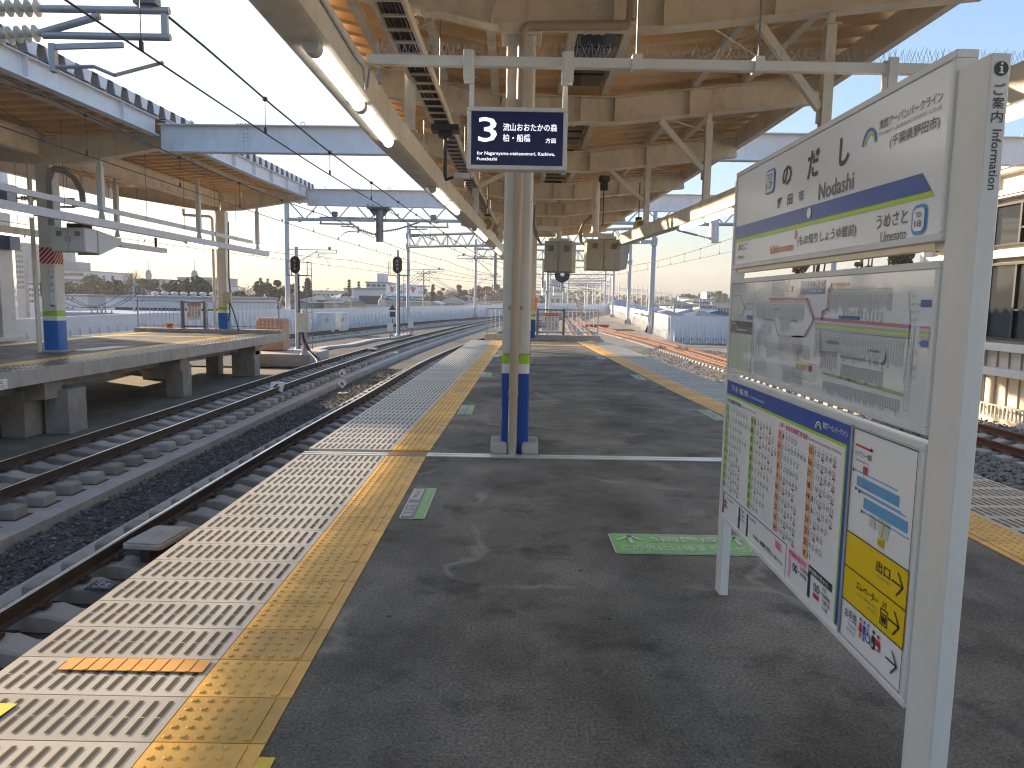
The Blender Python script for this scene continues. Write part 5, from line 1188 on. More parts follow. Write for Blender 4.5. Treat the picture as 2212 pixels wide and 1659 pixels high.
for x_, ts in ((2.87, ('女性専用車', '対象列車')), (2.66, ('行先', '発車時刻', '列車種別', 'その他'))):
    put(ink('ink'), '00', FF, X(x_), .535, X(x_-.05), .570, .006, D); line(ink('ink'), FF, [(X(x_-.056), .552), (X(x_-.07), .552)], .003, D)
    for k, t_ in enumerate(ts): z = .574-.023*k; put(ink('ink'), t_, FF, X(x_-.078), z-.009, X(x_-.078-.0165*len(t_)), z+.009, .004, D)
rect(ink('crimson'), FF, X(2.66), .512, X(2.61), .530, D)
# exit guide
rect(ink('galv'), FF, X(2.443), .475, X(2.428), 1.203, D*2)
rect(ink('yel'), FF, X(2.421), .612, X(2.030), .846, D); line(ink('ink'), FF, [(X(2.421), .728), (X(2.03), .730)], .004, D*2); line(ink('ink'), FF, [(X(2.421), .846), (X(2.03), .848)], .004, D*2); line(ink('ink'), FF, [(X(2.421), .611), (X(2.03), .613)], .004, D*2); outline(ink('ink'), FF, X(2.421), .482, X(2.03), 1.197, .0035, D*2)
put(ink('ink'), '出口', FF, X(2.214), .782, X(2.128), .818, .015, D*2); put(ink('inkgrey'), 'Exit 出口 출구', FF, X(2.20), .766, X(2.12), .776, .0, D*2)
def arrow(y, z):
    line(ink('ink'), FF, [(X(y+.03), z), (X(y-.03), z)], .006, D*2); line(ink('ink'), FF, [(X(y), z+.034), (X(y-.03), z), (X(y), z-.034)], .006, D*2)
arrow(2.085, .79); arrow(2.088, .668); arrow(2.085, .548)
put(ink('ink'), 'エレベーター', FF, X(2.330), .679, X(2.185), .706, .012, D*2); put(ink('inkgrey'), 'Elevator 电梯 엘리베이터', FF, X(2.32), .661, X(2.19), .671, .0, D*2); put(ink('inkgrey'), '(改札階行)', FF, X(2.25), .644, X(2.19), .653, .0, D*2)
outline(ink('ink'), FF, X(2.166), .634, X(2.126), .682, .004, D*2)
for k in range(3): disc(ink('ink'), FF, X(2.156-.010*k), .668, .004, D*2, 8); rect(ink('ink'), FF, X(2.160-.010*k), .640, X(2.153-.010*k), .662, D*2)
line(ink('ink'), FF, [(X(2.154), .708), (X(2.154), .690)], .003, D*2); line(ink('ink'), FF, [(X(2.140), .688), (X(2.140), .706)], .003, D*2); poly(ink('ink'), FF, [(X(2.159), .694), (X(2.149), .694), (X(2.154), .687)], D*2); poly(ink('ink'), FF, [(X(2.145), .702), (X(2.135), .702), (X(2.140), .709)], D*2)
put(ink('ink'), 'お手洗', FF, X(2.396), .555, X(2.312), .590, .012, D*2); put(ink('inkgrey'), 'Toilets', FF, X(2.37), .535, X(2.315), .547, .0, D*2); put(ink('inkgrey'), '厕所 화장실', FF, X(2.378), .515, X(2.315), .527, .0, D*2)
def person_mark(m, y, z, sk): disc(ink(m), FF, X(y), z+.036, .006, D*2, 10); poly(ink(m), FF, [(X(y)-.009*(1 if not sk else .5), z+.026), (X(y)-.010*(1 if sk else .5), z-.004), (X(y)+.010*(1 if sk else .5), z-.004), (X(y)+.009*(1 if not sk else .5), z+.026)], D*2); rect(ink(m), FF, X(y)-.005, z-.026, X(y)-.001, z-.004, D*2); rect(ink(m), FF, X(y)+.001, z-.026, X(y)+.005, z-.004, D*2)
person_mark('red', 2.285, .555, True); rect(ink('ink'), FF, X(2.272)-.001, .53, X(2.272)+.001, .595, D*2); person_mark('signblue', 2.258, .555, False)
disc(ink('signblue'), FF, X(2.233), .594, .005, D*2, 10); arc(ink('signblue'), FF, X(2.231), .552, .012, .016, 100, 380, D*2); line(ink('signblue'), FF, [(X(2.233), .586), (X(2.233), .562), (X(2.220), .560), (X(2.213), .538)], .005, D*2)
disc(ink('ink'), FF, X(2.197), .588, .007, D*2, 10); rrect(ink('ink'), FF, X(2.208), .532, X(2.186), .577, .008, D*2); rect(ink('signwhite'), FF, X(2.199), .540, X(2.194), .556, D*3); rect(ink('signwhite'), FF, X(2.203), .546, X(2.190), .551, D*3)
disc(ink('red'), FF, X(2.168), .586, .007, D*2, 10); poly(ink('red'), FF, [(X(2.181), .558), (X(2.176), .575), (X(2.160), .575), (X(2.155), .558), (X(2.160), .54), (X(2.176), .54)], D*2); rect(ink('signwhite'), FF, X(2.176), .546, X(2.160), .556, D*3)
poly(ink('red'), FF, [(X(2.405), 1.148), (X(2.292), 1.146), (X(2.292), 1.139), (X(2.405), 1.141)], D); poly(ink('red'), FF, [(X(2.305), 1.153), (X(2.285), 1.1425), (X(2.305), 1.1425)], D)
put(ink('ink'), 'バリアフリー経路', FF, X(2.407), 1.108, X(2.295), 1.128, .006, D); put(ink('inkgrey'), 'Barrier-free Route', FF, X(2.395), 1.092, X(2.31), 1.101, .0, D)
poly(ink('ppblue'), FF, [(X(2.383), 1.0), (X(2.372), 1.025), (X(2.128), 1.068), (X(2.11), 1.044)], D); poly(ink('ppblue'), FF, [(X(2.335), .965), (X(2.325), .99), (X(2.075), 1.035), (X(2.057), 1.012)], D)
L_['ppblue'] = MB()
rect(ink('ppblue'), FF, X(2.38), 1.012, X(2.115), 1.045, D); rect(ink('ppblue'), FF, X(2.325), .950, X(2.06), .985, D)
for z0_, z1_, ya, yb in ((1.058, 1.061, 2.40, 2.125), (1.000, 1.003, 2.375, 2.10), (.995, .998, 2.35, 2.07), (.936, .939, 2.325, 2.045)): rect(ink('tdblue'), FF, X(ya), z0_, X(yb), z1_, D)
poly(ink('palegreen'), FF, [(X(2.23), .948), (X(2.15), .948), (X(2.165), .892), (X(2.215), .892)], D); rect(ink('palegreen'), FF, X(2.28), .905, X(2.24), .945, D)
rect(ink('yel'), FF, X(2.215), .862, X(2.18), .89, D*2); put(ink('ink'), '出口', FF, X(2.211), .870, X(2.184), .884, .0, D*3); rect(ink('red'), FF, X(2.34), 1.062, X(2.315), 1.085, D*2); line(ink('red'), FF, [(X(2.33), 1.062), (X(2.33), 1.02), (X(2.29), 1.02)], .002, D*3); line(ink('yel'), FF, [(X(2.20), .89), (X(2.185), .94)], .004, D*2)
for ya, z in ((2.405, 1.0595), (2.38, 1.0015), (2.355, .9965), (2.33, .9375)): disc(ink('ink'), FF, X(ya), z, .006, D*2, 10)
flush(b3)
mb = MB(); mb.box(XS+.0015, XS+.004, 2.035, 2.425, .478, .482); mb.build('frame_strip', M['signframe'], b3)

# ================================================================== BUILDINGS BESIDE THE STATION
sb = thing('station_building', 'cream station wall with tall dark windows right of the sign board', 'building', (16, 12, -1.5))
mb = MB(); mb.box(13.75, 24, -6, 24.6, -1.55, 5.55); mb.build('wall', M['tan_wall'], sb, smooth=False)
mb = MB(); mb.box(13.45, 13.75, -6, 24.7, 5.30, 5.62); mb.box(13.40, 24.1, -6, 24.75, 5.622, 5.72); mb.build('parapet', M['tan_wall'], sb)
mb = MB()
for y in (24.55, 21.6, 18.8, 16, 13, 10, 7, 4): mb.box(13.40, 13.74, y-.11, y+.11, -1.3, 5.3)
for z in (.42, 4.62, 2.98): mb.box(13.44, 13.735, -6, 24.4, z, z+.22)
mb.box(13.3, 13.735, -6, 24.4, -.25, -.05); mb.build('steel_frame', M['white'], sb, bevel=.01)
for y0, y1 in ((19.0, 21.4), (16.2, 18.6), (13.2, 15.8), (10.2, 12.8), (22.4, 24.2)):
    for z0_, z1_ in ((.72, 2.86), (3.3, 4.5)):
        mb = MB(); t = .07
        for a, b, c, d in ((y0, y1, z0_, z0_+t), (y0, y1, z1_-t, z1_), (y0, y0+t, z0_+t, z1_-t), (y1-t, y1, z0_+t, z1_-t), ((y0+y1)/2-.04, (y0+y1)/2+.04, z0_+t, z1_-t)): mb.box(13.60, 13.74, a, b, c, d)
        mb.box(13.61, 13.73, y0+t, (y0+y1)/2-.04, z0_+.38*(z1_-z0_), z0_+.38*(z1_-z0_)+.05)
        fo_ = mb.build('window', M['dark'], sb, smooth=False); mb = MB(); mb.box(13.68, 13.70, y0+t, y1-t, z0_+t, z1_-t); mb.build('pane', M['glassdark'], fo_, smooth=False)
mb = MB()
for k in range(60): mb.box(13.70, 13.748, 24.3-k*.5, 24.3-k*.5+.012, -1.25, .40)
mb.build('panel_joints', M['btan'], sb, smooth=False)
gf = thing('low_fence', 'low white barred fence at the foot of the station wall', 'fence', (13.0, 12, -1.45)); mb = MB(); y = 4
while y < 24: mb.box(12.95, 12.98, y, y+.05, -1.3, -1.0); y += .16
mb.box(12.93, 13.0, 4, 24, -1.0, -.96); mb.box(12.9, 13.3, 4, 24, -1.45, -1.3); mb.build('bars', M['tan_wall'], gf, smooth=False)
sl2 = thing('station_building', 'grey steel-framed station wall at the far left edge, plus an added unseen shade wall', 'building', (-21, 24, -1.5))
mb = MB(); mb.box(-27, -20.6, 25.2, 29.6, -1.55, 8.5); mb.box(-27, -20.6, -8, 22.4, -1.55, 5.75); mb.build('wall', M['bgrey'], sl2, smooth=False)  # long low box is added unseen, height and gap set to shade the track
mb = MB(); mb.box(-20.6, -20.0, 28.9, 29.7, -1.55, 8.5); mb.box(-20.6, -20.1, 25.5, 26.0, -1.55, 8.5); mb.box(-20.7, -19.9, 25, 30, -1.5, -.2); mb.build('steel_frame', M['cabinetw'], sl2, bevel=.02)
mb = MB(); mb.box(-20.58, -20.56, 26.2, 28.7, 0, 8); mb.build('glazing', M['glassdark'], sl2, smooth=False)
mb = MB(); mb.box(-20.1, -19.6, 29.0, 29.6, 3.2, 3.9); mb.box(-20.1, -19.6, 29.0, 29.6, 4.9, 5.7); mb.build('fittings', M['galvdark'], sl2)

# ================================================================== NOISE BARRIERS
def barrier(name, label, pts, zt, zb, fin, step, m, rib=.14):
    root = thing(name, label, 'noise barrier', (pts[0][0], pts[0][1], zb))
    P_ = smooth_path(pts, 2.) if len(pts) > 2 else [Vector((p[0], p[1], 0)) for p in pts]
    n_ = len(P_)
    def zt_(i): return zt[0]+(zt[1]-zt[0])*i/(n_-1)
    mb = MB()
    for i in range(n_-1):
        p, q = P_[i], P_[i+1]; d = (q-p).normalized(); s = Vector((d.y, -d.x, 0))*.06
        mb.hexa([p-s+Vector((0, 0, zb)), p+s+Vector((0, 0, zb)), q+s+Vector((0, 0, zb)), q-s+Vector((0, 0, zb)), p-s+Vector((0, 0, zt_(i))), p+s+Vector((0, 0, zt_(i))), q+s+Vector((0, 0, zt_(i+1))), q-s+Vector((0, 0, zt_(i+1)))])
    mb.build('wall_panels', m, root, smooth=False)
    fi, cp = MB(), MB(); L_ = sum((P_[i+1]-P_[i]).length for i in range(n_-1)); d0 = 0; nxt = .3; acc = 0
    for i in range(n_-1):
        p, q = P_[i], P_[i+1]; l = (q-p).length; d = (q-p)/l; s = Vector((d.y, -d.x, 0))*fin
        while nxt < acc+l:
            c = p+d*(nxt-acc); z1 = zt_(i)
            a = [c+s*.061-d*.035, c+s*.061+d*.035]; b = [c+s*(.06+.42)-d*.03, c+s*(.06+.42)+d*.03]
            tp = Vector((0, 0, z1-.55)); bt = Vector((0, 0, zb))
            fi.hexa([a[0]+bt, b[0]+bt, b[1]+bt, a[1]+bt, a[0]+tp, c+s*.10-d*.03+tp, c+s*.10+d*.03+tp, a[1]+tp]); nxt += step
        acc += l
    fi.build('fins', m, root, smooth=False)
    return root
barrier('noise_barrier', 'long bluish white barrier with fins curving along the far track', [(-20.4, 29.8), (-20.8, 33), (-21.1, 41), (-20, 52), (-18.6, 61), (-17.4, 65), (-12.9, 87), (-6.9, 119), (1, 158), (11, 225), (22, 262)], (.45, .85), -1.55, 1, .92, M['fence'])
barrier('noise_barrier', 'sunlit white barrier behind the right-hand masts', [(12.05, 57.2), (13.0, 64), (14.0, 75), (17.3, 107), (21.2, 150), (25.2, 203)], (.58, .8), -1.5, -.45, .92, M['fence'])
barrier('noise_barrier', 'short barrier facing the camera at right, with square openings at its foot', [(12.15, 57.1), (17.4, 57.0)], (.58, .58), -1.5, 1, .62, M['fence'])
barrier('noise_barrier', 'blue-white barrier closing the far bend of the line', [(17.0, 178), (24.5, 182)], (.9, .9), -1.45, 1, .95, M['fence'])
mb = MB()
for k in range(8): x = 12.5+k*.62; mb.box(x-.11, x+.11, 56.90, 56.94, -1.3, -1.08)
tag(mb.build('drain_openings', M['galvdark'], smooth=False), 'row of square openings along the foot of the short right barrier', 'drain openings')

# ================================================================== TRACKSIDE FURNITURE
def signal(name, label, x, y, zb, ztop, hh):
    root = thing(name, label, 'railway signal', (x, y, zb))
    mb = MB(); mb.tube((x, y, zb), (x, y, ztop+.5), .11, 10); mb.lathe((x, y, zb), [(.3, 0), (.3, .05), (.13, .3)], 10); mb.build('post', M['galv'], root)
    mb = MB(); w2 = hh*.28; zc_ = ztop-hh/2
    pts = [(w2*math.sin(rad(a)), (hh/2-w2)*(1 if abs(a) <= 90 else -1)+w2*math.cos(rad(a))) for a in range(-90, 91, 15)]+[(w2*math.sin(rad(a)), -(hh/2-w2)+w2*math.cos(rad(a))) for a in range(90, 271, 15)]
    mb.prism([(x+a, zc_+b) for a, b in pts], y-.24, y-.20, 'y'); hd = mb.build('backboard', M['black'], root)
    mb = MB(); mb.box(x-w2*.5, x+w2*.5, y-.2, y-.02, ztop-hh*.9, ztop-hh*.1); mb.build('lamp_case', M['black'], hd)
    for k in (-1, 0, 1):
        z = zc_+k*hh*.22; mb = MB(); mb.tube((x, y-.27, z), (x, y-.25, z), w2*.27, 12); mb.build('lens', M['lens'], hd)
        mb = MB()
        for a in range(-10, 190, 25): mb.bar((x+w2*.36*math.cos(rad(a)), y-.25, z+w2*.36*math.sin(rad(a))), (x+w2*.36*math.cos(rad(a)), y-.50, z-.02+w2*.34*math.sin(rad(a))), w2*.2, .012)
        mb.build('hood', M['black'], hd)
    mb = MB(); z0_, z1_ = ztop-hh*1.12, ztop-hh*.3; x0_, x1_ = x-hh*.58, x+hh*.60
    mb.box(x0_, x1_, y+.1, y+.9, z0_, z0_+.05)
    for xx in (x0_, x1_):
        for yy in (y+.1, y+.9): mb.box(xx-.02, xx+.02, yy-.02, yy+.02, z0_, z1_)
        for zz in (z1_, (z0_+z1_)/2): mb.box(xx-.015, xx+.015, y+.1, y+.9, zz-.015, zz+.015)
    mb.box(x0_, x1_, y+.885, y+.915, z1_-.015, z1_+.015); mb.build('platform_cage', M['galvdark'], root)
    mb = MB()
    for e in (0, .3): mb.bar((x+.35+e, y+.6, zb), (x+.35+e, y+.6, z0_), .03, .03)
    z = zb+.3
    while z < z0_: mb.bar((x+.35, y+.6, z), (x+.65, y+.6, z), .02, .02); z += .32
    mb.build('ladder', M['galvdark'], root)
    mb = MB(); mb.path([(x+.14, y-.05, zb), (x+.14, y-.05, ztop-hh)], .035, 6); mb.build('cable', M['cable'], root); return root
signal('railway_signal', 'black three-lamp signal on a post in front of the left mast', -11.7, 40, -1.5, 3.72, .92)
s2 = signal('railway_signal', 'black three-lamp signal with a dome camera on its post, second from left', -9.05, 58, -1.5, 4.78, 1.30)
mb = MB(); mb.path([(-9.05, 57.9, 1.6), (-9.9, 57.9, 1.6), (-10.0, 57.9, 1.85), (-10.25, 57.9, 1.85), (-10.35, 57.9, 1.5)], .04, 6); mb.lathe((-10.35, 57.9, .95), [(.12, 0), (.2, .12), (.22, .4), (.1, .55)], 10); mb.build('dome_camera', M['greybox'], s2)
sg3 = thing('railway_signal', 'round black signal disc with one pale lamp below the hanging cabinet', 'railway signal', (4.3, 60, -1.3))
p = at(2248/1.8517*1.0, 594, 60)
mb = MB(); c = at(1214.5, 594, 60); mb.prism([(c.x+.62*math.cos(rad(20*k)), c.z+.62*math.sin(rad(20*k))) for k in range(18)], 59.9, 60, 'y'); mb.build('backboard', M['black'], sg3)
mb = MB(); mb.tube((c.x, 59.85, c.z+.05), (c.x, 59.8, c.z+.05), .17, 12); mb.build('lens', M['signwhite'], sg3)
mb = MB(); x = c.x-1.15; mb.tube((x, 60.3, -1.5), (x, 60.3, c.z+.6), .13, 8); mb.box(x-1.2, c.x+.2, 60.1, 60.6, c.z-1.35, c.z-1.27); mb.box(c.x-.1, c.x+.1, 60, 60.2, c.z-1.3, c.z); mb.build('post', M['galv'], sg3)
cu = thing('equipment_cubicle', 'brown equipment cubicle on a concrete base behind the opposite platform', 'equipment box', (-11.1, 35, -1.5))
mb = MB(); mb.prism([(-11.95, 0.88), (-11.55, 1.06), (-10.75, 1.02), (-10.55, .90), (-10.55, -1.0), (-11.95, -1.0)], 34.2, 35.3, 'y') if False else mb.box(-12.0, -10.75, 34.4, 35.5, -.95, .42); mb.hexa([(-12.0, 34.4, .42), (-10.75, 34.4, .42), (-10.75, 35.5, .42), (-12.0, 35.5, .42), (-11.9, 34.55, .55), (-10.85, 34.55, .55), (-10.85, 35.4, .55), (-11.9, 35.4, .55)]); b = mb.build('cubicle', M['pinkbox'], cu, bevel=.03)
F = Face((-12.0, 34.4, -.95), (1, 0, 0), (0, 0, 1), (0, -1, 0)); t = MB(); put(t, 'C4', F, .55, .82, .85, 1.02, .02); t.build('lettering', M['ink'], b, smooth=False)
mb = MB(); mb.box(-12.4, -9.0, 32.6, 36, -1.56, -.98); mb.build('concrete_base', M['concretel'], cu, bevel=.03)
jb = thing('junction_box', 'grey junction box on a post with black cables beside the middle track', 'junction box', (-9.2, 32.9, -1))
mb = MB(); mb.box(-9.62, -9.08, 32.75, 33.0, .0, .85); mb.lathe((-9.33, 32.9, .85), [(.09, 0), (.09, .15), (.03, .22)], 10); mb.build('box', M['greybox'], jb, bevel=.01)
mb = MB(); mb.tube((-9.3, 32.9, -.98), (-9.3, 32.9, .0), .07, 10); mb.lathe((-9.3, 32.9, -.98), [(.22, 0), (.09, .3)], 10); mb.build('post', M['galv'], jb)
mb = MB(); mb.path([(-9.42, 32.8, 0), (-9.3, 32.7, -.4), (-9.0, 32.4, -.8), (-8.5, 31.8, -1.1), (-8.2, 31, -1.25)], .045, 7); mb.path([(-9.36, 32.8, 0), (-9.2, 32.7, -.45), (-8.9, 32.4, -.85), (-8.4, 31.9, -1.1)], .04, 7); mb.build('cables', M['cable'], jb)
def cubicle2(label, px0, px1, pyb, pyt, Y):
    a, b = at(px0, pyb, Y), at(px1, pyt, Y); root = thing('relay_cabinet', label, 'equipment box', ((a.x+b.x)/2, Y, -1.5), 'relay cabinets by the barrier'); w = b.x-a.x
    mb = MB(); mb.box(a.x, b.x, Y, Y+.7, -1.5, b.z); bd = mb.build('cabinet_body', M['greybox'], root, bevel=.02)
    for k in range(2):
        mb = MB(); mb.box(a.x+w*.33+k*w*.33, a.x+w*.33+(k+1)*w*.33-.03, Y-.025, Y-.002, -1.35, b.z-.06); d = mb.build('door', M['cabinetw'], root); mb = MB(); xx = a.x+w*.66+(-.09 if k == 0 else .06); mb.box(xx, xx+.04, Y-.05, Y-.026, -.4, -.1); mb.build('door_handle', M['galvdark'], d)
cubicle2('grey relay cabinet at the barrier, left one of a pair', 683, 718, 718, 676, 58.5); cubicle2('grey relay cabinet at the barrier, right one of a pair', 725, 748, 717, 675, 60)
def small_box(label, px, py, Y):
    p = at(px, py, Y); root = thing('junction_box', label, 'junction box', (p.x, Y, -1.5)); mb = MB(); mb.box(p.x-.2, p.x+.2, Y, Y+.2, p.z-.3, p.z+.3); mb.build('box', M['greybox'], root); mb = MB(); mb.tube((p.x, Y+.1, -1.5), (p.x, Y+.1, p.z-.3), .06); mb.path([(p.x+.1, Y, p.z-.3), (p.x+.2, Y, -1.3)], .04); mb.build('post', M['galvdark'], root)
small_box('small grey trackside box left of the second signal post', 842, 707, 55); small_box('small grey trackside box right of the second signal post', 887, 700, 61)
mk = thing('gradient_marker', 'small dark marker with a triangle in front of the barrier', 'marker', (-12.9, 76, -1.5)); c = at(848, 672, 76); mb = MB(); mb.tube((c.x, 76, -1.5), (c.x, 76, c.z-.8), .05); mb.build('post', M['dark'], mk); mb = MB(); mb.prism([(c.x-.38, c.z+.1), (c.x+.38, c.z+.1), (c.x, c.z+.7)], 75.95, 76, 'y'); mb.box(c.x-.3, c.x+.3, 75.95, 76, c.z-.6, c.z-.05); mb.build('plate', M['dark'], mk)
ct = thing('cable_trough', 'pale winding cable trough on the gravel beside the far track', 'cable trough', (-9.5, 40, -1.5)); mb = MB(); q = [gnd((1024+x*.463)/1.8517, (768+y*.463)/1.8517, -1.45) for x, y in ((440, 1385), (600, 1345), (800, 1325), (1000, 1280), (1180, 1262), (1320, 1228))]
for p, r in zip(q[:-1], q[1:]): mb.bar(p, r, .55, .16)
mb.build('trough', M['concretel'], ct, smooth=False)
mb = MB(); a = gnd(927, 714, -1.4); b = gnd(1022, 694, -1.2); mb.cbox(((a.x+b.x)/2-.3, 38, -1.35), 1.6, .8, .3); tag(mb.build('concrete_plinth', M['concretel'], bevel=.02), 'low concrete plinth beside the end of our platform', 'plinth')
mb = MB()
for z in range(3): mb.cbox((8.9+.12*z, 80, -1.3+.16*z), 2.6, .3, .14); mb.cbox((11.0, 74+z, -1.3), 2.6, .3, .16, .3)
tag(mb.build('timber_stack', mat('timber', (.22, .07, .04), .8)), 'stack of dark red timbers beside the rusty track', 'timber stack')

# ================================================================== CATENARY
ZC, ZM = 3.95, 4.80
def insulator(mb, p, q, r=.085, n=6):
    p, q = Vector(p), Vector(q); d = (q-p)/n
    for i in range(n): c = p+d*(i+.5); mb.tube(c-d*.28, c+d*.02, r*.5, 8, r); mb.tube(c+d*.02, c+d*.12, r, 8, r*.5)
    mb.tube(p, q, .03, 6)
def cantilever(label, xm, xt, Y, ztop, zlow, dip=0, s=1., group='catenary cantilever arms', over=.62):
    # from the mast face at xm towards the wire at xt
    sg_ = 1 if xt > xm else -1; xt2 = xt+sg_*over; root = thing('cantilever_arm', label, 'cantilever arm', (xm, Y, zlow), group)
    ins = MB(); insulator(ins, (xm+sg_*.1, Y, ztop), (xm+sg_*.65, Y, ztop)); jx = xm+(xt-xm)*.72; zi = zlow+(ztop-.16-zlow)*.35; tq = (ztop-.25-zi)/max(.02, ztop-.06-zi); tq = min(max(tq, .05), .9); xq = xm+sg_*.62+(jx-xm-sg_*.62)*tq; insulator(ins, (xm+sg_*.1, Y, zlow), (xm+sg_*.62, Y, zlow+(ztop-.16-zlow)*.35)); ins.build('insulators', M['insul'], root)
    mb = MB(); mb.tube((xm+sg_*.65, Y, ztop), (xt2, Y, ztop), .036*s, 10); mb.tube((xm+sg_*.62, Y, zlow+(ztop-.16-zlow)*.35), (jx, Y, ztop-.06), .036*s, 10); mb.tube((xq, Y, ztop-.25), (xt2, Y, ztop-.25), .035*s, 10); mb.box(min(xt2-sg_*.02, xt2-sg_*.08), max(xt2-sg_*.02, xt2-sg_*.08), Y-.02, Y+.02, ztop-.24, ztop-.01); mb.tube((xm, Y, ztop), (xm+sg_*.1, Y, ztop), .03); mb.tube((xm, Y, zlow), (xm+sg_*.1, Y, zlow), .03)
    mb.build('arm_tubes', M['galv'], root)
    mb = MB(); mb.box(xt-.11, xt+.11, Y-.06, Y+.06, ztop+.05, ztop+.24); mb.box(xt-.06, xt+.06, Y-.03, Y+.03, ztop, ztop+.06); mb.build('wire_clamp', M['galvdark'], root)
    mb = MB(); x0_ = xt-sg_*.95; mb.bar((x0_, Y, ztop-.36), (x0_+sg_*.7, Y, ztop-.33), .04, .05); mb.box(x0_-.03, x0_+.03, Y-.03, Y+.03, ztop-.60, ztop-.33); mb.path([(x0_, Y, ztop-.55), (x0_+sg_*.4, Y, ztop-.54), (x0_+sg_*.6, Y, ztop-.62), (xt, Y+.3, ZC+.02)], .02, 6); mb.build('steady_arm', M['galv'], root)
    return root
cantilever('nearest catenary arm, with ribbed insulators at the top left corner', -5.35, -3.66, 7.62, 4.37, 4.10, group=None, over=.22)
for x, Y, xa, xb in ((-5.5, 30.4, -7.3, -3.3),):
    root = thing('drop_post', 'steel post hanging below the farther left girder, holding two arms', 'drop post', (x, Y, 3.9))
    mb = MB(); mb.tube((x, Y, 3.85), (x, Y, 5.15), .17, 12); mb.box(x-.45, x+.45, Y-.35, Y+.35, 5.14, 5.2); mb.hexa([(x-.2, Y-.02, 4.85), (x+.2, Y-.02, 4.85), (x+.2, Y+.02, 4.85), (x-.2, Y+.02, 4.85), (x-.42, Y-.02, 5.14), (x+.42, Y-.02, 5.14), (x+.42, Y+.02, 5.14), (x-.42, Y+.02, 5.14)])
    for k in range(5): mb.tube((x-.4+k*.2, Y-.3, 5.2), (x-.4+k*.2, Y-.3, 5.3), .025)
    mb.build('post', M['galvdark'], root)
    cantilever('left arm of the post hanging below the farther girder', x-.17, xa, Y, 4.78, 4.15); cantilever('right arm of the post hanging below the farther girder', x+.17, xb, Y, 4.72, 4.28)
cantilever('catenary arm seen just left of the striped column', -15.9, -17.6+2.9, 24, 4.55, 4.1); 
def nx(path, y):
    for a, b in zip(path[:-1], path[1:]):
        if b.y >= y: t = (y-a.y)/(b.y-a.y); return a.x+(b.x-a.x)*t
    return path[-1].x
def wires(label, path, y0, y1, sup, m, zc_=ZC, off=0., zm=ZM, r=.011):
    root = thing('overhead_line', label, 'overhead wire', (nx(path, y0)+off, y0, zc_))
    sup = sorted(sup); mz = []; ys = list(np.arange(y0, y1, 2.5))+[y1]
    def zmsg(y):
        for a, b in zip(sup[:-1], sup[1:]):
            if a <= y <= b: t = (y-a)/(b-a); return zm-4*t*(1-t)*min(.32, (b-a)*.007)
        return zm
    k = lambda y: 1+max(0, y-40)/90
    mb = MB(); P_ = [Vector((nx(path, y)+off, y, zmsg(y))) for y in ys]
    for p, q in zip(P_[:-1], P_[1:]): mb.tube(p, q, r*1.3*k(p.y), 5, cap=False)
    mb.build('messenger_wire', m, root)
    mb = MB(); P_ = [Vector((nx(path, y)+off, y, zc_)) for y in ys]
    for p, q in zip(P_[:-1], P_[1:]): mb.tube(p, q, r*k(p.y), 5, cap=False)
    mb.build('contact_wire', m, root)
    mb = MB(); y = y0+1.3
    while y < min(y1, 90):
        x = nx(path, y)+off; z = zmsg(y); mb.tube((x, y, zc_), (x, y, z), .005*k(y), 4, cap=False); mb.lathe((x, y, z-.035), [(.01, 0), (.04, .015), (.04, .055), (.01, .07)], 7) if y < 45 else None; mb.box(x-.015, x+.015, y-.02, y+.02, zc_, zc_+.09); y += 3.6
    mb.build('droppers', m, root); return root
wires('overhead line above our left track, with round hanger clips', PB, -1, 190, [-1, 7.62, 30.4, 62, 88, 118, 150, 190], M['cable'], zm=4.52)
wires('overhead line above the middle left track', PA, 1, 190, [1, 7.6, 30.4, 62, 88, 118, 150, 190], M['cable'], zm=4.75)
wires('overhead line above the far left track beside the barrier', PC, 4, 190, [4, 24, 62, 88, 118, 150, 190], M['cable'], zm=4.6)
wires('overhead line above the rusty right track', PD, -5, 170, [-5, 7.6, 30.0, 67, 100, 135, 170], M['cable'], zm=4.65)
cn = cantilever('dark catenary arm at the right edge behind the sign post', 12.6, 10.35, 12.5, 5.35, 4.8)
p_ = thing('drop_post', 'steel post with insulators hanging below the first lattice truss at right', 'drop post', (12.3, 34, 3.6)); 
c1 = at(1620, 490, 40); c0 = at(1624, 562, 40)
ORG[p_.name] = Vector((12.3, 34, 3.6)); c1 = at(1543, 462, 34); c0 = at(1542, 525, 34)
mb = MB(); mb.tube(c0, c1, .22, 12); mb.build('post', M['galv'], p_); mb = MB(); mm = c0.lerp(c1, .12); e = at(1462, 497, 34); insulator(mb, mm, mm.lerp(e, .45)); m2 = c0.lerp(c1, .78); insulator(mb, m2, m2+Vector((-.8, 0, .02))); mb.build('insulators', M['insul'], p_); mb = MB(); mb.tube(mm.lerp(e, .45), e, .045); mb.tube(m2+Vector((-.8, 0, 0)), m2+Vector((-2.6, 0, .03)), .045); mb.build('arm_tubes', M['galvdark'], p_)

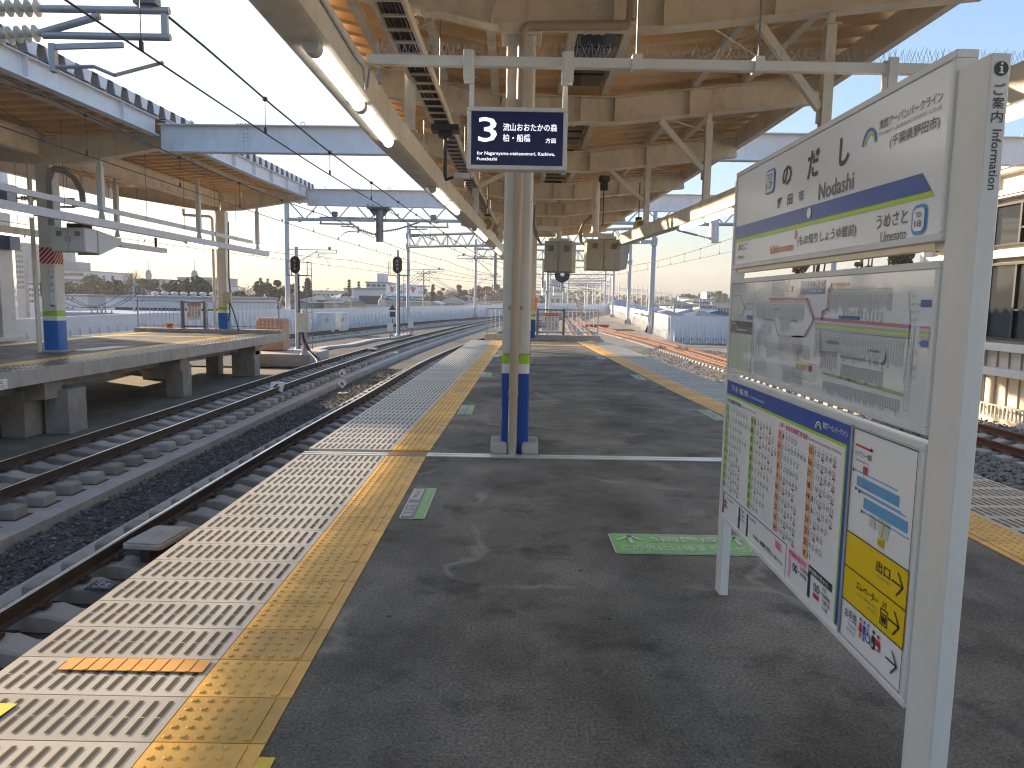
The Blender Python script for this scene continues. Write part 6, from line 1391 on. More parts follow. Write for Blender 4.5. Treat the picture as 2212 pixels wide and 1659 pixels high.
def mast(label, x, y, zt, r=.25, zb=-1.5, group=None, ladder=False):
    root = thing('catenary_mast', label, 'catenary mast', (x, y, zb), group)
    mb = MB(); mb.tube((x, y, zb), (x, y, zt), r, 14); z = zb+1.4
    while z < zt: mb.tube((x, y, z), (x, y, z+.04), r*1.04, 14); z += 2.6
    mb.build('mast_tube', M['galv'], root)
    mb = MB(); mb.box(x-r*2, x+r*2, y-r*2, y+r*2, zb, zb+.08)
    for a in range(0, 360, 45): d = Vector((math.cos(rad(a)), math.sin(rad(a)), 0)); c = Vector((x, y, zb)); mb.hexa([c+d*r*.9+Vector((-.012, 0, .08)), c+d*r*2+Vector((-.012, 0, .08)), c+d*r*2+Vector((.012, 0, .08)), c+d*r*.9+Vector((.012, 0, .08)), c+d*r*.9+Vector((-.012, 0, .08+r*3)), c+d*r*1.05+Vector((-.012, 0, .08+r*3)), c+d*r*1.05+Vector((.012, 0, .08+r*3)), c+d*r*.9+Vector((.012, 0, .08+r*3))])
    mb.build('base_plate', M['galv'], root); return root
def truss(label, p, q, h, r=.11, bay=1.9, group=None, dbl=False):
    root = thing('catenary_truss', label, 'catenary truss', tuple(p), group); p, q = Vector(p), Vector(q); L_ = (q-p).length; d = (q-p)/L_; n_ = int(L_/bay)
    mb = MB(); up = Vector((0, 0, h))
    for o_ in ((Vector((0, 0, 0)),) if not dbl else (Vector((0, .5, 0)), Vector((0, -.5, 0)))):
        mb.tube(p+o_, q+o_, r, 8); mb.tube(p+o_+up, q+o_+up, r, 8)
    mb.build('chords', M['galv'], root); mb = MB()
    for o_ in ((Vector((0, 0, 0)),) if not dbl else (Vector((0, .5, 0)), Vector((0, -.5, 0)))):
        for i in range(n_):
            a = p+d*(L_*i/n_)+o_; b = p+d*(L_*(i+.5)/n_)+o_; c = p+d*(L_*(i+1)/n_)+o_
            mb.tube(a+up*.98, b, r*.42, 5); mb.tube(b, c+up*.98, r*.42, 5)
            if i % 3 == 0: mb.tube(a, a+up, r*.45, 5)
    for t in (.02, .27, .5, .73, .98):
        for z in (0, h): c = p+d*L_*t+Vector((0, 0, z)); mb.tube(c-d*.28, c, r, 8, r*1.7); mb.tube(c, c+d*.28, r*1.7, 8, r)
    mb.build('lattice', M['galv'], root); return root
def gusset(root, x, y, z, s, r):
    mb = MB(); mb.box(min(x-s*r, x+s*1.3), max(x-s*r, x+s*1.3), y-r*.9, y+r*.9, z-.15, z+.15); mb.hexa([(min(x-r, x+r), y-r*1.1, z-.35), (max(x-r, x+r), y-r*1.1, z-.35), (max(x-r, x+r), y+r*1.1, z-.35), (min(x-r, x+r), y+r*1.1, z-.35), (x-r*1.1, y-r*1.15, z+.35), (x+r*1.1, y-r*1.15, z+.35), (x+r*1.1, y+r*1.15, z+.35), (x-r*1.1, y+r*1.15, z+.35)]); mb.build('gusset', M['galv'], root)
mast('tall mast at far left with insulated arm, in front of the barrier', -19.2, 63, 9.7, .21)
truss('nearest tubular lattice truss crossing above all tracks', (-19.0, 63, 8.0), (27, 63, 8.25), 1.5, .14, 2.6)
mast('mast of the nearest truss beyond the sign board', 27, 63, 9.9, .22)
cantilever('arm on the tall far left mast', -19.0, -15.6, 63, 5.5, 3.9)
m1 = mast('thick right-hand mast standing on the ballast near the short barrier', 13.3, 71.5, 10.6, .27); gusset(m1, 13.3, 71.3, 7.3, -1, .27)
m2_ = mast('slim mast behind the second signal', -12.6, 88.5, 10.3, .19); gusset(m2_, -12.6, 88.3, 7.65, 1, .2); gusset(m2_, -12.6, 88.3, 8.9, 1, .2)
truss('second lattice truss, from the second left mast to the thick right mast', (-12.4, 88.3, 7.6), (13.1, 71.7, 7.3), 1.35, .10, 1.9, dbl=True)
cantilever('arm on the slim mast behind the second signal', -12.4, -8.9, 88.4, 5.0, 3.4)
m3_ = mast('mast of the third truss, right of the billboard', -6.0, 116, 10.8, .21); gusset(m3_, -6.0, 115.8, 8.0, 1, .22); gusset(m3_, -6.0, 115.8, 9.4, 1, .22)
m4_ = mast('second right-hand mast behind the thick one', 16.0, 103, 9.5, .24); gusset(m4_, 16, 102.8, 7.0, -1, .24)
truss('third lattice truss between the farther masts', (-5.8, 115.8, 7.9), (15.8, 103, 7.1), 1.4, .1, 1.9, dbl=True)
cantilever('arm on the mast right of the billboard', -5.8, -2.6, 115.8, 5.4, 3.6)
for x, y, zb_, zt_, lb in ((-1.9, 75, 2.6, 7.4, 'left'), (.3, 78, 4.0, 7.6, 'right'), (4.2, 108, 3.4, 7.6, 'far')):
    r_ = thing('drop_post', lb+' drop post hanging from the trusses near the canopy edge', 'drop post', (x, y, zb_)); mb = MB(); mb.tube((x, y, zb_), (x, y, zt_), .16, 8); mb.box(x-.7, x+.7, y-.1, y+.1, zt_-.15, zt_); mb.build('post', M['galvdark'], r_); cantilever(lb+' arm below the trusses', x, x-3.2, y, zb_+3.3, zb_+1.2)
PR = ((19.2, 143, 9.0, 3.1, 147), (22.4, 182, 9.0, 9, 184), (26.5, 215, 9.2, 14.5, 218), (32, 247, 9.5, 18, 245))
for i, (xr, yr, zt_, xl_, yl_) in enumerate(PR):
    mast('far right-hand mast, number %s beyond the second' % ('one', 'two', 'three', 'four')[i], xr, yr, zt_, .22); mast('far left-hand mast, number %s beyond the billboard' % ('one', 'two', 'three', 'four')[i], xl_, yl_, zt_+.3, .2)
    truss('distant lattice truss, number %s beyond the third' % ('one', 'two', 'three', 'four')[i], (xl_, yl_, 6.7), (xr, yr, 6.7), 1.4, .1, 2.2)
# single distant masts along the far curve
proto = thing('catenary_mast', 'thin distant catenary masts along the far curve of the line', 'catenary mast', (0, 0, -1.5), 'distant masts along the far curve')
mb = MB(); mb.tube((0, 0, -1.5), (0, 0, 10.0), .24, 6); mb.build('mast_tube', M['galv'], proto); mb = MB(); mb.bar((0, 0, 8.2), (-7, 0, 8.2), .18, .2); mb.bar((0, 0, 7.2), (-7, 0, 7.2), .16, .16); mb.tube((0, 0, 5.6), (-3, 0, 5.0), .1, 5); mb.build('cross_arms', M['galv'], proto)
ORG[proto.name] = Vector((0, 0, -1.5))
for i, (px, Y) in enumerate(((1264, 250), (1269, 262), (1281, 280), (1286, 300), (1297, 290), (1310, 320), (1316, 310), (1336, 340), (1366, 380), (1375, 390), (1386, 400), (1397, 425), (1415, 450), (1425, 470), (1436, 490), (1447, 520), (1459, 550), (1473, 590), (1488, 640))):
    o = proto if i == 0 else copy_tree(proto); o.location = (at(px, 650, Y).x, Y, -1.5)

# ================================================================== TOWN BEYOND THE RAILWAY
def block(name, label, px0, px1, pyt, Y, dp, m, rows=0, cols=0, zb=-9, roof=None, cat='building', wm='pane', wz=None, parapet=True, rot=0.):
    a, b = at(px0, pyt, Y), at(px1, pyt, Y); zt = (a.z+b.z)/2
    root = thing(name, label, cat, ((a.x+b.x)/2, Y, zb)); mb = MB(); mb.box(a.x, b.x, Y, Y+dp, zb, zt); mb.build('wall', m, root, smooth=False)
    w = b.x-a.x
    if parapet and roof is None: mb = MB(); t = .02*w; mb.box(a.x-.15, b.x+.15, Y-.15, Y+dp+.15, zt+.002, zt+.35); mb.build('roof', M['bgrey'], root, smooth=False)
    if roof == 'gable':
        h = w*.16; mb = MB(); o = .5; mb.prism([(a.x-o, zt-.1), (b.x+o, zt-.1), ((a.x+b.x)/2, zt+h)], Y-o, Y+dp+o, 'y'); mb.build('roof', M[m_roof[0]], root, smooth=False)
    if roof == 'hip':
        h = min(w, dp)*.26; o = .6; mb = MB(); c = min(w, dp)*.45
        v = [(a.x-o, Y-o, zt), (b.x+o, Y-o, zt), (b.x+o, Y+dp+o, zt), (a.x-o, Y+dp+o, zt), (a.x+c, Y+dp/2, zt+h), (b.x-c, Y+dp/2, zt+h)]; mb.add(v, [(0, 1, 5, 4), (1, 2, 5), (2, 3, 4, 5), (3, 0, 4), (3, 2, 1, 0)]); mb.build('roof', M[m_roof[0]], root, smooth=False)
    z0 = zb if wz is None else wz
    for r in range(rows):
        for c in range(cols):
            ww = w/cols; hh = (zt-z0)/rows; mb = MB(); x0 = a.x+ww*(c+.16); z = z0+hh*(r+.3); mb.box(x0, x0+ww*.68, Y-.06, Y-.004, z, z+hh*.45); mb.build('window', M[wm], root, smooth=False)
    return root, a, b, zt
m_roof = ['tile']
block('apartment_block', 'tall hazy apartment block with stepped balconies at the far left', 31, 48, 526, 250, 30, M['bgrey'], 9, 3, wz=2)
r_, a, b, z = block('apartment_block', 'stepped wing of balconies beside the tall hazy apartment block', 49.5, 60, 560, 252, 24, M['bgrey'], 0, 0)
mb = MB()
for k in range(8): zz = z-2.2-2.6*k; mb.box(a.x, b.x+1.0+.35*k, 250.6, 251.9, zz, zz+1.0)
mb.build('balconies', M['bgrey'], r_, smooth=False)
block('office_building', 'pale low office building beyond the striped column', 61, 92, 607, 210, 25, M['bwhite'], 4, 6, wz=-2)
r_, a, b, z = block('office_building', 'long pale office building with roof plant right of the striped column', 118, 192, 586, 260, 30, M['bwhite'], 4, 1, wz=0)
mb = MB(); mb.box(a.x+2, a.x+7, 262, 270, z+.4, z+3.4); mb.box(a.x+1, b.x-12, 262, 280, z+.4, z+1.8); mb.build('roof_plant', M['bgrey'], r_, smooth=False)
def tower_block(label, px0, px1, pyt, Y, tx0, tx1, tyt):
    r_, a, b, z = block('apartment_block', label, px0, px1, pyt, Y, 16, M['bgrey'], 5, 9, wz=z_b)
    p, q = at(tx0, tyt, Y+5), at(tx1, tyt, Y+5); mb = MB(); c = Vector(((p.x+q.x)/2, Y+5, 0)); rr = (q.x-p.x)/2
    mb.lathe((c.x, c.y, z+.3), [(rr*.85, 0), (rr, (p.z-z)*.25), (rr*1.02, (p.z-z)*.5), (rr*.62, p.z-z-.3)], 8); mb.tube((c.x, c.y, p.z), (c.x, c.y, p.z+4), .12, 5); mb.build('roof_tower', M['bgrey'], r_, smooth=False)
    mb = MB()
    for k in range(4): mb.box(a.x-1.2, a.x+3, Y-1.2, Y-.1, z-1.2-2.6*k-.9, z-1.2-2.6*k)
    mb.build('balconies', M['bwhite'], r_, smooth=False); return r_
z_b = -2
tower_block('hazy apartment block with a domed roof tower behind the bare tree', 290, 345, 604, 260, 314, 327, 583)
tower_block('hazy apartment block with a domed roof tower left of the second pipe', 383, 475, 601, 250, 413, 427, 584)
block('school_building', 'low white building under the hazy apartment block', 418, 478, 618, 215, 14, M['bwhite'], 2, 8, wz=-3)
# factory with blue-grey roofs
r_, a, b, z = block('warehouse', 'large warehouse with a blue-grey parapet roof behind the barrier', 78, 300, 676, 78, 26, M['bblue'], parapet=False)
mb = MB(); p0, p1 = at(140, 661, 104), at(296, 668, 100); mb.hexa([(a.x, 78.5, z+.01), (b.x-3, 78.5, z+.01), (p1.x, 103, p1.z-.9), (a.x, 103, p0.z-1.2), (a.x, 78.5, z+.06), (b.x-3, 78.5, z+.06), (p1.x, 103, p1.z-.85), (a.x, 103, p0.z-1.15)]); mb.build('roof', M['decktop'], r_, smooth=False)
mb = MB(); mb.box(a.x, b.x, 103.1, 103.6, z-2, at(200, 647, 103).z); mb.build('parapet', M['bblue'], r_, smooth=False)
r_, a, b, z = block('factory', 'long white factory with roof vents beyond the opposite railing', 228, 480, 645, 95, 22, M['bwhite'], 0, 0, parapet=True)
for k in range(8):
    x = a.x+(b.x-a.x)*(.30+.085*k); mb = MB(); mb.tube((x, 99, z+.35), (x, 99, z+.6), .34, 10); mb.lathe((x, 99, z+.6), [(.46, 0), (.46, .2), (.15, .32)], 10); mb.build('roof_vent', M['bwhite'], r_)
for k in range(11):
    x = a.x+(b.x-a.x)*(.08+.083*k); mb = MB(); mb.box(x, x+1.6, 94.9, 94.99, z-2.6, z-1.2); mb.build('window', M['pane'], r_, smooth=False)
block('shed', 'low shed with bright flat roof beyond the warehouse', 80, 190, 640, 130, 12, M['bwhite'])
block('house', 'small pale house between the warehouse and the factory', 262, 288, 640, 120, 10, M['btan'], roof='gable')
# houses behind the signals
def house(label, px0, px1, pye, Y, dp, m, rm, roof='hip', rows=1, cols=3):
    m_roof[0] = rm; return block('house', label, px0, px1, pye, Y, dp, M[m], rows, cols, roof=roof, wz=-3.5, cat='house')
house('dark roofed house left of the first signal post', 622, 664, 653, 130, 12, 'bgrey', 'tile', 'gable')
house('dark roofed house right of the first signal post', 655, 700, 648, 140, 12, 'bgrey', 'tile')
house('low tiled house behind the relay cabinets', 700, 762, 655, 135, 12, 'btan', 'tile')
house('pale roofed house below the two conifers', 705, 745, 645, 180, 14, 'bwhite', 'decktop')
block('apartment_block', 'wide pale building on the skyline left of the conifers', 665, 742, 630, 260, 14, M['btan'], 1, 8, wz=0)
block('house', 'small white house on the skyline left of the conifers', 743, 760, 624, 230, 10, M['bwhite'], 1, 2, wz=0)
r_, a, b, z = block('office_building', 'white three-storey building left of the billboard', 765, 838, 626, 150, 18, M['bwhite'], 0, 0, wz=-6)
for k in range(3): mb = MB(); zz = z-2.9-3.4*k; mb.box(a.x+1, b.x-1, 149.93, 149.99, zz, zz+1.7); mb.build('window', M['pane'], r_, smooth=False)
r2, a2, b2_, z2 = block('office_building', 'upper storey block with rooftop plant left of the billboard', 791, 835, 612, 160, 12, M['bwhite'], 1, 4, wz=z+.5)
mb = MB(); mb.box(a2.x+2, b2_.x-1, 162, 168, z2+.4, z2+2.2); mb.build('roof_plant', M['bwhite'], r2, smooth=False)
st = thing('store_building', 'store with a white rooftop billboard showing red and green hearts', 'store', (-20, 140, -9))
a, b = at(834, 615, 140), at(920, 663, 140); mb = MB(); mb.box(a.x, b.x, 140, 160, -9, at(870, 651, 140).z); mb.build('wall', M['btan'], st, smooth=False)
zt_, zb_ = at(877, 615, 140).z, at(877, 640, 140).z; zc2 = at(877, 650, 140).z
mb = MB(); mb.box(a.x, b.x, 139.6, 140, zb_, zt_); bb = mb.build('billboard', M['signwhite'], st, smooth=False)
mb = MB(); mb.box(a.x, b.x, 139.55, 140, zc2, zb_-.02); tb = mb.build('lower_band', M['teal'], st, smooth=False)
Wb, Hb = b.x-a.x, zt_-zb_; F = Face((a.x, 139.6, zb_), (1, 0, 0), (0, 0, 1), (0, -1, 0))
m1_, m2b, m3b, m4b = MB(), MB(), MB(), MB()
for k in (0, .53):
    s = Wb*.065; cx = Wb*(.16+k*1.0); cy = Hb*.55
    poly(m1_, F, [(cx-s*.9, cy+s*.9), (cx-s*.4, cy+s*1.4), (cx+s*.1, cy+s*1.1), (cx+s*.35, cy+s*.3), (cx+s*.1, cy-s*1.4), (cx-s*.6, cy-s*.3)], .03); poly(m2b, F, [(cx+s*.35, cy+s*.9), (cx+s*.8, cy+s*1.3), (cx+s*1.05, cy+s*.8), (cx+s*.8, cy+s*.1), (cx+s*.4, cy-s*.3), (cx+s*.45, cy+s*.3)], .03); disc(m3b, F, cx-s*1.0, cy+s*1.75, s*.3, .03, 10)
    put(m4b, 'イタ', F, Wb*(.285+k), Hb*.18, Wb*(.42+k*.98), Hb*.52, .03, .03); put(m4b, 'ティ', F, Wb*(.33+k), Hb*.58, Wb*(.42+k*.98), Hb*.78, .01, .03)
m1_.build('heart_red', mat('heart_red', (.8, .07, .06), .5), bb, smooth=False); m2b.build('heart_green', mat('heart_green', (.05, .4, .3), .5), bb, smooth=False); m3b.build('dot', M['maroon'], bb, smooth=False); m4b.build('lettering', M['crimson'], bb, smooth=False)
F = Face((a.x, 139.55, zc2), (1, 0, 0), (0, 0, 1), (0, -1, 0)); t = MB(); Hc = zb_-zc2
for k in (.10, .64): put(t, '屋上P100台', F, Wb*k, Hc*.18, Wb*(k+.33), Hc*.82, .02, .03)
t.build('lettering', M['signwhite'], tb, smooth=False)
house('white house with blue wall right of the billboard', 922, 950, 655, 150, 12, 'bwhite', 'decktop', 'gable'); house('long low house right of the second signal', 948, 1002, 655, 160, 12, 'btan', 'tile')
block('apartment_block', 'wide low building behind the bare tree near the column', 915, 1030, 637, 300, 20, M['btan'], 1, 14, wz=0)
block('shed', 'long pale flat shed behind the barrier left of the column', 985, 1085, 654, 180, 20, M['bwhite'])
# seen right of the column
block('office_building', 'pale tall block with a grey top right of the column', 1173, 1192, 609, 330, 20, M['bwhite'], 1, 1, wz=8)
r_, a, b, z = block('office_building', 'square white building with narrow windows right of the column', 1192, 1212, 606, 330, 20, M['bgrey'], 0, 0)
block('office_building', 'white block with three slit windows right of the column', 1196, 1220, 620, 322, 18, M['bwhite'], 1, 4, wz=4)
block('office_building', 'low wide white building behind the far bend', 1155, 1222, 640, 300, 20, M['bwhite'], 2, 6, wz=-4)
for i, (lab, x0, x1, py, Y, dp, m, rm, rf) in enumerate((
    ('dark tiled house just above the corner of the right barrier', 1420, 1452, 683, 78, 10, 'btan', 'tile', 'hip'), ('dark tiled house behind the short right barrier, left part', 1432, 1490, 687, 72, 9, 'btan', 'tile', 'hip'),
    ('tiled house behind the short barrier beside the sign board', 1505, 1572, 690, 74, 10, 'bgrey', 'tile', 'hip'), ('house with blue solar roof beside the sign board', 1530, 1572, 676, 92, 10, 'bwhite', 'tileb', 'gable'),
    ('cream house with pale roof between the right masts and the sign', 1462, 1512, 676, 100, 12, 'bwhite', 'decktop', 'gable'), ('grey house with a dark roof and wide windows right of the thick mast', 1454, 1498, 660, 130, 12, 'bwhite', 'tile', 'hip'),
    ('blue roofed house right of the thick mast', 1418, 1448, 672, 120, 12, 'bgrey', 'tileb', 'hip'), ('dark roofed long house under the right skyline', 1502, 1535, 652, 170, 12, 'btan', 'tile', 'hip'),
    ('tan flat house beside the sign board', 1510, 1540, 661, 150, 10, 'btan', 'tile', 'hip'), ('pale blue roofed house left of the thick mast', 1375, 1402, 668, 135, 12, 'bblue', 'tileb', 'hip'),
    ('blue roofed sheds behind the sunlit barrier', 1310, 1372, 664, 190, 12, 'bblue', 'tileb', 'hip'), ('low grey house behind the sunlit barrier', 1400, 1432, 680, 90, 8, 'bgrey', 'tile', 'hip'))): house(lab, x0, x1, py, Y, dp, m, rm, rf)
block('apartment_block', 'flat pale building with a stair tower on the right skyline', 1500, 1545, 648, 240, 20, M['bwhite'], 1, 6, wz=-2); block('office_building', 'slim white tower on the right skyline', 1527, 1536, 632, 245, 8, M['bwhite'], 2, 1, wz=0); block('apartment_block', 'long low building right of the slim white tower', 1538, 1576, 655, 230, 14, M['btan'], 1, 6, wz=-4)
for i, (px, Y, h) in enumerate(((1471, 300, 640), (1478, 310, 640))): c = at(px, 645, Y); r_ = thing('silo', 'white cylindrical silo among the distant roofs', 'silo', (c.x, Y, -9), 'pair of distant white silos'); mb = MB(); mb.tube((c.x, Y, -9), (c.x, Y, at(px, 642, Y).z), 1.4, 10); mb.build('silo_body', M['bwhite'], r_)
# a crowd of distant roofs that reads as one mass
mb = MB(); rn = random.Random(3)
for i in range(900):
    Y = rn.uniform(260, 900); x = rn.uniform(-.75, .75)*Y
    if -40 < x-(Y-200)*.25 < 60 and Y < 420: continue
    w_, d_, h_ = rn.uniform(6, 14), rn.uniform(6, 12), rn.uniform(5, 8); mb.cur = rn.randrange(3); mb.cbox((x, Y, -9+h_/2), w_, d_, h_, rn.uniform(-.4, .4)); mb.cur = 3; c = -9+h_; o = w_*.55; mb.add([(x-o, Y-d_*.55, c), (x+o, Y-d_*.55, c), (x+o, Y+d_*.55, c), (x-o, Y+d_*.55, c), (x-o*.6, Y, c+1.8), (x+o*.6, Y, c+1.8)], [(0, 1, 5, 4), (1, 2, 5), (2, 3, 4, 5), (3, 0, 4)])
tag(mb.build('distant_town', [M['bwhite'], M['btan'], M['bgrey'], M['tile']], smooth=False), 'mass of distant low houses under the skyline', kind='stuff')

# ------------------------------------------------------------------ utility poles
def upole(label, px, pyt, Y, arms=2, tr=True):
    p = at(px, pyt, Y); root = thing('utility_pole', label, 'utility pole', (p.x, Y, -9)); mb = MB(); mb.tube((p.x, Y, -9), (p.x, Y, p.z), .19, 8, .12); mb.build('pole', M['concretel'], root); mb = MB()
    for k in range(arms):
        z = p.z-.7-k*1.1; mb.box(p.x-1.1, p.x+1.1, Y-.06, Y+.06, z, z+.1)
        for e in (-1, -.4, .4, 1): mb.lathe((p.x+e, Y, z+.1), [(.05, 0), (.1, .1), (.05, .28)], 6)
    if tr: mb.tube((p.x+.4, Y, p.z-4.2), (p.x+.4, Y, p.z-3.2), .28, 8)
    mb.build('cross_arms', M['galvdark'], root); return p
U = [upole('utility pole left of the factory', 137, 634, 85), upole('concrete utility pole at the corner of the factory', 288, 617, 88, 2), upole('short utility pole in front of the warehouse', 219, 663, 74, 1, False), upole('utility pole with many insulators in front of the billboard', 915, 583, 128, 3), upole('utility pole behind the middle of the barrier', 1049, 627, 150, 3), upole('utility pole among the tiled houses near the sign', 1513, 644, 105, 2), upole('utility pole beside the thick right mast', 1457, 655, 100, 1), upole('grey utility pole among dark roofs left of the conifers', 723, 640, 120, 2, False), upole('utility pole between the conifers and the office', 758, 645, 120, 2, False), upole('utility pole in front of the solar roof', 1536, 655, 150, 1)]
mb = MB()
for i, j in ((0, 1), (3, 4), (8, 3), (5, 9)):
    for o in (-1, 1, .4):
        p, q = U[i]+Vector((o, 0, -.5)), U[j]+Vector((o, 0, -.5)); n_ = 10
        mb.path([p.lerp(q, t/n_)-Vector((0, 0, 1.6*4*(t/n_)*(1-t/n_))) for t in range(n_+1)], .035, 4)
tag(mb.build('utility_wires', M['cable'], smooth=False), 'sagging utility wires between the town poles', 'utility wires')

# ------------------------------------------------------------------ trees
def leaves(mb, pts, size):
    pts = np.array(pts); n_ = len(pts)
    d1 = np.random.normal(size=(n_, 3)); d1 /= np.linalg.norm(d1, axis=1)[:, None]; d2 = np.cross(d1, np.random.normal(size=(n_, 3))); d2 /= np.linalg.norm(d2, axis=1)[:, None]
    s = size*np.random.uniform(.5, 1.3, (n_, 1)); a, b, c, d = pts-d1*s, pts+d2*s*.6, pts+d1*s, pts-d2*s*.6
    i0 = len(mb.v); mb.v += np.stack([a, b, c, d], 1).reshape(-1, 3).tolist(); mb.f += [(i0+4*k, i0+4*k+1, i0+4*k+2, i0+4*k+3) for k in range(n_)]; mb.m += [0]*n_
def tree(name, label, px, pyt, Y, wpx, kind, leaf='leafdk', zb=-9, group=None, dens=1., hp=None):
    p = at(px, pyt, Y); W_ = wpx/FPX*Y/2; H_ = p.z-zb; root = thing(name, label, 'tree', (p.x, Y, zb), group); c = Vector((p.x, Y, zb)); tb = MB()
    if kind == 'bare':
        rn = random.Random(int(px*7)); tw = MB()
        def grow(o, d, l, r, lv):
            q = o+d*l; (tb if lv > 3 else tw).tube(o, q, r, 5 if lv > 3 else 3, r*.7, cap=False)
            if lv <= 0: return
            for k in range(3 if lv > 1 else 4):
                e = Vector((rn.uniform(-1, 1), rn.uniform(-1, 1), rn.uniform(-.15, .9)))*(.75 if lv < 5 else .6); nd = (d+e).normalized(); grow(o+d*l*rn.uniform(.6, 1), nd, l*rn.uniform(.62, .84), r*.6, lv-1)
        tb.tube(c, c+Vector((0, 0, H_*.35)), H_*.016, 7, H_*.013); grow(c+Vector((0, 0, H_*.33)), Vector((0, 0, 1)), H_*.19, H_*.012, 6)
        tb.build('trunk', M['bark'], root, smooth=False); tw.build('crown', M['twig'], root, smooth=False); return root
    pts = []
    if kind == 'conifer':
        tb.tube(c, c+Vector((0, 0, H_*.97)), H_*.018, 6, .05); n_l = 20
        for k in range(n_l):
            t = .2+.8*k/n_l; rad_ = W_*(1-t)**.8*random.uniform(.75, 1.2)+.15
            for j in range(9):
                a = random.uniform(0, 6.28); r1 = rad_*random.uniform(.6, 1.1); e = c+Vector((0, 0, H_*t))+Vector((math.cos(a)*r1, math.sin(a)*r1, -r1*.18)); s0 = c+Vector((0, 0, H_*t+.15)); tb.tube(s0, e, .05, 3, .02, cap=False)
                for q in range(int(16*dens)): u = random.uniform(.25, 1); pts.append(s0.lerp(e, u)+Vector(np.random.normal(size=3)*W_*.07))
        size = W_*.16
    else:
        tb.tube(c, c+Vector((0, 0, H_*.55)), H_*.025, 7, H_*.012); nb = 20 if kind == 'round' else 9
        for k in range(nb):
            a = random.uniform(0, 6.28); u = random.random()**.5; z = random.uniform(.32, .98); rr = W_*.86*u*math.sqrt(max(.06, 1-((z-.62)/.46)**2)); bc = c+Vector((math.cos(a)*rr, math.sin(a)*rr, H_*z)); br = W_*random.uniform(.22, .42)
            tb.tube(c+Vector((0, 0, H_*random.uniform(.3, .5))), bc, H_*.010, 4, .04, cap=False)
            for q in range(int(330*dens)): v = np.random.normal(size=3); v *= (random.random()**.4)*br/np.linalg.norm(v); pts.append(bc+Vector((v[0], v[1], v[2]*.8)))
        size = W_*.085
    tb.build('trunk', M['bark'], root, smooth=False); lm = MB(); leaves(lm, pts, size); lm.build('crown', M[leaf], root, smooth=False); return root
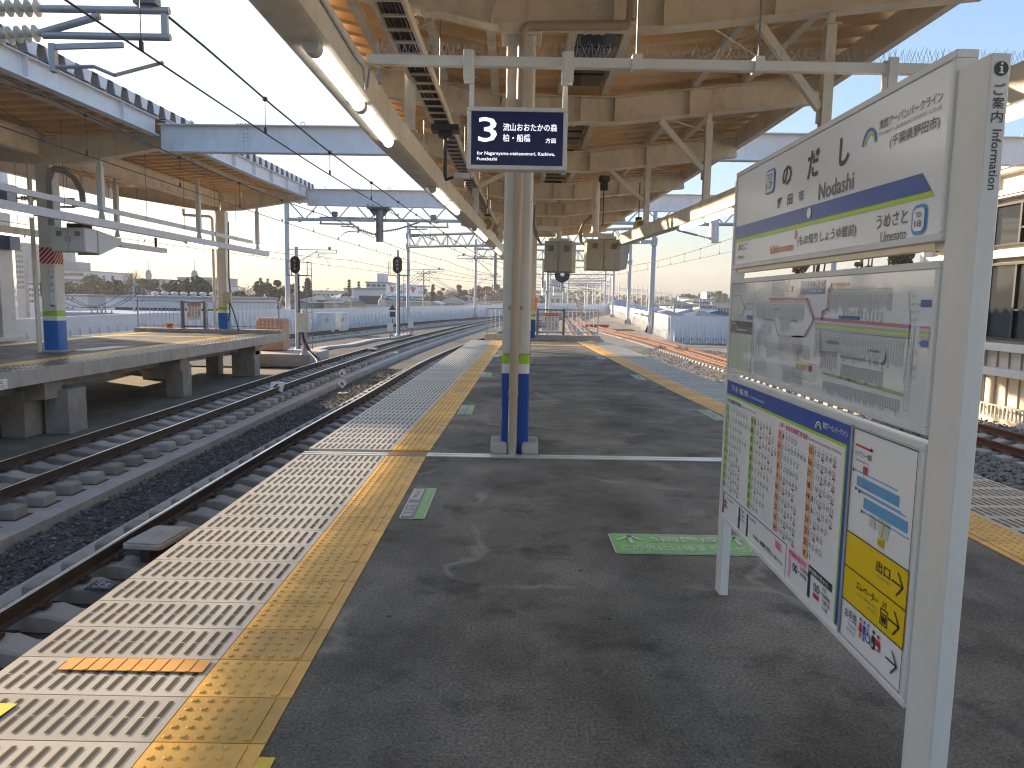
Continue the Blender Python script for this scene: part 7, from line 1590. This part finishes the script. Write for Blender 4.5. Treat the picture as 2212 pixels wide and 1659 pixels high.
T = [('dark bush line left of the domed tower, first clump', 165, 606, 150, 60, 'round', 'leafmd'), ('dark bush line left of the domed tower, second clump', 232, 610, 150, 56, 'round', 'leafbr'), ('dark clump behind the right pipe', 488, 622, 160, 50, 'round', 'leafmd'), ('dark leafy clump above the opposite railing end', 520, 618, 140, 44, 'round', 'leafdk'), ('brown clump behind the pair of pines', 566, 608, 150, 50, 'round', 'leafbr'), ('low dark clump right of the dark conifer', 690, 640, 170, 36, 'round', 'leafdk'), ('brown hazy clump beyond the store', 925, 630, 210, 30, 'round', 'leafbr'), ('pale brown bare crown near the column', 1062, 614, 220, 40, 'bare', 'leafbr'), ('leafy clump below the left domed tower', 285, 622, 140, 60, 'round', 'leafdk'), ('dark low clump between the towers', 370, 626, 140, 46, 'round', 'leafmd'), ('large bare tree with a fan of twigs right of the striped column', 279, 567, 125, 74, 'bare', ''), ('bare tree right of the billboard', 968, 604, 170, 34, 'bare', ''), ('faint bare tree near the top of the column base fence', 1075, 612, 210, 34, 'bare', ''), ('small bare tree behind the first left mast', 604, 601, 190, 26, 'bare', ''),
     ('bare brown tree crown behind the warehouse', 195, 596, 190, 46, 'bare', ''),
     ('dark conifer behind the first signal post', 664, 600, 150, 46, 'conifer', 'leafdk'), ('tall pointed conifer left of the office building', 754, 601, 160, 24, 'conifer', 'leafdk'), ('smaller pointed conifer beside the tall one', 775, 605, 180, 20, 'conifer', 'leafdk'), ('narrow conifer right of the first left mast', 623, 601, 150, 24, 'conifer', 'leafmd'), ('pair of pines at the left of the first mast, left one', 563, 598, 170, 26, 'conifer', 'leafmd'), ('pair of pines at the left of the first mast, right one', 578, 599, 172, 22, 'conifer', 'leafmd'), ('dark conifer right of the billboard', 935, 612, 170, 24, 'conifer', 'leafdk'), ('small pine on the skyline left of the bare tree', 224, 593, 190, 16, 'conifer', 'leafmd'), ('small pine touching the left of the bare tree', 243, 593, 170, 20, 'conifer', 'leafmd'), ('single pine between the two domed towers', 354, 603, 190, 16, 'conifer', 'leafmd'),
     ('broad evergreen below the right domed tower', 405, 612, 120, 95, 'round', 'leafmd'), ('dark round evergreen left of the factory roof', 140, 603, 170, 50, 'round', 'leafdk'), ('wide brownish tree behind the warehouse roof', 205, 600, 160, 80, 'round', 'leafbr'), ('dark round evergreen under the bare tree', 262, 604, 130, 50, 'round', 'leafdk'), ('brown leafy tree under the left domed tower', 312, 606, 150, 56, 'round', 'leafbr'), ('dark bushy evergreen right of the left domed tower', 352, 612, 150, 40, 'round', 'leafdk'), ('small yellow-leaved tree beside the factory pole', 302, 628, 105, 24, 'round', 'leafye'), ('green shrub beside the yellow tree', 318, 629, 108, 26, 'round', 'leafmd'), ('low evergreen left of the second pipe', 440, 624, 140, 50, 'round', 'leafdk'),
     ('wide brown tree mass right of the second pipe', 540, 606, 130, 60, 'round', 'leafbr'), ('dark leafy tree beside the first left mast', 594, 606, 140, 54, 'round', 'leafmd'), ('dark tree right of the first left mast', 632, 614, 150, 40, 'round', 'leafdk'), ('leafy bush below the tall pointed conifer', 742, 635, 150, 30, 'round', 'leafdk'), ('round dark tree beyond the bare tree right of the billboard', 998, 617, 200, 26, 'round', 'leafmd'), ('hazy tree left of the round dark one', 950, 622, 230, 28, 'round', 'leafbr'), ('hazy wide tree near the column', 1040, 622, 240, 50, 'round', 'leafbr'), ('hazy tree touching the column', 1078, 618, 230, 40, 'round', 'leafbr'),
     ('dark tree in front of the white block right of the column', 1180, 618, 260, 24, 'round', 'leafdk'), ('dark trees on the right skyline, left clump', 1487, 634, 320, 40, 'round', 'leafdk'), ('dark trees on the right skyline, middle clump', 1520, 633, 330, 34, 'round', 'leafdk'), ('dark trees on the right skyline, tallest clump', 1547, 630, 320, 30, 'round', 'leafdk'), ('dark trees on the right skyline beside the sign board', 1568, 636, 300, 30, 'round', 'leafdk'),
     ('sunlit brown-green tree seen through the upper gap of the sign board', 1765, 452, 46, 120, 'round', 'leafbr'), ('second sunlit tree in the upper gap of the sign board', 1878, 478, 46, 50, 'round', 'leafbr'), ('third sunlit brown tree near the sign post in the upper gap', 1948, 425, 44, 90, 'round', 'leafbr')]
for lab, px, py, Y, wd, kd, lf_ in T: tree({'bare': 'bare_tree', 'conifer': 'conifer', 'round': 'leafy_tree'}[kd], lab, px, py, Y, wd*(1.3 if kd == 'round' and Y > 60 else 1), kd, lf_ or 'leafdk', dens=1.4 if wd > 70 else 1.)
mb = MB(); pts = []
for i in range(26000):
    Y = random.uniform(380, 900); x = random.uniform(-.75, .75)*Y; c = math.sin(x*.021+1)*.5+math.sin(x*.057)*.5; h = (5.5+3.6*c+1.5*math.sin(x*.19))*(Y/600)
    pts.append((x, Y, -9+random.random()**.7*(10+h*.9)))
leaves(mb, pts, 1.5); tag(mb.build('far_treeline', M['leafdk'], smooth=False), 'hazy belt of trees along the horizon', kind='stuff')

# ------------------------------------------------------------------ haze
hz = MB(); hz.box(-1400, 1400, -40, 1300, -10, 60)
ho = hz.build('haze', None, smooth=False) if False else None
me = bpy.data.meshes.new('haze'); me.from_pydata(hz.v, [], hz.f); ho = bpy.data.objects.new('haze', me); COL.objects.link(ho); ho['kind'] = 'stuff'; ho['label'] = 'thin pale evening haze over the town'
hm = bpy.data.materials.new('haze'); hm.use_nodes = True; nn = hm.node_tree; nn.nodes.remove(nn.nodes['Principled BSDF'])
pv = nn.nodes.new('ShaderNodeVolumePrincipled'); pv.inputs['Color'].default_value = (.92, .93, .97, 1); pv.inputs['Density'].default_value = .00055; pv.inputs['Anisotropy'].default_value = .1
nn.links.new(pv.outputs[0], nn.nodes['Material Output'].inputs['Volume']); me.materials.append(hm)
